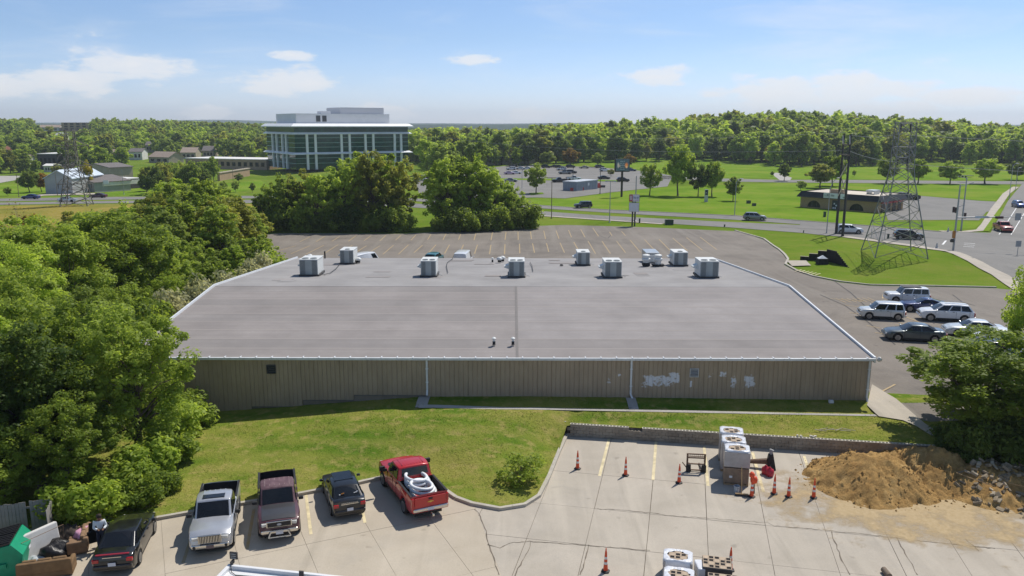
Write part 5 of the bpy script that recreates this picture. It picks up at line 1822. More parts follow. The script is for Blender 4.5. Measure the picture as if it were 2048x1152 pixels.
t = vehicle('red_pickup', 'red heavy pickup carrying white drain pipe coils, parked tail out', 'pickup', M_['paint_red'], (-5.2, 39.15, 0), 116, FG, cat='pickup', scale=.99, under=M_['chrome'], lift=.05)
L = KINDS['pickup']['L']
MB().cbox((-L / 2 - .005, 0, 1.02), (.04, 1.62, .52)).build('tailgate', M_['paint_red'], t, bevel=.015)
MB().cbox((-L / 2 - .03, 0, 1.18), (.02, .22, .09)).build('tailgate_handle', M_['plastic_black'], t)
bt = MB()
bt.slab_xz([(-.16, -.022), (-.05, -.022), (-.04, -.05), (.04, -.05), (.06, -.022), (.16, -.022), (.14, .028), (.05, .028), (.04, .052), (-.04, .052), (-.06, .028), (-.14, .028)], -.015, .0)
o = bt.build('tailgate_badge', M('badge_gold', (.62, .40, .08), .35, metal=.3), t)
o.location, o.rotation_euler = (-L / 2 - .026, 0, 1.02), (0, 0, R(-90))
MB().tube((-L / 2 - .1, 0, .46), (-L / 2 - .38, 0, .44), .04).box(-L / 2 - .42, -L / 2 - .34, -.05, .05, .40, .50).build('tow_hitch', M_['chrome'], t)
for s in (-1, 1):
    MB().cbox((.98, s * 1.26, 1.42), (.14, .30, .26)).build('tow_mirror', M_['plastic_black'], t, bevel=.04)
    MB().cbox((1.62, s * .55, 1.262 + .04), (.34, .30, .02)).build('hood_vent', M_['plastic_black'], t)
for k in range(8):
    MB().cbox((.09, -.56 + k * .16, 1.972), (.85, .03, .014)).build('roof_rib', M_['paint_red'], t)
# the coils of pipe ride in the bed
M('pipe_white', (.74, .75, .76), .5, var=.05)
a = R(116)
def torus_path(mb, c, r, tube, tilt, n=28, m=8, wob=0.0, seed=0):
    r2 = random.Random(seed)
    rot = tilt
    prev = None
    ring = []
    for k in range(n):
        th = 2 * math.pi * k / n
        rr = r * (1 + wob * math.sin(3 * th + seed))
        ring.append((Vector((rr * math.cos(th), rr * math.sin(th), 0)), th))
    vs, fs = [], []
    for p, th in ring:
        rad = Vector((math.cos(th), math.sin(th), 0))
        for j in range(m):
            ph = 2 * math.pi * j / m
            q = p + rad * tube * math.cos(ph) + Vector((0, 0, tube * math.sin(ph)))
            vs.append(c + rot @ q)
    for k in range(n):
        for j in range(m):
            fs.append((k * m + j, ((k + 1) % n) * m + j, ((k + 1) % n) * m + (j + 1) % m, k * m + (j + 1) % m))
    mb.add(vs, fs)
for i, (fx, lab) in enumerate([(-.95, 'coil of white corrugated pipe at the front of the red pickup bed'), (-1.75, 'coil of white corrugated pipe by the tailgate of the red pickup')]):
    pos = Matrix.Rotation(a, 4, 'Z') @ Vector((fx * .99, 0, 0)) + Vector((-5.2, 39.15, 0))
    coil = thing('pipe_coil', lab, 'pipe coil', (pos.x, pos.y, .98 + .10 * (1 - i)), a, 'coils of white pipe')
    for k in range(3):
        mb = MB()
        torus_path(mb, Vector((.03 * k - .05 * i, .02 * k, .10 + k * .16)), .60 - .03 * k, .085, Matrix.Rotation(R(-14 + 5 * k), 3, 'Y') @ Matrix.Rotation(R(4 * k), 3, 'X'), wob=.03, seed=k + i)
        mb.build('pipe_turn', M_['pipe_white'], coil, smooth=60)

t = vehicle('black_sedan', 'black sedan with red spoiler strip and its driver door open by the junk', 'sedan', M_['paint_black'], (-17.45, 33.75, 0), 101, FG, scale=.95)
L = KINDS['sedan']['L']
MB().cbox((-L / 2 + .12, 0, 1.035), (.10, 1.42, .045)).build('spoiler', M('spoiler_red', (.30, .02, .04), .4), t, bevel=.015)
MB().cbox((-L / 2 - .0, 0, .94), (.03, .8, .03)).build('boot_trim', M_['chrome'], t)
dr = MB().cbox((.0, 0, 0), (1.05, .07, .62)).build('open_door', M_['paint_black'], t, bevel=.03)
dr.location, dr.rotation_euler = (.50, 1.36, .62), (0, 0, R(-62))
dg = MB().add([(-.45, -.01, .31), (.35, -.01, .31), (.1, -.01, .72), (-.40, -.01, .74), (-.45, .01, .31), (.35, .01, .31), (.1, .01, .72), (-.40, .01, .74)], [(0, 1, 2, 3), (7, 6, 5, 4), (0, 4, 5, 1), (1, 5, 6, 2), (2, 6, 7, 3), (3, 7, 4, 0)]).build('door_window', M_['car_glass'], dr)

# right-hand lot
def at_g(px, py):
    q = PG(px, py)
    return (q.x, q.y, q.z + .03)


RG = 'cars parked in the side lot'
t = vehicle('white_boxy_suv', 'white boxy off-road style car with black roof rails nearest the grass kerb', 'jeep', M_['paint_white'], at_g(1812, 605), 172, RG)
MB().cbox((-.3, 0, 1.755), (1.9, 1.2, .03)).build('roof_panel', M_['plastic_black'], t, bevel=.01)
vehicle('blue_sedan', 'dark blue sedan between two white cars in the side lot', 'coupe', M_['paint_navy'], at_g(1844, 622), 168, RG)
vehicle('white_box_car', 'small white box shaped hatchback parked nose to the building', 'box', M_['paint_pearl'], at_g(1761, 637), 168, RG)
t = vehicle('white_suv', 'white family suv with roof rails and dark rear glass in the side lot', 'suv', M_['paint_white'], at_g(1889, 641), 166, RG)
for s in (-1, 1):
    MB().tube((-1.6, s * .62, 1.77), (.3, s * .62, 1.79), .02).build('roof_rail', M_['chrome'], t)
vehicle('grey_sedan', 'dark slate sedan nearest the building corner in the side lot', 'sedan', M_['paint_slate'], at_g(1826, 680), 168, RG)
vehicle('silver_sedan', 'silver sedan half hidden behind the right tree', 'sedan', M_['paint_pearl'], at_g(1946, 672), 166, RG)
vehicle('pale_sedan', 'pale sedan behind the right tree beside the silver one', 'sedan', M_['paint_white'], at_g(1990, 690), 166, RG)
vehicle('dark_hatchback', 'dark hatchback hidden under the right tree', 'suv', M_['paint_charcoal'], at_g(1975, 722), 166, RG)
vehicle('white_pickup', 'white pickup with tan cover cut by the right frame edge', 'pickup', M_['paint_white'], at_g(2052, 742), 168, RG, cat='pickup')

# behind the long building
RB = 'vehicles behind the long building'
vehicle('white_van', 'white cargo van parked behind the roof edge', 'van', M_['paint_white'], (-6.7, 109.3, G(-6.7, 109.3) + .03), 84, RB, cat='van')
vehicle('teal_car', 'teal car peeking over the back edge of the roof', 'suv', M_['paint_teal'], (-10.9, 111.8, G(-10.9, 111.8) + .03), 80, RB, detail=False)
vehicle('white_truck', 'white vehicle behind the left rooftop unit', 'van', M_['paint_white'], (-19.8, 107.5, G(-19.8, 107.5) + .03), 60, RB, cat='van', detail=False)

# on the roads
RD = 'vehicles on the roads'
road_cars = [('black_wagon', 'black squared off-road vehicle driving on the upper carriageway', 'jeep', 'black', (1166, 416.5), 196, 'car'), ('grey_suv', 'grey suv driving on the lower carriageway', 'suv', 'grey', (1509, 441), -14, 'car'),
             ('white_road_suv', 'white suv on the road behind the twin black poles', 'suv', 'white', (1698, 467.5), -13, 'car'), ('black_suv', 'black suv on the road behind the big pylon', 'suv', 'black', (1816, 479), -14, 'car'),
             ('red_road_pickup', 'faded red pickup waiting at the traffic lights', 'pickup', 'faded_red', (2005, 463), -103, 'pickup'), ('blue_road_car', 'blue and white car on the cross street behind the red pickup', 'suv', 'blue', (2036, 415), -103, 'car'),
             ('navy_car', 'dark car on the left stretch of road', 'sedan', 'navy', (62, 398.5), 182, 'car'), ('silver_road_car', 'silver car seen through the legs of the left pylon', 'sedan', 'silver', (136, 404.5), 2, 'car'), ('maroon_car', 'dark red car on the road right of the left pylon', 'sedan', 'maroon', (197, 396), 182, 'car')]
for nm, lab, k, c, p, h, cat in road_cars:
    q = at_g(*p)
    vehicle(nm, lab, k, M_['paint_' + c], (q[0], q[1], q[2] + .05), h, RD, cat=cat, detail=k in ('pickup', 'jeep') or p[0] > 1400)
vehicle('black_lot_pickup', 'black pickup parked beside the brick restaurant', 'pickup', M_['paint_black'], at_g(1817, 400), 172, 'cars by the restaurant', cat='pickup', detail=False)
vehicle('dark_lot_car', 'dark car tucked behind the restaurant end wall', 'sedan', M_['paint_charcoal'], at_g(1800, 394), 165, 'cars by the restaurant', detail=False)
vehicle('black_far_jeep', 'black open car under the round trees beyond the restaurant', 'jeep', M_['paint_black'], at_g(1890, 354), 180, 'cars by the restaurant', detail=False)
tl = thing('flat_trailer', 'low dark flatbed trailer under the round trees', 'trailer', at_g(1925, 355), R(2))
MB().box(-4, 4, -1.1, 1.1, .6, .8).build('deck', M_['plastic_black'], tl)
for x in (-.7, .7):
    for s in (-1, 1):
        mobj('wheel', veh_meshes('sedan')['tyre'], MATS['tyre'], tl, loc=(x, s * 1.0, .33))

far = [('black', 'sedan', 1027, 334, 'black car nearest the low store'), ('white', 'suv', 1022, 340, 'white car left in the second row near the store'), ('silver', 'sedan', 1040, 339, 'silver car right of the white one near the store'), ('pearl', 'sedan', 1053, 339, 'pale car half behind the lone car park tree'),
       ('pink', 'sedan', 1019, 349, 'pinkish car at the left end of the far car park'), ('white', 'sedan', 1032, 348, 'white car with reddish lights beside the pinkish car'), ('black', 'suv', 1092, 336, 'black suv in the back row of the far car park, leftmost'), ('charcoal', 'sedan', 1108, 335, 'charcoal sedan in the back row beside the black suv'),
       ('black', 'sedan', 1118, 335.5, 'black sedan in the back row under the round tree'), ('charcoal', 'suv', 1141, 335.5, 'dark suv right of the round tree trunk'), ('tan', 'sedan', 1168, 337, 'tan sedan alone in the back row'), ('charcoal', 'suv', 1199, 336, 'dark suv at the right end of the back row'),
       ('silver', 'suv', 1123, 341, 'silver suv alone in the middle row'), ('grey', 'pickup', 1130, 348.5, 'grey pickup in the middle of the far car park'), ('black', 'suv', 1143, 347, 'black suv beside the grey pickup'), ('white', 'suv', 1209, 343, 'white suv left of the billboard'),
       ('black', 'pickup', 1119, 365, 'black pickup just behind the steel shed'), ('white', 'pickup', 1147, 361, 'white pickup just behind the steel shed roof'), ('black', 'sedan', 1208, 358.5, 'black sedan nearest the grass island'), ('black', 'suv', 1246, 363.5, 'dark suv behind the billboard post'),
       ('navy', 'sedan', 1262, 342.5, 'dark car right of the billboard'), ('grey', 'sedan', 1022, 364, 'grey car beside the near tree clump'), ('maroon', 'sedan', 861, 358, 'dark red car seen through the middle trees'), ('white', 'sedan', 842, 362, 'white car seen through the middle trees'), ('black', 'suv', 868, 344, 'black car high in the gap of the middle trees'),
       ('silver', 'sedan', 858, 370, 'silver car low in the gap of the middle trees'), ('charcoal', 'sedan', 905, 368, 'dark car behind the middle tree clump')]
r2 = random.Random(21)
for c, k, px, py, lab in far:
    vehicle('parked_car' if k != 'pickup' else 'parked_pickup', lab, k, M_['paint_' + c], at_g(px, py), r2.choice([8, 188]) + r2.uniform(-6, 6), 'cars in the far car park', detail=False, cat='pickup' if k == 'pickup' else 'car')

# ------------------------------------------------------------------ block retaining wall
def mat_block():
    m, nt, b = newmat('block')
    p = coords(nt, 'World')
    oi = N(nt, 'ShaderNodeObjectInfo')
    n = noise_n(nt, p, 1.3, 6, .7)
    n2 = noise_n(nt, mapping(nt, p, (.6, .6, 2.2)), 1.4, 4, .6)
    c = ramp(nt, n, [(.3, (.20, .165, .125)), (.7, (.36, .315, .25))])
    c = mixc(nt, ramp(nt, n2, [(.5, (0, 0, 0)), (.75, (.7, .7, .7))]), c, (.11, .09, .07))
    c = mixc(nt, math_n(nt, 'MULTIPLY', oi.outputs['Random'], .3), c, (.30, .27, .23))
    nt.links.new(c, b.inputs['Base Color'])
    b.inputs['Roughness'].default_value = .95
    bumpn(nt, b, noise_n(nt, p, 30, 4, .6), .5, .01)
    MATS['block'] = m


mat_block()
M('block_pale', (.62, .58, .49), .9, var=.15, scale=6)


def build_wall():
    ang = math.atan2(WDIR.y, WDIR.x)
    t = thing('retaining_wall', 'long low wall of grey concrete blocks with open cores along its top', 'wall', (WALL_A.x, WALL_A.y, 0), ang)
    bl, bh, bd = .40, .20, .20
    g = .006
    solid = MB().box(g, bl - g, -bd / 2, bd / 2, g, bh - .002).mesh('block', bevel=.008, segs=1)
    hol = MB()
    w = .035
    for a in ((g, w + g), (bl / 2 - w / 2, bl / 2 + w / 2), (bl - w - g, bl - g)):
        hol.box(a[0], a[1], -bd / 2 + w, bd / 2 - w, g, bh - .002)
    hol.box(g, bl - g, -bd / 2, -bd / 2 + w, g, bh - .002).box(g, bl - g, bd / 2 - w, bd / 2, g, bh - .002).box(g, bl - g, -bd / 2 + w, bd / 2 - w, g, .03)
    hollow = hol.mesh('block')
    n = 60
    r2 = random.Random(9)
    for c in range(4):
        for k in range(n):
            x = k * bl + (bl / 2 if c % 2 else 0)
            if x > WALL_LEN - 2:
                continue
            if c == 3 and 8 <= k <= 11:
                if k in (9, 10):
                    continue
            out = r2.uniform(-.008, .008)
            o = mobj('block', hollow if c == 3 or (c == 2 and k in (8, 9, 10, 11)) else solid, MATS['block'], t, loc=(x, out, c * bh))
    # pale mortar caps over the top course
    cap = MB()
    cap.box(0, bl, -.105, -.07, 0, .012).box(0, bl, .07, .105, 0, .012).box(0, .04, -.07, .07, 0, .012).box(bl / 2 - .02, bl / 2 + .02, -.07, .07, 0, .012)
    capm = cap.mesh('coping')
    for k in range(n):
        x = k * bl + bl / 2
        if x > WALL_LEN - 2 or k in (9, 10):
            continue
        mobj('coping', capm, MATS['block_pale'], t, loc=(x, 0, .80))
    for k in range(4):
        mobj('block', hollow, MATS['block_pale'], t, loc=(-.22, .35, k * bh - .02), rz=R(80))
    for i in range(6):
        o = mobj('block', MB().cbox((0, 0, 0), (r2.uniform(.1, .25), .1, .08)).mesh('block'), MATS['block_pale'], t, loc=(14.2 + r2.uniform(-.6, .6), r2.uniform(-.05, .2), .86), rz=r2.uniform(0, 3))
    MB().box(0, WALL_LEN - 2, .14, .16, -.2, .70).build('backfill', MATS['joint_dirt'], t)


build_wall()

# ------------------------------------------------------------------ pylons, poles, wires
M('steel_lattice', (.25, .25, .235), .6, metal=.2, var=.2, scale=1)
M('steel_old', (.30, .29, .26), .8, var=.35, scale=.6, space='World', col2=(.13, .115, .10))
M('steel_dark', (.055, .05, .048), .7, var=.2, scale=1)
M('wood_pole', (.20, .155, .115), .9, var=.2, scale=2)
M('pole_grey', (.36, .37, .38), .5, metal=.3, var=.12, scale=1)
M('cable', (.30, .30, .29), .6)


def pylon(label, loc, rz, H, arms, wbase=7.0, wtop=1.8, thick=1.0, mat='steel_lattice'):
    t = thing('lattice_pylon', label, 'pylon', loc, rz, 'steel lattice pylons')
    zs = [0, .12, .24, .36, .47, .57, .66, .74, .82, .90, 1.0]
    half = lambda f: float(np.interp(f, [0, .62, 1.0], [wbase / 2, wtop / 2 * 1.15, wtop / 2]))
    cor = [(1, 1), (-1, 1), (-1, -1), (1, -1)]
    pt = lambda f, c: Vector((cor[c][0] * half(f), cor[c][1] * half(f), f * H))
    for c in range(4):
        mb = MB()
        for a, b in zip(zs[:-1], zs[1:]):
            mb.tube(pt(a, c), pt(b, c), (.11 if a < .5 else .085) * thick, n=4)
        mb.build('leg', MATS[mat], t)
    for i, (a, b) in enumerate(zip(zs[:-1], zs[1:])):
        for c in range(4):
            d = (c + 1) % 4
            MB().tube(pt(a, c), pt(b, d), .055 * thick, n=4).build('brace', MATS[mat], t)
            MB().tube(pt(a, d), pt(b, c), .055 * thick, n=4).build('brace', MATS[mat], t)
            if i % 2 == 1:
                MB().tube(pt(b, c), pt(b, d), .05 * thick, n=4).build('girt', MATS[mat], t)
    for f, w in arms:
        z = f * H
        mb = MB()
        hh = half(f)
        for s in (-1, 1):
            mb.tube((0, s * .3, z + .02), (w / 2, s * .12, z + .02), .07 * thick, n=4).tube((0, s * .3, z + .02), (-w / 2, s * .12, z + .02), .07 * thick, n=4)
            for q in (-1, 1):
                if f < .95:
                    mb.tube((q * hh, s * hh, z + 1.5), (q * w / 2, 0, z), .05 * thick, n=4)
                mb.tube((q * hh, s * hh, z - 1.3), (q * w * .34, 0, z), .045 * thick, n=4)
        mb.build('crossarm', MATS[mat], t)
        for q in (-1, 1):
            MB().lathe([(.06, -1.1), (.12, -1.0), (.06, -.8), (.12, -.6), (.06, -.4), (.12, -.2), (.04, 0)], (q * w / 2 * .97, 0, z), 7).build('insulator', MATS['steel_dark'], t)
    return t


q = PG(1787, 508)
pylon('tall grey lattice pylon on the grass mound by the crossing', (q.x, q.y, q.z - .1), R(82), 18.6, [(.74, 4.2), (.99, 4.0)], 7.0, 2.2, .8)
RP = q
q = PG(154, 411)
pylon('grey lattice pylon with four wide crossarms at the left road', (q.x, q.y, q.z - .3), R(14), 19.2, [(.30, 8.0), (.54, 9.0), (.80, 8.4), (.985, 9.6)], 6.4, 1.9, 1.3, 'steel_old')
LP = q
# twin black poles bolted together
q1, q2 = PG(1672, 468), PG(1685, 473)
t = thing('twin_pole', 'pair of tall black poles joined by cross braces beside the road', 'pole', (q1.x, q1.y, q1.z), math.atan2(q2.y - q1.y, q2.x - q1.x))
w = (q2 - q1).xy.length
for x in (0, w):
    MB().tube((x, 0, -.2), (x, 0, 18.3), .26, .16, 8).build('pole', MATS['steel_dark'], t, smooth=50)
for z, ww in ((16.4, 3.4), (14.6, 5.6)):
    MB().cbox((w / 2, -.25, z), (ww, .14, .2)).build('crossarm', MATS['wood_pole'], t)
for z0, z1 in ((7.0, 10.2), (10.2, 13.0)):
    MB().tube((0, -.2, z0), (w, -.2, z1), .09, n=5).build('brace', M('insulator_pale', (.58, .52, .46), .5), t)
    MB().tube((0, .2, z1), (w, .2, z0), .07, n=5).build('brace', MATS['steel_dark'], t)
for x in (0, w):
    MB().tube((x + .1, -.2, 18.0), (x + .75, -.3, 16.5), .09, n=6).build('insulator', MATS['insulator_pale'], t)


def sag(a, b, s, n=14):
    return [Vector(a).lerp(Vector(b), k / n) - Vector((0, 0, s * 4 * (k / n) * (1 - k / n))) for k in range(n + 1)]


wires = [((q2.x, q2.y, 17.2), (RP.x - .5, RP.y, 17.8), .8, 'thin wire from the twin poles to the right pylon'), ((RP.x, RP.y, 17.6), (RP.x + 95, RP.y - 22, 16.8), 2.5, 'thin upper wire leaving the right pylon towards the right edge'),
         ((RP.x, RP.y, 13.6), (RP.x + 95, RP.y - 20, 12.5), 2.5, 'thin lower wire leaving the right pylon towards the right edge'), ((q1.x, q1.y, 17.6), (-20, 300, 18.2), 5, 'thin upper wire running left from the twin poles over the woods'),
         ((q1.x, q1.y, 14.4), (-25, 300, 14.2), 4, 'thin lower wire running left from the twin poles'), ((q2.x, q2.y, 14.4), (RP.x, RP.y, 13.8), .7, 'thin low wire between the twin poles and the pylon')]
for a, b, s, lab in wires:
    tag(MB().path(sag(a, b, s * .5, 22), .03, 4).build('power_line', MATS['cable']), lab, 'wire', 'power lines')


def street_light(label, px, py, h, arm=(0, 0), mat='pole_grey', head=True, r=.10, name='street_light', tee=False):
    q = PG(px, py)
    t = thing(name, label, 'street light' if head else 'pole', (q.x, q.y, q.z), 0, 'light poles and utility poles')
    MB().tube((0, 0, -.2), (0, 0, h), r, r * .6, 8).build('pole', MATS[mat], t, smooth=50)
    MB().lathe([(r * 2, 0), (r * 2, .12), (r * 1.2, .2)], (0, 0, 0), 8).build('base', MATS[mat], t)
    if arm != (0, 0):
        a = Vector((arm[0], 0, arm[1]))
        MB().path([(0, 0, h - .5), (a.x * .35, 0, h - .5 + a.z * .7), (a.x, 0, h - .5 + a.z)], r * .5, 6).build('arm', MATS[mat], t)
        if head:
            MB().cbox((a.x + .2 * (1 if a.x > 0 else -1), 0, h - .5 + a.z), (.75, .3, .16)).build('lamp_head', M('lamp_head', (.6, .6, .58), .4), t, bevel=.05)
    if tee:
        MB().cbox((0, 0, h), (2.2, .12, .14)).build('crossarm', MATS[mat], t)
        if head:
            for s in (-1, 1):
                MB().cbox((s * .9, 0, h - .12), (.5, .34, .16)).build('lamp_head', M('lamp_head', (.6, .6, .58), .4), t)
    return t


street_light('grey street light with long arm left of the twin poles', 1653, 467, 8.6, (1.3, 2.2))
street_light('grey light pole on the green bank right of the totem sign', 1469, 431, 7.6, (.9, 1.2))
street_light('light pole with flat lamp head left of the pole sign', 1219, 445, 8.6, tee=True)
street_light('slim utility pole at the roadside right of the middle trees', 1103, 437, 8.8, head=False, mat='wood_pole', name='utility_pole', tee=True)
street_light('street light with curved double arm by the lone car park tree', 1044, 377, 6.2, (3.4, 2.0))
street_light('thin black car park pole right of the steel shed', 1200, 388, 9.0, head=False, mat='steel_dark', r=.12, name='lot_pole')
street_light('thin black car park pole behind the steel shed', 1146, 362, 9.0, head=False, mat='steel_dark', r=.12, name='lot_pole')
street_light('thin pole left of the billboard panel', 1229, 341, 10.0, head=False, mat='steel_dark', r=.12, name='lot_pole')
street_light('thin dark pole in front of the low store', 1014, 337, 12.0, head=False, mat='steel_dark', r=.12, name='lot_pole')
street_light('grey pole right of the billboard post', 1270, 442, 9.5, head=False, r=.16, name='grey_pole')
street_light('pale pole with flat lamp rising among the middle trees', 751, 452, 7.0, tee=True)
street_light('utility pole at the far left roadside', 38, 394, 7.5, head=False, mat='wood_pole', name='utility_pole', tee=True)
street_light('utility pole before the metal workshop', 115, 391, 8.0, head=False, mat='wood_pole', name='utility_pole', tee=True)
street_light('pale pole right of the grey hall', 248, 389, 8.0, head=False, name='utility_pole')
street_light('utility pole with crossarm above the left tree mass', 345, 372, 7.5, head=False, mat='wood_pole', name='utility_pole', tee=True)
street_light('utility pole with crossarm on the lawn below the long roof', 467, 372, 9.0, head=False, mat='wood_pole', name='utility_pole', tee=True)
street_light('tall pole beside the far pavement on the cross street', 2018, 398, 9.5, (.9, 1.0))
street_light('pole with lamp at the far corner of the cross street', 2031, 379, 7.0, (.4, .6))
# left roadside flag sign
q = PG(209, 391)
t = thing('flag_sign', 'small white flag sign on a post beside the left road', 'sign', q)
MB().tube((0, 0, 0), (0, 0, 4.6), .08).build('post', MATS['pole_grey'], t)
MB().box(0, 1.7, -.05, .05, 3.7, 4.8).build('panel', MATS['sign_white'], t)


def signal_head(parent, loc, horiz=False, rz=0):
    s = (1.15, .3, .38) if horiz else (.36, .3, 1.1)
    h = MB().cbox((0, 0, 0), s).build('signal_head', MATS['steel_dark'], parent, bevel=.03)
    h.location, h.rotation_euler = loc, (0, 0, rz)
    for k in (-1, 0, 1):
        c = (k * .36, -.16, 0) if horiz else (0, -.16, k * .34)
        MB().lathe([(.13, 0), (.13, .05), (.10, .06)], c, 10, Matrix.Rotation(R(90), 3, 'X')).build('lens', M('lens_dull', (.10, .03, .025), .4), h)
    return h


q = PG(1906, 502)
t = thing('traffic_signal', 'near traffic signal pole with long mast arm reaching right over the crossing', 'traffic signal', q)
MB().tube((0, 0, -.1), (0, 0, 10.3), .17, .10, 8).build('pole', MATS['pole_grey'], t, smooth=50)
MB().tube((0, 0, 5.2), (11.2, -1.6, 5.6), .11, .06, 8).build('mast_arm', MATS['pole_grey'], t, smooth=50)
signal_head(t, (6.0, -.95, 5.35), True)
signal_head(t, (10.2, -1.55, 5.5), True)
MB().cbox((8.6, -1.35, 5.5), (.9, .05, 1.1)).build('lane_sign', M('sign_back', (.33, .34, .35), .5), t)
MB().cbox((3.6, -.6, 5.35), (2.2, .05, .32)).build('street_name_sign', M('sign_pale', (.5, .56, .60), .5), t)
MB().cbox((-.2, -.1, 2.6), (.36, .36, 1.1)).build('walk_signal', M('amber_box', (.45, .18, .04), .6), t, bevel=.03)
MB().lathe([(.3, 0), (.34, .3), (.2, .5)], (-.35, -.1, 1.4), 8).build('controller', MATS['steel_dark'], t)
MB().tube((0, 0, 10.0), (2.0, 0, 10.6), .05).build('lamp_arm', MATS['pole_grey'], t)
q = PG(1922, 461)
t = thing('traffic_signal', 'far traffic signal pole with lamp arms pointing left', 'traffic signal', q)
MB().tube((0, 0, -.1), (0, 0, 10.2), .17, .10, 8).build('pole', MATS['pole_grey'], t, smooth=50)
MB().tube((0, 0, 10.0), (-1.7, 0, 10.4), .06).build('lamp_arm', MATS['pole_grey'], t)
MB().tube((0, 0, 9.2), (-1.7, 0, 9.3), .05).build('lamp_arm', MATS['pole_grey'], t)
MB().tube((.2, 0, 5.0), (-1.6, .4, 4.2), .07).build('mast_arm', MATS['insulator_pale'], t)
signal_head(t, (-1.7, .3, 4.0))
signal_head(t, (-1.2, .3, 3.9))
signal_head(t, (.35, -.2, 2.9))
for i, (px, py) in enumerate([(1873, 497), (1896, 464)]):
    q = PG(px, py)
    tag(MB().lathe([(.42, 0), (.42, .08), (.22, .1), (.06, .9), (.02, .95)], (0, 0, 0), 10).build('roadside_cone', M('cone_pale', (.5, .5, .5), .6)), ['pale cone on the near pavement at the crossing', 'pale cone on the far pavement at the crossing'][i], 'cone').location = q
q = PG(2034, 512)
t = thing('road_sign', 'grey back of a road sign at the right edge', 'sign', q)
MB().tube((0, 0, 0), (0, 0, 2.2), .05).build('post', MATS['pole_grey'], t)
MB().box(-.4, .4, -.02, .02, 1.4, 2.3).build('panel', MATS['sign_back'], t)

# billboard and pole sign
def mat_screen():
    m, nt, b = newmat('screen')
    v = coords(nt)
    sep = N(nt, 'ShaderNodeSeparateXYZ')
    nt.links.new(v, sep.inputs[0])
    n = noise_n(nt, mapping(nt, v, (1.3, 1, 1.6)), 1.2, 4, .6)
    c = ramp(nt, n, [(.35, (.02, .045, .07)), (.65, (.06, .10, .12))])
    for cx, cz, rx, rz_, col in [(1.1, 1.7, .55, .8, (.65, .20, .05)), (1.15, 1.2, .35, .4, (.75, .42, .20)), (-1.3, 1.7, .35, .9, (.42, .38, .34)), (-.9, 1.5, .3, .35, (.36, .26, .22))]:
        dx = math_n(nt, 'DIVIDE', math_n(nt, 'SUBTRACT', sep.outputs[0], cx), rx)
        dz = math_n(nt, 'DIVIDE', math_n(nt, 'SUBTRACT', sep.outputs[2], cz), rz_)
        g = math_n(nt, 'SUBTRACT', 1.15, math_n(nt, 'ADD', math_n(nt, 'MULTIPLY', dx, dx), math_n(nt, 'MULTIPLY', dz, dz)), True)
        c = mixc(nt, g, c, col)
    nt.links.new(c, b.inputs['Base Color'])
    nt.links.new(c, b.inputs['Emission Color'])
    b.inputs['Emission Strength'].default_value = .35
    b.inputs['Roughness'].default_value = .35
    MATS['screen'] = m


mat_screen()
q = PG(1243, 394)
t = thing('billboard', 'electronic billboard on a single brown post across the road', 'billboard', q, R(8))
MB().tube((0, 0, -.2), (0, 0, 7.4), .32, n=10).build('post', M('post_brown', (.05, .035, .03), .7), t, smooth=50)
MB().box(-2.1, 2.1, -.3, .5, 7.2, 10.9).build('cabinet', MATS['steel_dark'], t, bevel=.04)
o = MB().box(-1.95, 1.95, -.045, 0, .1, 3.4).build('screen', MATS['screen'], t)
o.location = (0, -.3, 7.4)
for k, (z0, z1, n) in enumerate([(2.6, 2.95, 5), (2.1, 2.4, 3), (1.5, 1.85, 8), (1.0, 1.2, 7), (.45, .7, 6)]):
    glyph_line(t, -.75, .6, -.345, 7.4 + z0, 7.4 + z1, n, M('text_pale', (.52, .58, .62), .5), 30 + k)
MB().box(-2.15, -2.1, -.3, .5, 7.3, 10.8).build('side_panel', MATS['black_rubber'], t)
q = PG(1267, 452.5)
t = thing('pole_sign', 'tall twin post sign with blank white panel under a red edged panel', 'sign', q, R(-14))
for x in (-.28, .22):
    MB().box(x - .14, x + .14, -.14, .14, -.2, 6.2).build('post', MATS['steel_dark'], t)
lw = MB().box(-1.0, 1.0, -.35, .35, 2.95, 4.75).build('lower_panel', MATS['steel_dark'], t)
MB().box(-.96, .98, -.375, -.35, 2.98, 4.72).build('face', MATS['sign_white'], lw)
upn = MB().box(-1.0, 1.0, -.35, .35, 4.95, 6.35).build('upper_panel', MATS['steel_dark'], t)
MB().box(-.98, -.3, -.375, -.35, 4.98, 6.32).build('face', MATS['sign_red'], upn)
MB().box(-.86, -.42, -.385, -.375, 5.25, 6.15).build('emblem_panel', M('sign_pink', (.62, .5, .52), .5), upn)
MB().box(-.29, .98, -.375, -.35, 4.98, 6.32).build('face', MATS['sign_white'], upn)
glyph_line(upn, -.2, .9, -.377, 5.55, 5.95, 6, MATS['ink_blue'], 12)
glyph_line(upn, -.2, .8, -.377, 5.15, 5.32, 9, M('ink_pink', (.5, .3, .36), .6), 13)
q = PG(1412, 404)
t = thing('totem_sign', 'small grey totem sign standing on the green bank', 'sign', q)
MB().box(-.45, .45, -.2, .2, 0, 3.4).build('body', M('totem_grey', (.48, .50, .50), .5), t, bevel=.03)
MB().box(-.38, .38, -.23, -.2, 1.9, 3.2).build('face', MATS['ink_dark'], t)
glyph_line(t, -.25, .25, -.231, 2.3, 2.6, 3, MATS['sign_white'], 14)
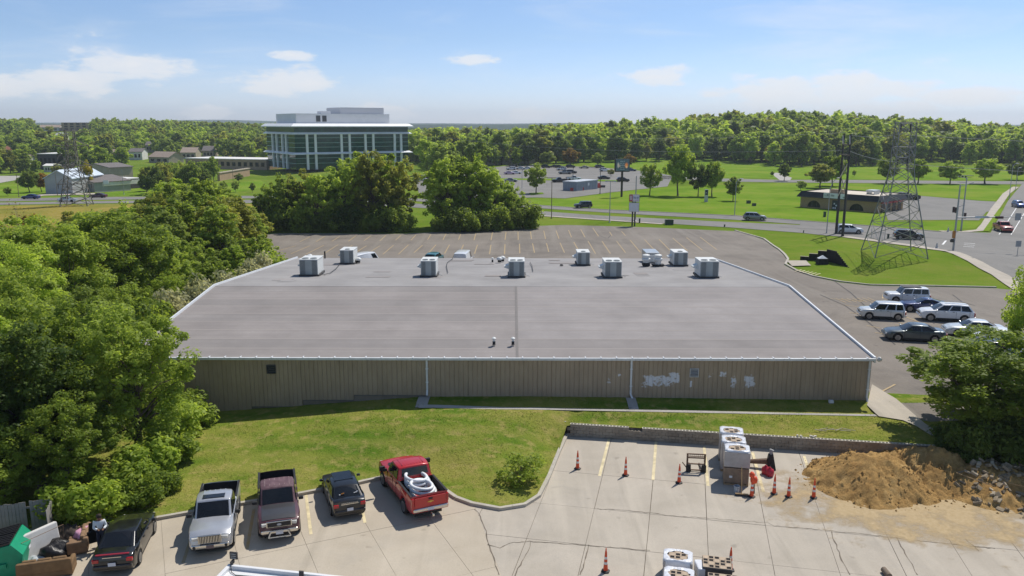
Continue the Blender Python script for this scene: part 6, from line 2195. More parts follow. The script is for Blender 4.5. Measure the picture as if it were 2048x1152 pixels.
for i, (px, py, w, h, lab) in enumerate([(1338, 449.5, 1.6, 1.0, 'green transformer box on the verge before the road'), (1279, 446, .3, .95, 'small dark green pedestal beside the pole sign'), (1449, 454, .25, .5, 'tiny dark post at the road verge'), (1497, 407, 1.0, .8, 'small green cabinet on the bank, left one'), (1508, 412, .9, .7, 'small green cabinet on the bank, right one'),
                              (1649, 434, .5, 1.2, 'dark upright box in front of the restaurant lawn'), (1607, 466, .15, .5, 'short dark marker post at the road edge'), (1776, 478, .3, .9, 'dark hydrant like post before the pylon')]):
    q = PG(px, py)
    o = MB().box(-w / 2, w / 2, -w * .35, w * .35, -.05, h).box(-w / 2 - .03, w / 2 + .03, -w * .35 - .03, w * .35 + .03, h - .1, h).build('utility_box', M('box_green', (.045, .075, .055), .6))
    tag(o, lab, 'utility box', 'utility boxes on the verges')
    o.location = q
# fenced gate by the road
q = PG(1742, 478)
t = thing('wire_gate', 'pale wire gate panel between two posts behind the pylon legs', 'gate', q, R(-14))
for x in (0, 2.2):
    MB().tube((x, 0, 0), (x, 0, 1.9 + x * .1), .05).build('post', MATS['pole_grey'], t)
for k in range(8):
    MB().box(.15 + k * .25, .18 + k * .25, -.015, .015, .1, 1.2).build('bar', MATS['pole_grey'], t)
MB().box(.1, 2.1, -.02, .02, 1.2, 1.27).build('rail', MATS['pole_grey'], t)

# dark timber retaining steps and slab on the mound
M('timber_dark', (.022, .019, .018), .85, var=.3, scale=3)
q0, q1 = PG(1600, 520), PG(1652, 522)
d = (q1 - q0)
t = thing('timber_wall', 'black timber retaining wall stepping up beside a concrete pad on the mound', 'wall', (q0.x, q0.y, q0.z - .2), math.atan2(d.y, d.x))
L = d.xy.length
for k in range(3):
    for j in range(3 + 2 * k):
        MB().box(L * k / 3 + .01, L * (k + 1) / 3 - .01, 0, .22, j * .24, j * .24 + .23).build('beam', MATS['timber_dark'], t)
    MB().box(L * k / 3, L * (k + 1) / 3, -.03, .25, (3 + 2 * k) * .24, (3 + 2 * k) * .24 + .05).build('cap_board', M('cap_board', (.42, .36, .26), .8), t)
w2 = []
for j in range(9):
    MB().add([(L, .0, j * .22), (L + 3.2 - j * .22, -3.4 + j * .22, j * .22), (L + 3.2 - j * .22, -3.2 + j * .22, j * .22), (L, .25, j * .22), (L, .0, j * .22 + .215), (L + 3.2 - j * .22, -3.4 + j * .22, j * .22 + .215), (L + 3.2 - j * .22, -3.2 + j * .22, j * .22 + .215), (L, .25, j * .22 + .215)],
             [(0, 3, 2, 1), (4, 5, 6, 7), (0, 1, 5, 4), (1, 2, 6, 5), (2, 3, 7, 6), (3, 0, 4, 7)]).build('beam', MATS['timber_dark'], t)
drape('concrete_pad', pgl([(1573, 523), (1612, 523), (1622, 533), (1584, 534)]), MATS['concrete_new'], .16, step=3)
q = PG(1644, 528)
t = thing('pump_box', 'small dark box with white peaked lid below the timber wall', 'box', q)
MB().box(-.7, .7, -.5, .5, -.1, .8).build('body', MATS['timber_dark'], t)
MB().add([(-.6, -.4, .8), (.6, -.4, .8), (.6, .4, .8), (-.6, .4, .8), (0, 0, 1.25)], [(0, 1, 4), (1, 2, 4), (2, 3, 4), (3, 0, 4), (3, 2, 1, 0)]).build('lid', MATS['sign_white'], t)

# ------------------------------------------------------------------ traffic cones
M('cone_orange', (.72, .085, .025), .5, var=.1, scale=8, grime=.1)
M('cone_band', (.72, .70, .66), .4, var=.08)


def make_cone(label):
    t = thing('traffic_cone', label, 'traffic cone', group='tall orange traffic cones')
    MB().lathe([(.20, 0), (.20, .05), (.13, .075)], (0, 0, 0), 6).build('rubber_base', MATS['plastic_black'], t)
    MB().lathe([(.105, .07), (.085, .34), (.05, .88), (.035, .98)], (0, 0, 0), 14).build('body', MATS['cone_orange'], t, smooth=50)
    for z0, z1, a, b in ((.36, .47, .088, .080), (.60, .71, .072, .064)):
        MB().lathe([(a, z0), (b, z1)], (0, 0, 0), 14).build('reflective_band', MATS['cone_band'], t, smooth=50)
    MB().lathe([(.025, .98), (.03, 1.03), (.02, 1.10)], (0, 0, 0), 8).build('handle', MATS['cone_orange'], t)
    return t


cones = [((1155, 938), 'tall orange cone nearest the left end of the block wall'), ((1251, 951), 'tall orange cone second from left in the back row'), ((1358, 966), 'tall orange cone beside the pallet fork rack'), ((1503, 994), 'tall orange cone touching the broom and block stack'),
         ((1548, 988), 'tall orange cone just right of the block stack'), ((1577, 994), 'tall orange cone between the red cans and the dirt pile'), ((1627, 996), 'tall orange cone at the foot of the dirt pile'), ((1211, 1143), 'tall orange cone alone on the near concrete'), ((1460, 1141), 'tall orange cone standing among the near block pallets')]
c0 = make_cone(cones[0][1])
for i, (p, lab) in enumerate(cones):
    q = P(*p, 0)
    if i == 0:
        c0.location = (q.x, q.y, .004)
    else:
        dup(c0, (q.x, q.y, .004), rnd.uniform(0, 3), lab)

# ------------------------------------------------------------------ pallets of hollow blocks
M('paver_tan', (.46, .36, .26), .85, var=.15, scale=5)
M('paver_dark', (.10, .085, .08), .9, var=.2)
M('hole', (.012, .010, .012), .9)
M('wrap_white', (.70, .71, .74), .22, var=.12, scale=5, bump=.6, bscale=9, bdist=.04, coat=.4)
M('wrap_grey', (.40, .375, .36), .35, var=.14, scale=3, bump=.5, bscale=7, bdist=.04)
M('pallet_wood', (.32, .22, .12), .9, var=.2, scale=4)


def block_pallet(label, loc, rz, w, d, h, wrapped=True, tiers=1, seed=0):
    r2 = random.Random(seed)
    t = thing('block_pallet', label, 'pallet of blocks', loc, rz, 'pallets of hollow concrete blocks')
    for k in range(3):
        MB().box(-w / 2, w / 2, -d / 2 + k * (d / 2 - .05), -d / 2 + .1 + k * (d / 2 - .05), 0, .09).build('bearer', MATS['pallet_wood'], t)
    for k in range(6):
        MB().box(-w / 2 + k * (w - .1) / 5, -w / 2 + .1 + k * (w - .1) / 5, -d / 2, d / 2, .09, .11).build('deck_board', MATS['pallet_wood'], t)
    z = .11
    th = (h - .11) / tiers
    for k in range(tiers):
        if wrapped:
            MB().box(-w / 2 - .02 * k, w / 2 + .02 * k, -d / 2 - .03 * k, d / 2, z + k * th + .006, z + (k + 1) * th - .05).build('wrapped_blocks', MATS['wrap_grey'] if k or tiers == 1 else M('tan_blocks', (.24, .175, .12), .8, var=.2, scale=4), t, bevel=.03)
        else:
            nl = 4
            for j in range(nl):
                MB().box(-w / 2 + .01 * (j % 2), w / 2, -d / 2, d / 2 - .01 * (j % 2), z + j * (h - z) / nl + .005, z + (j + 1) * (h - z) / nl).build('course', MATS['paver_dark'], t)
    top = h - .05 if wrapped else h
    # top layer: tan block faces with dark cores
    rows, colsn = 4, 5
    bw, bd_ = (w - .04) / colsn, (d - .04) / rows
    for j in range(rows):
        for i in range(colsn):
            x0, y0 = -w / 2 + .02 + i * bw, -d / 2 + .02 + j * bd_
            if wrapped and (((x0 + bw / 2) / (w * .46)) ** 2 + ((y0 + bd_ / 2) / (d * .44)) ** 2 > 1.15):
                continue
            b = MB()
            s = .03
            b.box(x0 + .004, x0 + s, y0 + .004, y0 + bd_ - .004, top, top + .035).box(x0 + bw - s, x0 + bw - .004, y0 + .004, y0 + bd_ - .004, top, top + .035)
            b.box(x0 + s, x0 + bw - s, y0 + .004, y0 + s, top, top + .035).box(x0 + s, x0 + bw - s, y0 + bd_ - s, y0 + bd_ - .004, top, top + .035)
            b.box(x0 + s, x0 + bw - s, y0 + s, y0 + bd_ - s, top, top + (.034 if (i + 2 * j + seed) % 3 == 0 else .004))
            o = b.build('hollow_block', MATS['paver_tan'], t)
            if (i + 2 * j + seed) % 3:
                MB().box(x0 + s, x0 + bw - s, y0 + s, y0 + bd_ - s, top + .005, top + .012).build('core', MATS['hole'], o)
    if wrapped:
        # film stretched over the rim, torn open in an oval
        n = 28
        vs, fs = [], []
        for k in range(n):
            a = 2 * math.pi * k / n
            c, s = math.cos(a), math.sin(a)
            m = max(abs(c), abs(s))
            ox, oy = c / m * w / 2 * 1.015, s / m * d / 2 * 1.015
            e = 1 + r2.uniform(-.10, .10)
            ix, iy = c * w * .36 * e, s * d * .36 * e
            vs += [(ix, iy, top + .045), (ox * .8 + ix * .2, oy * .8 + iy * .2, top + .07 + r2.uniform(0, .02)), (ox, oy, top + .035), (ox * 1.01, oy * 1.01, top - .22 - r2.uniform(0, .08))]
        for k in range(n):
            j = (k + 1) % n
            for q in range(3):
                fs.append((k * 4 + q, k * 4 + q + 1, j * 4 + q + 1, j * 4 + q))
        MB().add(vs, fs).build('plastic_film', MATS['wrap_white'], t, smooth=60)
        if tiers > 1:
            MB().cbox((-w * .22, -d / 2 - .012, h * .25), (.16, .01, .12)).build('paper_label', MATS['sign_white'], t)
    return t


ra = R(-12.5)
e2 = Vector((math.sin(R(12.5)), math.cos(R(12.5)), 0))
b0 = P(1476, 972, 0)
block_pallet('tall double stack of wrapped blocks nearest the broom', (b0.x, b0.y + .55, .004), ra, 1.30, 1.05, 1.95, True, 2, 1)
b1 = b0 + e2 * 1.75
block_pallet('wrapped block stack in the middle of the row of three', (b1.x - .1, b1.y + .55, .004), ra, 1.30, 1.05, 1.75, True, 1, 2)
b2 = b0 + e2 * 3.2
block_pallet('wrapped block stack nearest the retaining wall', (b2.x - .16, b2.y + .55, .004), ra, 1.30, 1.05, 1.72, True, 1, 3)
for px, py, lab, wr, s, h in [(1356, 1111, 'wrapped block pallet at the bottom edge, far one of the left pair', True, 4, .95), (1358, 1148, 'wrapped block pallet cut by the bottom edge, left pair', True, 5, .95), (1434, 1126, 'unwrapped pallet of tan hollow blocks behind a cone', False, 6, .85), (1446, 1162, 'half unwrapped block pallet cut by the bottom edge', False, 7, .85)]:
    q = P(px, py, h)
    block_pallet(lab, (q.x, q.y, .004), ra, 1.22, 1.0, h, wr, 1, s)
q = P(1400, 1128, .8)
tag(MB().cbox((0, 0, .4), (.32, .8, .8)).build('foam_block', MATS['wrap_white'], bevel=.05), 'white wrapped slab leaning beside the unwrapped pallet', 'wrapped slab').location = (q.x, q.y, 0)

# broom, bucket, helmet, red cans, breaker, fork rack
q = P(1483, 992, 0)
t = thing('push_broom', 'push broom leaning on the block stack', 'broom', (q.x, q.y, .004), ra)
MB().box(-.32, .32, -.05, .05, 0, .09).build('bristles', M('bristle', (.03, .025, .03), .9), t)
MB().box(-.33, .33, -.05, .05, .09, .13).build('head', MATS['pallet_wood'], t)
MB().tube((0, 0, .12), (-.03, .62, 1.35), .017, n=6).build('handle', M('broom_wood', (.55, .36, .16), .7), t)
q = P(1473, 985, 0)
t = thing('bucket', 'grey plastic bucket standing before the block stack', 'bucket', (q.x, q.y, .004))
MB().lathe([(.13, 0), (.16, .36), (.17, .36), (.165, .38), (.15, .38), (.125, .03)], (0, 0, 0), 16).build('pail', M('bucket_grey', (.42, .46, .50), .5), t, smooth=50)
MB().path([(-.16, 0, .36), (-.12, -.12, .30), (0, -.17, .28), (.12, -.12, .30), (.16, 0, .36)], .006, 5).build('handle', MATS['chrome'], t)
q = P(1503, 958, .75)
t = thing('orange_bag', 'bright orange sacks hanging at the corner of the block stack', 'bag', (q.x + .1, q.y - .1, .55), 0)
MB().lathe([(.06, 0), (.17, .06), (.2, .22), (.15, .36), (.05, .42)], (0, 0, 0), 12).build('sack', MATS['cone_orange'], t, smooth=60)
MB().lathe([(.05, .3), (.14, .36), (.15, .5), (.06, .62)], (-.1, .05, 0), 12).build('sack', MATS['cone_orange'], t, smooth=60)
MB().lathe([(.09, -.55), (.05, .02)], (0, 0, 0), 8).build('stand', MATS['plastic_black'], t)
for i, (px, py) in enumerate([(1531, 948), (1539, 952)]):
    q = P(px, py, 0)
    t = thing('fuel_can', ['round red fuel can leaning behind another', 'round red fuel can in front, beside the breaker'][i], 'fuel can', (q.x, q.y, .004), .6, 'red fuel cans')
    MB().lathe([(.17, 0), (.22, .06), (.235, .25), (.2, .38), (.08, .44), (.06, .50)], (0, 0, 0), 14).build('can', M('can_red', (.42, .02, .045), .45), t, smooth=50)
    MB().tube((0, 0, .48), (.12, .05, .60), .025).build('spout', MATS['plastic_black'], t)
    MB().path([(-.12, 0, .42), (-.1, 0, .53), (.02, 0, .53)], .018).build('handle', MATS['can_red'], t)
q = P(1528, 936, 0)
t = thing('hydraulic_breaker', 'brown and black machine attachment lying behind the red cans', 'machine part', (q.x, q.y, .004), R(-10))
M('rusty', (.16, .10, .065), .8, var=.35, scale=5)
MB().tube((-1.5, .15, .22), (-.5, .05, .34), .05, .15, 8).tube((-.5, .05, .34), (.15, 0, .42), .15, .18, 8).build('tool', MATS['rusty'], t, smooth=40)
MB().add([(.1, -.28, 0), (.62, -.28, 0), (.62, .28, 0), (.1, .28, 0), (.2, -.22, .8), (.42, -.22, .95), (.42, .22, .95), (.2, .22, .8)], [(3, 2, 1, 0), (4, 5, 6, 7), (0, 1, 5, 4), (1, 2, 6, 5), (2, 3, 7, 6), (3, 0, 4, 7)]).build('mount_plate', MATS['plastic_black'], t, bevel=.02)
MB().tube((.3, -.1, .9), (.38, -.1, 1.15), .09, n=8).tube((.3, .12, .9), (.32, .12, 1.1), .07, n=8).build('coupling', M('coupling_grey', (.3, .3, .3), .5), t)
q = P(1391, 943, 0)
t = thing('fork_rack', 'black skid steer pallet fork frame with grid back standing on the concrete', 'fork frame', (q.x, q.y, .004), ra + R(6))
for x in (-.52, .44):
    MB().box(x, x + .09, -.05, .05, 0, 1.05).build('upright', MATS['rusty'], t)
    MB().box(x - .02 + (.0 if x < 0 else -.12), x + .24 + (0 if x < 0 else -.12), -.12, -.05, 0, .42).build('hook_plate', MATS['plastic_black'], t)
for z in (.06, .42, .78, 1.0):
    MB().box(-.52, .53, -.035, .035, z, z + .055).build('rail', MATS['rusty'], t)
for k in range(9):
    MB().tube((-.45 + k * .11, 0, .8), (-.45 + k * .11, .0, 1.02), .012, n=5).build('grid_bar', MATS['rusty'], t)
MB().box(-.5, .5, -.02, .02, .88, .91).build('grid_bar', MATS['rusty'], t)
for x in (-.34, .26):
    MB().box(x, x + .11, .04, 1.1, .0, .05).build('fork', MATS['plastic_black'], t)
MB().tube((-.75, -.1, .55), (-.5, 0, .2), .03).build('lever', MATS['rusty'], t)
MB().tube((.1, 0, .45), (.35, 0, .1), .025).build('brace', MATS['rusty'], t)

# ------------------------------------------------------------------ dirt heaps and rubble
def mat_dirt():
    m, nt, b = newmat('dirt')
    p = coords(nt, 'World')
    n = noise_n(nt, p, .9, 7, .7)
    n2 = noise_n(nt, p, 6, 5, .7)
    c = ramp(nt, n, [(.3, (.29, .168, .060)), (.55, (.44, .275, .105)), (.75, (.57, .395, .175))])
    c = mixc(nt, ramp(nt, n2, [(.52, (0, 0, 0)), (.7, (.7, .7, .7))]), c, (.22, .125, .048))
    nt.links.new(c, b.inputs['Base Color'])
    b.inputs['Roughness'].default_value = 1.0
    b.inputs['Specular IOR Level'].default_value = .1
    bumpn(nt, b, noise_n(nt, p, 9, 6, .75), .9, .10)
    MATS['dirt'] = m


mat_dirt()
M('rubble', (.27, .215, .145), .95, var=.3, scale=3)
M('rubble_pale', (.42, .35, .25), .95, var=.2, scale=3)


def heap(name, label, c, rx, ry, h, seed, mat='dirt', rz=0.0, cat='dirt pile', clods=60):
    r2 = random.Random(seed)
    t = thing(name, label, cat, (c[0], c[1], 0), rz)
    st = .11
    nx, ny = int(rx * 2.6 / st), int(ry * 2.6 / st)
    off = Vector((seed * 13.1, seed * 7.7, 0))
    V, idx = [], {}
    Hh = np.zeros((ny, nx))
    for j in range(ny):
        for i in range(nx):
            x, y = (i - nx / 2) * st, (j - ny / 2) * st
            rr = math.hypot(x / rx, y / ry) * (1 + .22 * mnoise.noise(Vector((math.atan2(y, x) * 1.2, seed, 0))))
            z = h * max(0, 1 - rr) ** .92
            z = z if z < h * .86 else h * .86 + (z - h * .86) * .4
            p = Vector((x, y, 0)) + off
            f = min(1, z / .25)
            z += f * (.20 * mnoise.fractal(p * .9, 1.0, 2.0, 4) + .11 * mnoise.fractal(p * 3.2, .8, 2.0, 4))
            rill = abs(mnoise.noise(Vector((math.atan2(y, x) * 5, rr * .6, seed))))
            z -= f * .16 * (1 - rill) ** 4
            Hh[j, i] = z
    vs = [((i - nx / 2) * st, (j - ny / 2) * st, Hh[j, i] - .03) for j in range(ny) for i in range(nx)]
    fs = [(j * nx + i, j * nx + i + 1, (j + 1) * nx + i + 1, (j + 1) * nx + i) for j in range(ny - 1) for i in range(nx - 1) if max(Hh[j, i], Hh[j + 1, i + 1], Hh[j, i + 1], Hh[j + 1, i]) > .005]
    MB().add(vs, fs).build('earth', MATS[mat], t, smooth=180)
    lump = MB()
    for k in range(clods):
        a, f = r2.uniform(0, 2 * math.pi), r2.uniform(.35, 1.12)
        x, y = math.cos(a) * rx * f, math.sin(a) * ry * f
        i, j = int(x / st + nx / 2), int(y / st + ny / 2)
        z = Hh[j, i] if 0 <= i < nx and 0 <= j < ny else 0
        s = r2.uniform(.04, .15) * r2.uniform(.5, 1)
        lump.add([(x + s * r2.uniform(.6, 1.2) * dx, y + s * r2.uniform(.6, 1.2) * dy, max(0, z) - .01 + s * r2.uniform(.6, 1.1) * dz) for dx, dy, dz in ((1, 0, 0), (-1, 0, 0), (0, 1, 0), (0, -1, 0), (0, 0, 1))],
                 [(0, 2, 4), (2, 1, 4), (1, 3, 4), (3, 0, 4), (0, 3, 1, 2)])
    if clods:
        lump.build('clods', MATS[mat], t, kind='stuff')
    return t, Hh, st, nx, ny


h1 = P(1752, 968, 0)
heap('dirt_pile', 'large pile of yellow brown dirt in front of the block wall', (h1.x, h1.y + .3), 3.7, 3.3, 1.85, 2, clods=420)
h2 = P(1868, 962, 0)
heap('dirt_pile', 'second dirt pile in the shade of the right tree', (h2.x + .2, h2.y + .9), 3.4, 3.2, 1.75, 5, clods=300)
h3 = P(1985, 985, 0)
t, Hh, st, nx, ny = heap('rubble_pile', 'pile of broken concrete and soil at the right edge', (h3.x + .3, h3.y + .9), 3.4, 3.4, 1.35, 8, 'dirt', cat='rubble pile', clods=100)
r2 = random.Random(4)
for k in range(150):
    a, f = r2.uniform(0, 2 * math.pi), r2.uniform(0, 1.05)
    x, y = math.cos(a) * 3.2 * f ** .7, math.sin(a) * 3.2 * f ** .7
    i, j = int(x / st + nx / 2), int(y / st + ny / 2)
    z = Hh[j, i] if 0 <= i < nx and 0 <= j < ny else 0
    s = (r2.uniform(.12, .42), r2.uniform(.10, .30), r2.uniform(.06, .16))
    o = MB().cbox((0, 0, 0), s).build('chunk', MATS['rubble' if r2.random() < .75 else 'rubble_pale'], t, bevel=.012, segs=1)
    o.location, o.rotation_euler = (x, y, max(0, z) + .03), (r2.uniform(-.6, .6), r2.uniform(-.6, .6), r2.uniform(0, 3))
for k in range(8):
    a = r2.uniform(0, 6.28)
    p0 = Vector((math.cos(a) * 2.0, math.sin(a) * 2.0, .9))
    d = Vector((r2.uniform(-1, 1), r2.uniform(-1, 1), r2.uniform(-.2, .15))).normalized()
    MB().tube(p0 - d * .8, p0 + d * .8, .025, .012, 5).build('stick', MATS['pallet_wood'], t)


def mat_film():
    """dry silt washed over the slabs: thins out in patches"""
    m, nt, b = newmat('silt')
    p = coords(nt, 'World')
    n = noise_n(nt, p, .55, 6, .65)
    n2 = noise_n(nt, p, 5, 4, .7)
    tcn = coords(nt, 'Object')
    ln = N(nt, 'ShaderNodeVectorMath', operation='LENGTH')
    nt.links.new(tcn, ln.inputs[0])
    f = math_n(nt, 'SUBTRACT', 1.35, ln.outputs['Value'])
    f = math_n(nt, 'ADD', f, math_n(nt, 'MULTIPLY', math_n(nt, 'SUBTRACT', n, .5), 2.6))
    a = math_n(nt, 'MULTIPLY', ramp(nt, f, [(.35, (0, 0, 0)), (1.0, (.92, .92, .92))]), 1.0)
    c = ramp(nt, n2, [(.3, (.40, .29, .15)), (.7, (.52, .40, .235))])
    nt.links.new(c, b.inputs['Base Color'])
    nt.links.new(a, b.inputs['Alpha'])
    b.inputs['Roughness'].default_value = 1
    MATS['silt'] = m


mat_film()
c = P(1860, 1030, 0)
sh = MB()
nn = 40
sh.add([(0, 0, 0)] + [(1.5 * math.cos(2 * math.pi * k / nn), 1.5 * math.sin(2 * math.pi * k / nn), 0) for k in range(nn)], [(0, 1 + k, 1 + (k + 1) % nn) for k in range(nn)])
o = sh.build('silt', MATS['silt'], kind='stuff')
o.location, o.scale, o.rotation_euler = (c.x - .3, c.y + .9, .0135), (7.8, 4.6, 1), (0, 0, R(-12))
# log end on the concrete at the bottom
q = P(1772, 1150, 0)
tag(MB().tube((0, -.3, .12), (0, .25, .12), .13, n=12).build('log', MATS['wood_pole'], smooth=40), 'short log lying on the concrete at the bottom edge', 'log').location = (q.x, q.y, 0)
# branches on the lawn
q = PG(1662, 862)
t = thing('fallen_branch', 'bare grey branch lying on the lawn behind the wall', 'branch', (q.x, q.y, q.z + .05))
for k in range(7):
    a = rnd.uniform(-.5, .5)
    MB().tube((-1 + k * .3, rnd.uniform(-.2, .2), .05), (-.4 + k * .3, rnd.uniform(-.35, .35), .06), .03, .015, 5).build('twig', M('twig_grey', (.40, .35, .28), .9), t)
q = PG(1662, 806)
tag(MB().cbox((0, 0, .1), (.3, .25, .2)).build('white_box', MATS['sign_white'], bevel=.04), 'small white box lying in the shade by the building wall', 'box').location = q

# ------------------------------------------------------------------ dumped furniture at the left
M('sofa_brown', (.19, .115, .055), .95, var=.2, scale=3, bump=.3, bscale=14)
M('sofa_tan', (.25, .155, .09), .95, var=.2, scale=3)
M('mattress_white', (.62, .60, .57), .8, var=.12, scale=2, grime=.2)
M('bin_green', (.0, .26, .13), .5, var=.15, scale=1.5, grime=.25)
M('fence_wood', (.25, .235, .215), .95, var=.25, scale=2, grime=.3)


def sofa(label, loc, rz, w, mat, seats=3, h=.82):
    t = thing('sofa', label, 'sofa', loc, rz, 'dumped sofas')
    m = MATS[mat]
    MB().box(-w / 2, w / 2, -.42, .42, .05, .32).build('base', m, t, bevel=.05)
    MB().box(-w / 2 + .02, w / 2 - .02, .24, .46, .30, h).build('back', m, t, bevel=.07)
    for s in (-1, 1):
        MB().box(s * w / 2 - (.2 if s > 0 else 0), s * w / 2 + (0 if s > 0 else .2), -.44, .44, .28, .62).build('arm', m, t, bevel=.07)
    cw = (w - .42) / seats
    for k in range(seats):
        x = -w / 2 + .21 + k * cw
        MB().box(x + .01, x + cw - .01, -.42, .22, .31, .47).build('seat_cushion', m, t, bevel=.05)
        MB().box(x + .01, x + cw - .01, .12, .30, .45, h + .04).build('back_cushion', m, t, bevel=.06)
    return t


q = P(98, 1146, 0)
sofa('brown sofa turned with its back to the camera at the bottom left', (q.x, q.y - .1, .004), R(197), 2.15, 'sofa_brown', 3)
q = P(160, 1092, 0)
sofa('tan loveseat piled with clothes beside the black sedan', (q.x, q.y, .004), R(-68), 1.75, 'sofa_tan', 2, .75)
r2 = random.Random(17)


def cloth_heap(name, label, loc, s, mat, cat, seed):
    bm = bmesh.new()
    bmesh.ops.create_icosphere(bm, subdivisions=3, radius=1)
    for v in bm.verts:
        n = mnoise.fractal(v.co * 1.8 + Vector((seed, 0, 0)), .9, 2.0, 4)
        v.co = Vector((v.co.x * s[0], v.co.y * s[1], max(0, v.co.z) * s[2])) * (1 + .45 * n)
        v.co.z = max(0, v.co.z)
    me = bpy.data.meshes.new(name)
    bm.to_mesh(me)
    bm.free()
    me.shade_smooth()
    o = mobj(name, me, mat)
    tag(o, label, cat)
    o.location = loc
    return o


M('cloth_pink', (.62, .25, .40), .85, var=.3, scale=6, col2=(.75, .42, .55)); M('bag_black', (.02, .018, .018), .35, var=.3, scale=5, bump=.6, bscale=7, bdist=.04); M('clear_sheet', (.45, .48, .50), .25, var=.15, scale=3)
q = P(168, 1088, 0)
cloth_heap('blanket', 'pink striped blanket lying on the tan loveseat', (q.x + .05, q.y + .05, .48), (.42, .5, .26), MATS['cloth_pink'], 'blanket', 1)
q = P(108, 1112, 0)
cloth_heap('rubbish_bag', 'black and brown rubbish heap between the mattress and sofas', (q.x, q.y, 0), (.75, .6, .7), MATS['bag_black'], 'rubbish bag', 3)
q = P(138, 1085, 0)
cloth_heap('rubbish_bag', 'dark rubbish heap behind the tan loveseat', (q.x, q.y, 0), (.8, .6, .8), M('heap_brown', (.06, .045, .035), .9, var=.5, scale=5), 'rubbish bag', 5)
q = P(66, 1126, 0)
cloth_heap('plastic_sheet', 'pale plastic sheet crumpled beside the green dumpster', (q.x, q.y, 0), (.55, .5, .35), MATS['clear_sheet'], 'plastic sheet', 7)
q = P(80, 1120, 0)
t = thing('mattress', 'white mattress standing on its side by the dumpster', 'mattress', (q.x, q.y + .1, .004), R(62))
o = MB().box(-.95, .95, -.11, .11, 0, 1.35).build('mattress_body', MATS['mattress_white'], t, bevel=.05)
o.rotation_euler = (R(-9), 0, 0)
MB().path([(-.95, -.12, .05), (.95, -.12, .05), (.95, -.34, 1.30), (-.95, -.34, 1.30), (-.95, -.12, .05)], .012, 5).build('piping', MATS['sofa_tan'], t)
# dumpster
q = P(8, 1140, 0)
t = thing('dumpster', 'green steel dumpster with ribbed black lids at the bottom left', 'dumpster', (q.x - .1, q.y, .004), R(17))
MB().slab_xz([(-1.1, .12), (1.0, .12), (1.15, 1.05), (.75, 1.55), (-1.1, 1.25)], -.95, .95).build('body', MATS['bin_green'], t, bevel=.015)
for s in (-1, 1):
    lid = MB()
    lid.slab_xz([(-1.08, 1.28), (.72, 1.58), (.72, 1.63), (-1.08, 1.33)], -.92 if s < 0 else .02, -.02 if s < 0 else .92)
    l = lid.build('lid', MATS['bag_black'], t)
    for k in range(5):
        y = s * (.12 + k * .17)
        MB().slab_xz([(-1.0, 1.335), (.66, 1.625), (.66, 1.68), (-1.0, 1.39)], y - .035, y + .035).build('lid_rib', MATS['plastic_black'], l)
for s in (-1, 1):
    MB().box(-.5, .5, s * .95 - .09, s * .95 + .09, .55, .75).build('fork_pocket', MATS['bin_green'], t)
MB().cbox((1.12, .2, .85), (.02, .3, .12)).build('sticker', MATS['sign_white'], t)
# plank enclosure fence
fa, fb = P(-70, 1096, 0), P(112, 1070, 0)
d = fb - fa
t = thing('plank_fence', 'weathered grey plank fence behind the dumpster', 'fence', (fa.x, fa.y, 0), math.atan2(d.y, d.x))
L = d.xy.length
pm = MB().box(0, .135, -.012, .012, .05, 1.85).mesh('plank')
r2 = random.Random(6)
for k in range(int(L / .145)):
    if 18 <= k <= 18:
        continue
    o = mobj('plank', pm, MATS['fence_wood'], t, loc=(k * .145, r2.uniform(-.008, .008), r2.uniform(-.05, .03)))
for z in (.4, 1.5):
    MB().box(0, L, .014, .06, z, z + .09).build('rail', MATS['fence_wood'], t)
# short return towards the camera
for k in range(9):
    mobj('plank', pm, MATS['fence_wood'], t, loc=(L, -.15 - k * .145, r2.uniform(-.04, .04)), rz=R(90))

# ------------------------------------------------------------------ white flat roof at the bottom edge
A = P(457, 1127, 3.4)
t = thing('white_roof_building', 'white flat roofed kiosk with floodlight at the bottom edge', 'building', (A.x, A.y, 0), R(-10.5))
W_, D_ = 9.0, 6.0
M('roof_membrane', (.70, .70, .70), .55, var=.05, scale=.8, grime=.08)
MB().box(0.15, W_, -D_, -.15, 0, 3.2).build('wall', MATS['wall_white'], t)
MB().box(.14, W_ - .14, -D_ + .14, -.14, 3.2, 3.26).build('membrane', MATS['roof_membrane'], t)
for a in ((0, W_, -.14, 0), (0, .14, -D_, -.14), (W_ - .14, W_, -D_, -.14)):
    MB().box(*a, 3.0, 3.4).build('parapet', MATS['roof_membrane'], t, bevel=.02)
fl = MB().box(.0, .30, .10, .16, 3.52, 3.80).build('floodlight', MATS['steel_dark'], t, bevel=.01)
for k in range(3):
    MB().box(.05, .25, .085, .10, 3.56 + k * .08, 3.59 + k * .08).build('fin', MATS['pole_grey'], fl)
MB().box(.12, .18, -.1, .12, 3.40, 3.53).build('floodlight_bracket', MATS['steel_dark'], t)
MB().path([(.15, -.1, 3.42), (.3, -.35, 3.30), (.55, -.5, 3.29), (.7, -.9, 3.29), (.72, -1.4, 3.29)], .014, 5).build('cable', MATS['black_rubber'], t)
MB().path([(.55, -.5, 3.29), (1.4, -.46, 3.29), (2.3, -.55, 3.29), (2.6, -.7, 3.29)], .02, 5).build('cable', MATS['steel_dark'], t)
for x, y, s in ((2.35, -.55, .16), (2.62, -.48, .20), (2.85, -.62, .14), (3.05, -.75, .2)):
    MB().cbox((x, y, 3.34), (s, .1, .1), rz=x).build('junction_box', MATS['steel_dark'], t)
MB().cbox((2.95, -.28, 3.44), (.16, .06, .30)).build('antenna', MATS['steel_dark'], t)
MB().cbox((3.2, -.65, 3.33), (.55, .2, .06), rz=.2).build('bracket', MATS['steel_dark'], t)

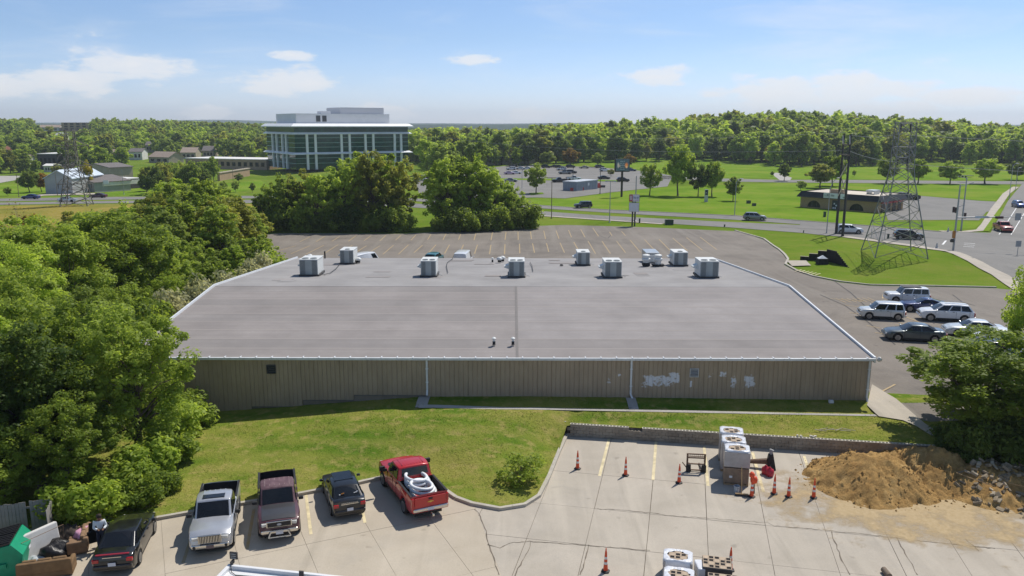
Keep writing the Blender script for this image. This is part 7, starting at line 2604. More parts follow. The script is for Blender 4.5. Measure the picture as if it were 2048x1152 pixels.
# ------------------------------------------------------------------ person beside the open car door
def skinned(name, verts, edges, radii, root=0, sub=2):
    me = bpy.data.meshes.new(name)
    me.from_pydata(verts, edges, [])
    ob = bpy.data.objects.new(name, me)
    COL.objects.link(ob)
    ob.modifiers.new('skin', 'SKIN')
    for i, sv in enumerate(me.skin_vertices[0].data):
        r = radii[i]
        sv.radius = r if hasattr(r, '__len__') else (r, r)
        sv.use_root = i == root
    md = ob.modifiers.new('sub', 'SUBSURF')
    md.levels = md.render_levels = sub
    dg = bpy.context.evaluated_depsgraph_get()
    new = bpy.data.meshes.new_from_object(ob.evaluated_get(dg))
    bpy.data.objects.remove(ob)
    new.shade_smooth()
    return new


def build_person():
    t = thing('person', 'person in white long sleeved top and dark trousers beside the black sedan', 'person', (-18.62, 33.75, .004), R(-58))
    M('skin', (.20, .10, .06), .6, var=.1); M('hair_dark', (.03, .02, .015), .8); M('shirt', (.62, .66, .68), .8, var=.08, scale=4); M('trousers', (.03, .035, .06), .85)
    # facing local +x; hands held together in front looking at something in them
    V = {'pel': (0, 0, .95), 'spine': (0, 0, 1.15), 'chest': (.01, 0, 1.33), 'neck': (.02, 0, 1.47), 'head': (.05, 0, 1.58), 'crown': (.05, 0, 1.70),
         'hl': (0, .09, .90), 'kl': (.03, .11, .50), 'al': (-.01, .12, .09), 'tl': (.15, .13, .035), 'hr': (0, -.09, .90), 'kr': (.05, -.11, .50), 'ar': (.01, -.12, .09), 'tr': (.17, -.13, .035),
         'sl': (.0, .19, 1.38), 'el': (.04, .25, 1.12), 'wl': (.27, .13, 1.10), 'pl': (.34, .09, 1.11), 'sr': (.0, -.19, 1.38), 'er': (.04, -.25, 1.12), 'wr': (.27, -.12, 1.12), 'pr': (.34, -.08, 1.13)}
    E = [('pel', 'spine'), ('spine', 'chest'), ('chest', 'neck'), ('neck', 'head'), ('head', 'crown'), ('pel', 'hl'), ('hl', 'kl'), ('kl', 'al'), ('al', 'tl'), ('pel', 'hr'), ('hr', 'kr'), ('kr', 'ar'), ('ar', 'tr'), ('chest', 'sl'), ('sl', 'el'), ('el', 'wl'), ('wl', 'pl'), ('chest', 'sr'), ('sr', 'er'), ('er', 'wr'), ('wr', 'pr')]
    Rr = {'pel': (.12, .15), 'spine': (.10, .14), 'chest': (.115, .16), 'neck': .055, 'head': (.10, .085), 'crown': (.085, .075), 'hl': .085, 'kl': .06, 'al': .04, 'tl': .04, 'hr': .085, 'kr': .06, 'ar': .04, 'tr': .04, 'sl': .06, 'el': .045, 'wl': .028, 'pl': (.04, .02), 'sr': .06, 'er': .045, 'wr': .028, 'pr': (.04, .02)}
    fing = []
    for s, w in ((1, 'pl'), (-1, 'pr')):
        for k in range(4):
            b = 'f%d%d' % (s, k)
            y = V[w][1] + (k - 1.5) * .019
            V[b + 'a'] = (V[w][0] + .045, y, V[w][2] + .01)
            V[b + 'b'] = (V[w][0] + .075, y - s * .008, V[w][2] - .012 - .004 * abs(k - 1.5))
            E += [(w, b + 'a'), (b + 'a', b + 'b')]
            Rr[b + 'a'] = Rr[b + 'b'] = .009
        b = 'th%d' % s
        V[b + 'a'] = (V[w][0] - .0, V[w][1] - s * .035, V[w][2] + .025)
        V[b + 'b'] = (V[w][0] + .03, V[w][1] - s * .05, V[w][2] + .03)
        E += [(w, b + 'a'), (b + 'a', b + 'b')]
        Rr[b + 'a'] = Rr[b + 'b'] = .010
    names = list(V)
    ix = {n: i for i, n in enumerate(names)}
    me = skinned('body', [V[n] for n in names], [(ix[a], ix[b]) for a, b in E], [Rr[n] for n in names], ix['pel'])
    mobj('body', me, MATS['skin'], t)

    def garment(name, ns, es, grow, mat, root, over={}):
        vv = [over.get(n, V[n]) for n in ns]
        i2 = {n: i for i, n in enumerate(ns)}
        rr = []
        for n in ns:
            r = Rr[n] if hasattr(Rr[n], '__len__') else (Rr[n], Rr[n])
            rr.append((r[0] + grow, r[1] + grow))
        mobj(name, skinned(name, vv, [(i2[a], i2[b]) for a, b in es], rr, i2[root]), MATS[mat], t)
    garment('shirt', ['pel', 'spine', 'chest', 'neck', 'sl', 'el', 'wl', 'sr', 'er', 'wr'], [('pel', 'spine'), ('spine', 'chest'), ('chest', 'neck'), ('chest', 'sl'), ('sl', 'el'), ('el', 'wl'), ('chest', 'sr'), ('sr', 'er'), ('er', 'wr')], .022, 'shirt', 'chest', {'neck': (.015, 0, 1.42), 'pel': (0, 0, 1.0)})
    garment('trousers', ['pel', 'hl', 'kl', 'al', 'hr', 'kr', 'ar'], [('pel', 'hl'), ('hl', 'kl'), ('kl', 'al'), ('pel', 'hr'), ('hr', 'kr'), ('kr', 'ar')], .018, 'trousers', 'pel', {'pel': (0, 0, .97)})
    MB().lathe([(.10, 0), (.115, .06), (.10, .13), (.04, .165)], (.025, 0, 1.585), 14).build('hair', MATS['hair_dark'], t, smooth=60)
    for s in (-1, 1):
        MB().lathe([(.012, 0), (.012, .006)], (.142, s * .034, 1.60), 8, Matrix.Rotation(R(90), 3, 'Y')).build('eye', MATS['hair_dark'], t)
        MB().cbox((.04, s * .092, 1.59), (.04, .02, .06)).build('ear', MATS['skin'], t, bevel=.008)
        MB().box(V['al'][0] - .08, V['al'][0] + .19, s * .125 - .05, s * .125 + .05, 0, .085).build('shoe', MATS['plastic_black'], t, bevel=.03)
    MB().cbox((.152, 0, 1.575), (.03, .025, .04)).build('nose', MATS['skin'], t, bevel=.01)
    MB().cbox((.142, 0, 1.535), (.012, .05, .012)).build('mouth', M('lips', (.18, .06, .05), .6), t)


build_person()

# ------------------------------------------------------------------ trees and plants
mat_leaf('leaf_mid', (.135, .198, .028), (.375, .470, .075))
mat_leaf('leaf_bright', (.200, .285, .034), (.450, .560, .085))
mat_leaf('leaf_dark', (.075, .125, .024), (.235, .300, .055))
mat_leaf('leaf_olive', (.170, .200, .038), (.410, .420, .085))
mat_leaf('leaf_yellow', (0.286, 0.26, 0.026), (0.546, 0.468, 0.039), .2)
mat_leaf('leaf_autumn', (0.13, 0.13, 0.026), (0.39, 0.221, 0.039), .3)
mat_leaf('leaf_silver', (0.213, 0.251, 0.128), (0.513, 0.492, 0.321), .3)
M('bark', (.13, .10, .075), .95, var=.3, scale=4, bump=.6, bscale=12)
M('bark_pale', (.36, .30, .22), .95, var=.3, scale=4)


def leaves(centers, radii, per, ls, rng, flat=.8, up=.85):
    """leaf blades scattered round clump centres; returns vertices and faces"""
    n = len(centers)
    C = np.repeat(centers, per, 0)
    Rr = np.repeat(radii, per)[:, None]
    k = len(C)
    d = rng.normal(size=(k, 3))
    d /= np.linalg.norm(d, axis=1)[:, None]
    rad = (.35 + .65 * rng.random((k, 1)) ** .6)
    pos = C + d * rad * Rr * np.array([1, 1, flat])
    nrm = d * .6 + np.array([0, 0, up]) + rng.normal(size=(k, 3)) * .55
    nrm /= np.linalg.norm(nrm, axis=1)[:, None]
    a = np.cross(nrm, rng.normal(size=(k, 3)))
    a /= np.maximum(np.linalg.norm(a, axis=1), 1e-6)[:, None]
    b = np.cross(nrm, a)
    s = ls * (.6 + .8 * rng.random((k, 1)))
    v = np.stack([pos - a * s, pos + b * s * .52 + nrm * s * .10, pos + a * s, pos - b * s * .52 + nrm * s * .10], 1).reshape(-1, 3)
    f = np.arange(4 * k).reshape(-1, 4)
    return v, f


def make_tree(seed, h, r, z0, clumps, per, ls, shape='round', limbs=9, rt=None, rcl=(.26, .42)):
    """trunk mesh and crown mesh of one tree variant, standing on the origin"""
    rng = np.random.default_rng(seed)
    r2 = random.Random(seed)
    cz, rz_ = (z0 + h) / 2, (h - z0) / 2
    C, Rad = [], []
    lobes = [(r2.uniform(0, 6.28), r2.uniform(.1, .4)) for _ in range(5)]
    while len(C) < clumps:
        d = rng.normal(size=3)
        d /= np.linalg.norm(d)
        rr = r2.random() ** .42
        th = math.atan2(d[1], d[0])
        lob = 1 + sum(.5 * a * math.cos((i + 2) * (th - t)) for i, (t, a) in enumerate(lobes)) * .5
        zf = d[2] * rr
        w = 1.0
        if shape == 'upright':
            w = .75 + .35 * (zf < 0)
        elif shape == 'spread':
            w = 1.0 - .25 * (zf < -.3)
        elif shape == 'cone':
            w = max(.12, .55 - .5 * zf)
        elif shape == 'dome':
            w = 1.0 if zf < 0 else math.sqrt(max(.05, 1 - zf * zf * .8))
        p = (d[0] * rr * r * lob * w, d[1] * rr * r * lob * w, cz + zf * rz_)
        rc = r * r2.uniform(*rcl) * (1 if shape != 'cone' else .7)
        s = max(1.0, 0)
        C.append(p)
        Rad.append(rc)
    C, Rad = np.array(C), np.array(Rad)
    C[:, :2] *= max(.4, 1 - float(np.mean(rcl)) * .75)
    v, f = leaves(C, Rad, per, ls, rng)
    v[:, 2] = np.maximum(v[:, 2], .03)
    crown = np_mesh('crown', v, f)
    rt = rt or h * .022
    tb = MB()
    bend = [(0, 0, -.3)]
    nseg = 6
    top = z0 + (h - z0) * .62
    x = y = 0.0
    for k in range(1, nseg + 1):
        x += r2.uniform(-.02, .02) * h
        y += r2.uniform(-.02, .02) * h
        bend.append((x, y, top * k / nseg))
    rad = lambda z: rt * (1 - .72 * max(0, z) / top) + .012
    for a, b in zip(bend[:-1], bend[1:]):
        tb.tube(a, b, rad(a[2]) * (1.35 if a[2] < 0 else 1), rad(b[2]), 7, caps=False)
    pick = sorted(range(clumps), key=lambda i: r2.random())[:limbs]
    for i in pick:
        c = Vector(C[i])
        zs = min(top * .95, max(z0 * .7, c.z * r2.uniform(.45, .75)))
        k = min(nseg - 1, int(zs / top * nseg))
        f = zs / top * nseg - k
        p0 = Vector(bend[k]).lerp(Vector(bend[k + 1]), f)
        mid = p0.lerp(c, .5) + Vector((0, 0, .06 * h * r2.uniform(.2, 1)))
        q = rad(zs) * .5
        tb.tube(p0, mid, q, q * .6, 5, caps=False)
        tb.tube(mid, c, q * .6, q * .15, 5, caps=False)
    trunk = tb.mesh('trunk', smooth=60)
    return trunk, crown


def plant(kind_name, label, cat, mesh, leaf, loc, rz, sc, group, bark='bark'):
    t = thing(kind_name, label, cat, loc, rz, group)
    t.scale = sc if hasattr(sc, '__len__') else (sc, sc, sc)
    mobj('trunk', mesh[0], MATS[bark], t)
    mobj('crown', mesh[1], MATS[leaf], t)
    return t


NEAR = [make_tree(100 + i, 9.0, 3.5, 1.2, 200, 135, .105, sh, 38, rcl=(.08, .20)) for i, sh in enumerate(['round', 'upright', 'dome', 'round', 'spread'])]
MID = [make_tree(200 + i, 12.0, 4.3, 1.6, 130, 50, .25, sh, 30, rcl=(.08, .19)) for i, sh in enumerate(['round', 'upright', 'dome', 'spread'])]
FAR = [make_tree(300 + i, 13.0, 5.0, 1.5, 60, 36, .58, sh, 8, rcl=(.14, .30)) for i, sh in enumerate(['round', 'upright', 'dome', 'cone', 'round'])]
LAWN = [make_tree(400 + i, 7.0, 3.4, 1.8, 80, 70, .23, sh, 20, rcl=(.11, .25)) for i, sh in enumerate(['round', 'dome', 'spread'])]
BUSH = [make_tree(500 + i, 2.6, 1.9, .1, 26, 150, .15, 'dome', 8, rt=.05, rcl=(.28, .45)) for i in range(3)]
r2 = random.Random(77)


def topz(py, D):
    return CAM_H - (py - 248) / 1640.0 * D


# woods along the left side of the building and down to the lot
left = [(-21.2, 43.0, 9.3, 3.6), (-24.6, 39.6, 9.0, 3.7), (-29.0, 41.0, 10.0, 4.2), (-25.6, 46.5, 9.0, 3.6), (-30.5, 47.5, 9.8, 4.0), (-34.5, 43.0, 10.0, 4.2), (-28.6, 53.0, 8.2, 3.3), (-33.5, 53.5, 9.6, 4.0), (-38.5, 50.0, 10.2, 4.2), (-28.0, 37.4, 8.0, 3.2), (-22.4, 38.2, 6.0, 2.6), (-31.5, 37.5, 9.0, 3.4), (-25.2, 36.6, 5.0, 2.4), (-34.0, 39.5, 9.5, 3.8)]
y = 58.0
while y < 138:
    x = -30.5 - max(0, (y - 95)) * .08 - r2.uniform(0, 1.5)
    first = True
    while x > -.70 * y - 3:
        yy = y + r2.uniform(-2, 2)
        px = 1024 + x * 1640 / yy
        lim = np.interp(px, [-100, 120, 240, 300, 370, 440, 480, 520], [425, 428, 405, 366, 347, 362, 395, 440])
        hmax = topz(lim, yy) - G(x, yy)
        h = min(hmax - r2.uniform(0, 2.6), r2.uniform(6.0, 13.0))
        if 285 < px < 475 and yy > 104:
            h = hmax - r2.uniform(0, 1.5)
        if px > 512:
            h = 0
        if first and y < 98:
            h = min(h, r2.uniform(4.5, 6.5))
        if h > 2.5:
            left.append((x, yy, h, h * r2.uniform(.36, .46)))
        first = False
        x -= r2.uniform(4.2, 6.2)
    y += 5.0
HUE = {'leaf_mid': 'mid green', 'leaf_bright': 'bright green', 'leaf_dark': 'dark green', 'leaf_olive': 'olive green', 'leaf_autumn': 'orange tinged', 'leaf_yellow': 'yellow', 'leaf_silver': 'pale green'}


def place_word(x, y, table):
    px = 1024 + x * 1640 / y
    for lim, w in table:
        if px < lim:
            return w
    return table[-1][1]


LEFTW = [(40, 'at the left frame edge'), (140, 'below the left pylon'), (240, 'right of the left pylon'), (330, 'below the grey hall'), (420, 'left of the roof ridge end'), (900, 'next to the left roof edge')]
MIDW = [(560, 'at its left end'), (650, 'below the office left side'), (740, 'below the office middle'), (830, 'below the office right side'), (920, 'just right of the gap'), (990, 'in its right half'), (2000, 'at its right end')]
RIGHTW = [(900, 'beside the office block'), (1000, 'above the right half of the middle clump'), (1100, 'above the low store'), (1200, 'above the far car park'), (1300, 'above the billboard'), (1420, 'above the row of bank trees'), (1540, 'above the empty green slope'), (1650, 'above the restaurant, left part'), (1740, 'behind the twin poles'), (1840, 'behind the right pylon'), (1940, 'right of the right pylon'), (9000, 'at the right frame edge')]
TOWNW = [(60, 'at the left frame edge'), (130, 'around the dark apartment block'), (200, 'behind the left pylon'), (290, 'around the white house'), (370, 'above the long white roof, left end'), (460, 'above the long white roof, middle'), (9000, 'beside the office block')]
LW = 'trees in the woods left of the long building'
for i, (x, y, h, r) in enumerate(left):
    k = i % 5
    s = (r / 3.5, r / 3.5, h / 9.0)
    dist = y
    leaf = r2.choices(['leaf_mid', 'leaf_bright', 'leaf_dark', 'leaf_olive'], [4, 4, 1.4, 1.6])[0]
    if i in (0, 3):
        leaf = 'leaf_mid'
    lab = '%s %s tree in the left woods, %s, %s' % (HUE[leaf], 'tall' if h > 9 else 'low' if h < 6.5 else 'leafy', 'near row' if y < 56 else 'middle rows' if y < 95 else 'far rows', place_word(x, y, LEFTW))
    if i == 0:
        lab = 'big leafy tree whose crown covers the left front corner of the metal building'
    elif i == 9:
        lab = 'leafy tree right behind the plank fence at the lower left'
    elif i == 10:
        lab = 'low spreading tree beside the black sedan and the lawn edge'
    mesh = NEAR[k] if y < 75 else MID[k % 4]
    if y >= 75:
        s = (r / 4.3, r / 4.3, h / 12.0)
    plant('broadleaf_tree', lab, 'tree', mesh, leaf, (x, y, G(x, y) - .1), r2.uniform(0, 6.28), s, LW)
# turning and half bare trees
q = PG(70, 560)
for px, py, h, leaf, lab, bark in [(75, 545, 8.2, 'leaf_autumn', 'orange tinged tree among the left woods', 'bark_pale'), (150, 520, 7.5, 'leaf_olive', 'olive tree with yellowing tips in the left woods', 'bark')]:
    q = PG(px, py)
    plant('broadleaf_tree', lab, 'tree', MID[1], leaf, (q.x, q.y, q.z), r2.uniform(0, 6), (.7, .7, h / 12), LW, bark)
for i, (px, py, h) in enumerate([(45, 520, 9.5), (60, 600, 7.0), (20, 560, 8.5)]):
    q = PG(px, py)
    tb = make_tree(700 + i, h, 2.6, 2.0, 40, 3, .14, 'upright', 34, rt=.09)
    plant('bare_tree', ['nearly bare pale tree at the left edge, tallest', 'small half bare tree at the left edge', 'pale bare tree left of the tallest bare one'][i], 'tree', tb, 'leaf_autumn', (q.x, q.y, q.z), i, 1.0, LW, 'bark_pale')
# pale-leaved shrubs along the left eave
for i in range(15):
    y = 55 + i * 2.8
    x = -27.6 - r2.uniform(0, 1.5)
    plant('shrub', '%s shrub along the left roof edge, %s' % ('pale' if 3 < i < 13 else 'green', ['near its front corner', 'below the ridge', 'level with the ridge', 'behind the ridge', 'near its back corner'][i // 3]), 'shrub', BUSH[i % 3], 'leaf_silver' if 3 < i < 13 else 'leaf_mid', (x, y, G(x, y) - .1), r2.uniform(0, 6), (1.2, 1.1, r2.uniform(1.5, 1.9)), 'shrubs beside the roof')
# undergrowth at the wood's edge beside the lawn
for i, (px, py, s) in enumerate([(262, 985, .8), (300, 960, 1.0), (338, 930, .9), (352, 880, 1.0), (385, 850, .9), (230, 1010, .8), (190, 1040, .8), (150, 1050, .9), (290, 1010, .6), (330, 985, .5)]):
    q = PG(px, py)
    plant('shrub', ['wide bush at the lawn edge of the woods, lower middle', 'large bush at the lawn edge left of the silver pickup bed', 'bush at the lawn edge below the big corner tree', 'large bush under the big corner tree', 'bush nearest the left end of the metal wall', 'bush behind the black sedan at the woods edge', 'bush above the open car door', 'bush right of the plank fence', 'small bush on the lawn behind the silver pickup', 'smallest bush on the lawn by the woods'][i], 'shrub', BUSH[i % 3], r2.choice(['leaf_bright', 'leaf_mid']), (q.x, q.y, q.z - .1), r2.uniform(0, 6), s, 'undergrowth by the lawn')
q = PG(1040, 962)
plant('shrub', 'lone leafy bush with dry stalks in the middle of the lawn', 'shrub', make_tree(520, 2.2, 1.9, .1, 46, 28, .12, 'dome', 34, rt=.04, rcl=(.12, .26)), 'leaf_mid', (q.x, q.y, q.z - .1), 1, (.85, .85, .75), 'lawn bush')

# middle clump behind the rear lot
MC = 'trees behind the rear lot'
clump = [(497, 464, 415), (520, 462, 385), (545, 460, 358), (575, 462, 345), (605, 459, 335), (635, 463, 345), (660, 458, 340), (690, 460, 318), (715, 456, 302), (745, 460, 298), (775, 456, 297), (803, 459, 312),
         (878, 455, 330), (890, 458, 312), (915, 453, 302), (940, 456, 306), (962, 452, 318), (985, 455, 335), (1008, 452, 350), (1030, 455, 372), (1046, 456, 400), (480, 440, 395), (450, 430, 390), (420, 420, 372)]
for i, (px, py, tp) in enumerate(clump):
    q = PG(px, py)
    h = topz(tp, q.y) - q.z
    r = h * r2.uniform(.30, .37)
    leaf = r2.choices(['leaf_mid', 'leaf_bright', 'leaf_olive', 'leaf_dark'], [4, 5, 1.5, .3])[0]
    lab = '%s %s tree behind the rear lot, %s' % (HUE[leaf], 'tall' if tp < 320 else 'leafy', place_word(q.x, q.y, MIDW))
    plant('broadleaf_tree', lab, 'tree', MID[i % 4], leaf, (q.x, q.y, q.z - .1), r2.uniform(0, 6), (r / 4.3, r / 4.3, h / 12.0), MC)
for i in range(26):
    px = 505 + i * 22 + r2.uniform(-6, 6)
    if 812 < px < 872:
        continue
    q = PG(px, 464 - max(0, px - 950) * .06)
    s = r2.uniform(1.1, 1.9)
    plant('shrub', 'low shrub under the trees behind the rear lot, ' + place_word(q.x, q.y, MIDW), 'shrub', BUSH[i % 3], 'leaf_mid' if i % 3 else 'leaf_dark', (q.x, q.y + .5, q.z - .1), r2.uniform(0, 6), (s, s, s * 1.1), 'shrubs under the middle trees')

# single trees on banks and in car parks: base pixel, top, crown width, leaf, label
singles = [(1072, 387, 326, 50, 'leaf_mid', 'round tree alone in a car park island left of the steel shed'), (1095, 333, 301, 34, 'leaf_dark', 'dark tree right of the low store'), (1141, 333, 295, 42, 'leaf_autumn', 'round tree turning orange behind the far car park'), (1195, 334, 304, 30, 'leaf_mid', 'tree behind the far car park left of the billboard'),
           (1258, 335, 307, 30, 'leaf_autumn', 'orange tinged tree above the billboard'), (1222, 352, 336, 18, 'leaf_olive', 'small tree in front of the billboard panel'), (1052, 329, 313, 20, 'leaf_dark', 'small dark tree before the tan store wing'), (1299, 391, 322, 48, 'leaf_mid', 'leftmost tree of the row on the green bank'), (1356, 392, 284, 70, 'leaf_bright', 'tallest tree of the row on the green bank'),
           (1396, 393, 326, 44, 'leaf_dark', 'third tree of the row on the green bank'), (1424, 393, 322, 52, 'leaf_mid', 'fourth tree of the row on the green bank'), (1466, 402, 352, 42, 'leaf_mid', 'rightmost low tree of the row on the green bank'), (1568, 362, 325, 32, 'leaf_dark', 'small dark round tree alone beside the back street'), (1544, 353, 340, 10, 'leaf_dark', 'sapling beside the back street'),
           (1602, 381, 358, 24, 'leaf_mid', 'small tree left of the restaurant'), (1640, 376, 326, 62, 'leaf_olive', 'broad olive tree behind the restaurant, left one'), (1665, 372, 305, 56, 'leaf_mid', 'broad green tree behind the restaurant, taller one'), (1708, 354, 337, 9, 'leaf_mid', 'sapling right of the twin poles'), (1773, 367, 310, 46, 'leaf_mid', 'round tree behind the right pylon'),
           (1835, 368, 316, 54, 'leaf_bright', 'wide bright tree right of the pylon on the back street'), (1900, 368, 320, 52, 'leaf_bright', 'wide bright tree second right of the pylon'), (1970, 368, 315, 66, 'leaf_bright', 'widest bright tree at the right of the back street'), (2034, 360, 318, 44, 'leaf_dark', 'dark tree at the right edge of the back street'),
           (60, 386, 340, 44, 'leaf_dark', 'dark tree left of the metal workshop'), (84, 384, 344, 36, 'leaf_autumn', 'orange green tree beside the metal workshop'), (178, 384, 322, 26, 'leaf_yellow', 'bright yellow tree behind the left pylon'), (16, 392, 374, 16, 'leaf_dark', 'small dark tree at the far left roadside'), (115, 356, 328, 26, 'leaf_olive', 'olive tree behind the metal workshop'), (242, 380, 366, 20, 'leaf_dark', 'low dark bush in front of the grey hall'),
           (300, 374, 330, 46, 'leaf_mid', 'tree right of the grey hall'), (345, 372, 322, 50, 'leaf_mid', 'tree in front of the long white roof, left'), (428, 366, 314, 34, 'leaf_bright', 'bright tree in front of the long white roof'), (408, 366, 320, 30, 'leaf_mid', 'tree left of the bright one before the white roof'), (478, 365, 346, 20, 'leaf_dark', 'small dark tree on the lawn below the long roof'), (487, 338, 318, 9, 'leaf_dark', 'dark fir before the long white roof, right'), (466, 337, 316, 9, 'leaf_dark', 'dark fir before the long white roof, left'),
           (252, 320, 302, 12, 'leaf_dark', 'dark fir beside the white house')]
for px, py, tp, w, leaf, lab in singles:
    q = PG(px, py)
    h = topz(tp, q.y) - q.z
    r = w / 2 / 1640.0 * q.y
    con = 'fir' in lab
    plant('fir_tree' if con else 'shade_tree', lab, 'tree', FAR[3] if con else LAWN[int(px) % 3], leaf, (q.x, q.y, q.z - .05), r2.uniform(0, 6), (r / (3.4 if not con else 3.2),) * 2 + (h / (7.0 if not con else 13.0),), 'single trees on lawns and in car parks')

# belt of trees between the left road and the long low building
for i in range(34):
    px, py = r2.uniform(282, 515), r2.uniform(372, 391)
    if 428 < px < 505 and py < 384:
        continue
    q = PG(px, py)
    tp = np.interp(px, [280, 330, 390, 440, 515], [338, 318, 322, 345, 352]) + r2.uniform(0, 22)
    h = topz(tp, q.y) - q.z
    leaf = r2.choice(['leaf_mid', 'leaf_mid', 'leaf_dark', 'leaf_olive'])
    plant('broadleaf_tree', '%s %s tree of the roadside belt, %s' % (HUE[leaf], 'tall' if h > 9 else 'low', place_word(q.x, q.y, TOWNW)), 'tree', LAWN[i % 3], leaf, (q.x, q.y, q.z - .1), r2.uniform(0, 6), (h * .36 / 3.4, h * .36 / 3.4, h / 7.0), 'belt of trees before the long white roof')

# right foreground trees
for i, (x, y, h, r, lab) in enumerate([(28.2, 46.0, 6.6, 5.0, 'leafy tree over the pavement at the right front corner of the building'), (33.0, 48.5, 10.6, 2.8, 'tall tree at the right edge cutting the side lot'), (31.0, 41.5, 7.4, 4.0, 'dark leafy tree behind the rubble pile'), (36.5, 41.5, 9.0, 4.0, 'large tree just outside the right edge')]):
    plant('broadleaf_tree', lab, 'tree', NEAR[(i * 2 + 2) % 5], ['leaf_mid', 'leaf_bright', 'leaf_dark', 'leaf_mid'][i], (x, y, G(x, y) - .1), 1.3 * i, (r / 3.5, r / 3.5, h / 9), 'trees at the right of the lot')
for i, (px, py, s) in enumerate([(1905, 900, .7), (1940, 915, .8), (1975, 905, .9), (2010, 900, .9), (2040, 920, .9)]):
    q = PG(px, py)
    plant('shrub', 'dark bush behind the dirt piles, ' + ['first from the left', 'second from the left', 'third from the left', 'fourth from the left', 'at the frame edge'][i], 'shrub', BUSH[i % 3], 'leaf_dark', (q.x, q.y, q.z - .1), i, s, 'undergrowth behind the dirt')

# woodland on the right hill: nearest ones singly, the rest as one mass
def wood(region, n_single, label, group, leafw, name, step, seed, hrange, table):
    rr = random.Random(seed)
    pts = region(rr)
    pts.sort(key=lambda p: p[1])
    singles_, mass = pts[:n_single], pts[n_single:]
    for i, (x, y) in enumerate(singles_):
        h = rr.uniform(*hrange)
        r = h * rr.uniform(.33, .45)
        leaf = rr.choices(['leaf_mid', 'leaf_bright', 'leaf_dark', 'leaf_olive', 'leaf_autumn'], leafw)[0]
        plant('woodland_tree', '%s tree %s, %s' % (HUE[leaf], label, place_word(x, y, table)), 'tree', FAR[i % 5 if i % 5 != 3 else 0], leaf, (x, y, G(x, y) - .2), rr.uniform(0, 6), (r / 5.0, r / 5.0, h / 13.0), group)
    # merged canopy behind
    groups = {}
    for i, (x, y) in enumerate(mass):
        leaf = rr.choices(['leaf_mid', 'leaf_bright', 'leaf_dark', 'leaf_olive'], leafw[:4])[0]
        groups.setdefault(leaf, []).append((x, y))
    cache = []
    for m in LOWF:
        co = np.empty(len(m.vertices) * 3, np.float32)
        m.vertices.foreach_get('co', co)
        cache.append(co.reshape(-1, 3))
    for leaf, ps in groups.items():
        Vs = []
        for (x, y) in ps:
            h = rr.uniform(*hrange)
            r = h * rr.uniform(.36, .50)
            c = cache[rr.randrange(len(cache))]
            a = rr.uniform(0, 6.28)
            s = np.array([r / 5.0, r / 5.0, h / 13.0])
            v = c * s
            v = np.stack([v[:, 0] * math.cos(a) - v[:, 1] * math.sin(a) + x, v[:, 0] * math.sin(a) + v[:, 1] * math.cos(a) + y, v[:, 2] + G(x, y)], 1)
            Vs.append(v)
        V = np.concatenate(Vs)
        F = np.arange(len(V)).reshape(-1, 4)
        mobj(name, np_mesh(name, V, F), MATS[leaf], kind='stuff')


LOWF = [make_tree(600 + i, 13.0, 5.0, 1.0, 34, 9, 1.15, sh, 0, rcl=(.15, .32))[1] for i, sh in enumerate(['round', 'dome', 'upright', 'round'])]


def reg_right(rr):
    out = []
    y = 432
    while y < 720:
        x = -.12 * y
        while x < .72 * y:
            xx, yy = x + rr.uniform(-3, 3), y + rr.uniform(-4, 4)
            az = xx / yy
            px = 1024 + az * 1640
            y0 = np.interp(px, [830, 960, 1100, 1200, 1420, 1560, 1640, 1700, 1850, 1950, 2100], [360, 400, 445, 470, 470, 430, 400, 415, 470, 450, 430])
            if yy > y0 and not (px < 850 and yy < 470):
                out.append((xx, yy))
            x += rr.uniform(7.0, 12.5)
        y += 10.5
    return out


wood(reg_right, 135, 'in the right hillside woods', 'trees along the edge of the right woodland', [4, 4, 2, 2, .05], 'woodland', 9, 5, (10, 20), RIGHTW)


def reg_left(rr):
    out = []
    y = 300
    while y < 1150:
        st = 11 if y < 650 else 15
        x = -.74 * y
        while x < -.05 * y:
            xx, yy = x + rr.uniform(-4, 4), y + rr.uniform(-5, 5)
            px = 1024 + xx * 1640 / yy
            # keep clear of lawns, roofs and the school
            py = 248 + 1640 * (CAM_H - G(xx, yy)) / yy
            ok = True
            for (x0, x1, y0, y1) in KEEP:
                if x0 < px < x1 and y0 < py < y1:
                    ok = False
            if ok and not (505 < px < 850 and yy < 470):
                out.append((xx, yy))
            x += rr.uniform(.8, 1.35) * st
        y += st
    return out


KEEP = [(75, 300, 340, 420), (-200, 70, 350, 420), (300, 560, 325, 420), (70, 122, 328, 352), (118, 192, 255, 290), (74, 122, 256, 284), (255, 290, 312, 342), (218, 250, 309, 336), (0, 28, 306, 332), (290, 345, 318, 345), (355, 440, 312, 330), (56, 84, 245, 254), (180, 202, 303, 325), (285, 315, 300, 318), (424, 450, 285, 305), (106, 132, 280, 300), (38, 60, 325, 345)]
wood(reg_left, 135, 'on the wooded slope at upper left', 'trees on the wooded slope at the upper left', [4, 3, 3, 2, .08], 'town_woods', 11, 9, (7, 16), TOWNW)

# distant ridges
def ridge(name, D, y0, y1, zfun, mat):
    n = 160
    V, F = [], []
    for i in range(n + 1):
        az = -.8 + 1.6 * i / n
        zt = zfun(az)
        V += [(az * D, D, -12), (az * (D + y0), D + y0, zt * .75), (az * (D + y1), D + y1, zt), (az * (D + y1 * 2), D + y1 * 2, -12)]
    for i in range(n):
        for k in range(3):
            F.append((i * 4 + k, i * 4 + 4 + k, i * 4 + 5 + k, i * 4 + 1 + k))
    MB().add(V, F).build(name, mat, kind='structure', smooth=180)


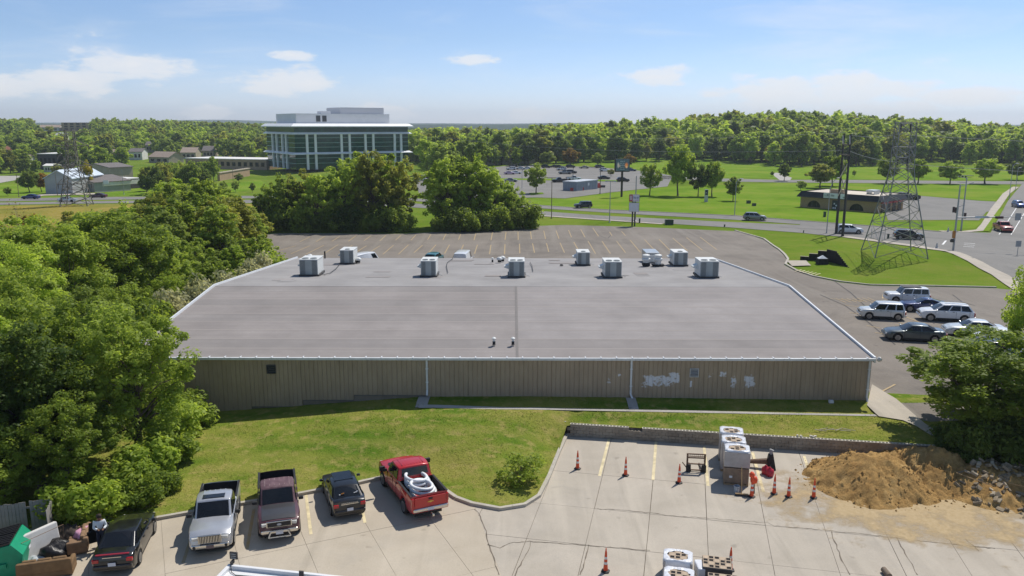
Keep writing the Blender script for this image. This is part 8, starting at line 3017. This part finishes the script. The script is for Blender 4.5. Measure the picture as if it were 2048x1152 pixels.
M('far_forest', (.030, .055, .022), 1.0, var=.45, scale=.012, space='World', spec=.05)
ridge('hills', 1500, 60, 200, lambda a: 8 + 7 * mnoise.noise(Vector((a * 14, 3, 0))), MATS['far_forest'])
ridge('hills', 3000, 100, 300, lambda a: 17 + 9 * mnoise.noise(Vector((a * 9, 7, 0))), MATS['far_forest'])
ridge('hills', 5200, 200, 600, lambda a: 22 + 20 * float(np.exp(-((a + .36) / .12) ** 2)) + 10 * mnoise.noise(Vector((a * 7, 1, 0))), MATS['far_forest'])

# grass blades over the lawn
def build_blades():
    rng = np.random.default_rng(5)
    n = 170000
    x = rng.uniform(-30, 30, n)
    y = rng.uniform(33, 50.6, n)
    keep = (y > lotedge(x) + .18) & (np.abs(x) < .66 * y)
    dens = np.array([mnoise.noise(Vector((a * .5, b * .5, 3))) for a, b in zip(x[::1], y[::1])])
    keep &= rng.random(n) < .55 + dens
    x, y = x[keep], y[keep]
    z = np.concatenate([ground_h(x[i:i + 8000], y[i:i + 8000]) for i in range(0, len(x), 8000)])
    k = len(x)
    a = rng.uniform(0, 6.28, k)
    hgt = rng.uniform(.025, .06, k) * (1 + 1.0 * (rng.random(k) < .04))
    w = rng.uniform(.010, .022, k)
    dx, dy = np.cos(a) * w, np.sin(a) * w
    lx, ly = rng.normal(size=k) * .05, rng.normal(size=k) * .05
    V = np.stack([np.stack([x - dx, y - dy, z - .01], 1), np.stack([x + dx, y + dy, z - .01], 1), np.stack([x + lx, y + ly, z + hgt], 1)], 1).reshape(-1, 3)
    mobj('grass', np_mesh('grass', V, np.arange(3 * k).reshape(-1, 3)), MATS['lawn'], kind='stuff')


build_blades()

# ------------------------------------------------------------------ air
hz = MB().box(-5200, 5200, -60, 7200, -60, 120).build('haze', None or M('tmp_haze', (1, 1, 1)), kind='stuff')
hm = bpy.data.materials.new('haze')
hm.use_nodes = True
nt = hm.node_tree
nt.nodes.clear()
ho = N(nt, 'ShaderNodeOutputMaterial')
hv = N(nt, 'ShaderNodeVolumePrincipled')
hv.inputs['Color'].default_value = (.80, .90, 1.0, 1)
hv.inputs['Density'].default_value = HAZE
hv.inputs['Anisotropy'].default_value = .2
nt.links.new(hv.outputs[0], ho.inputs['Volume'])
hz.material_slots[0].material = hm
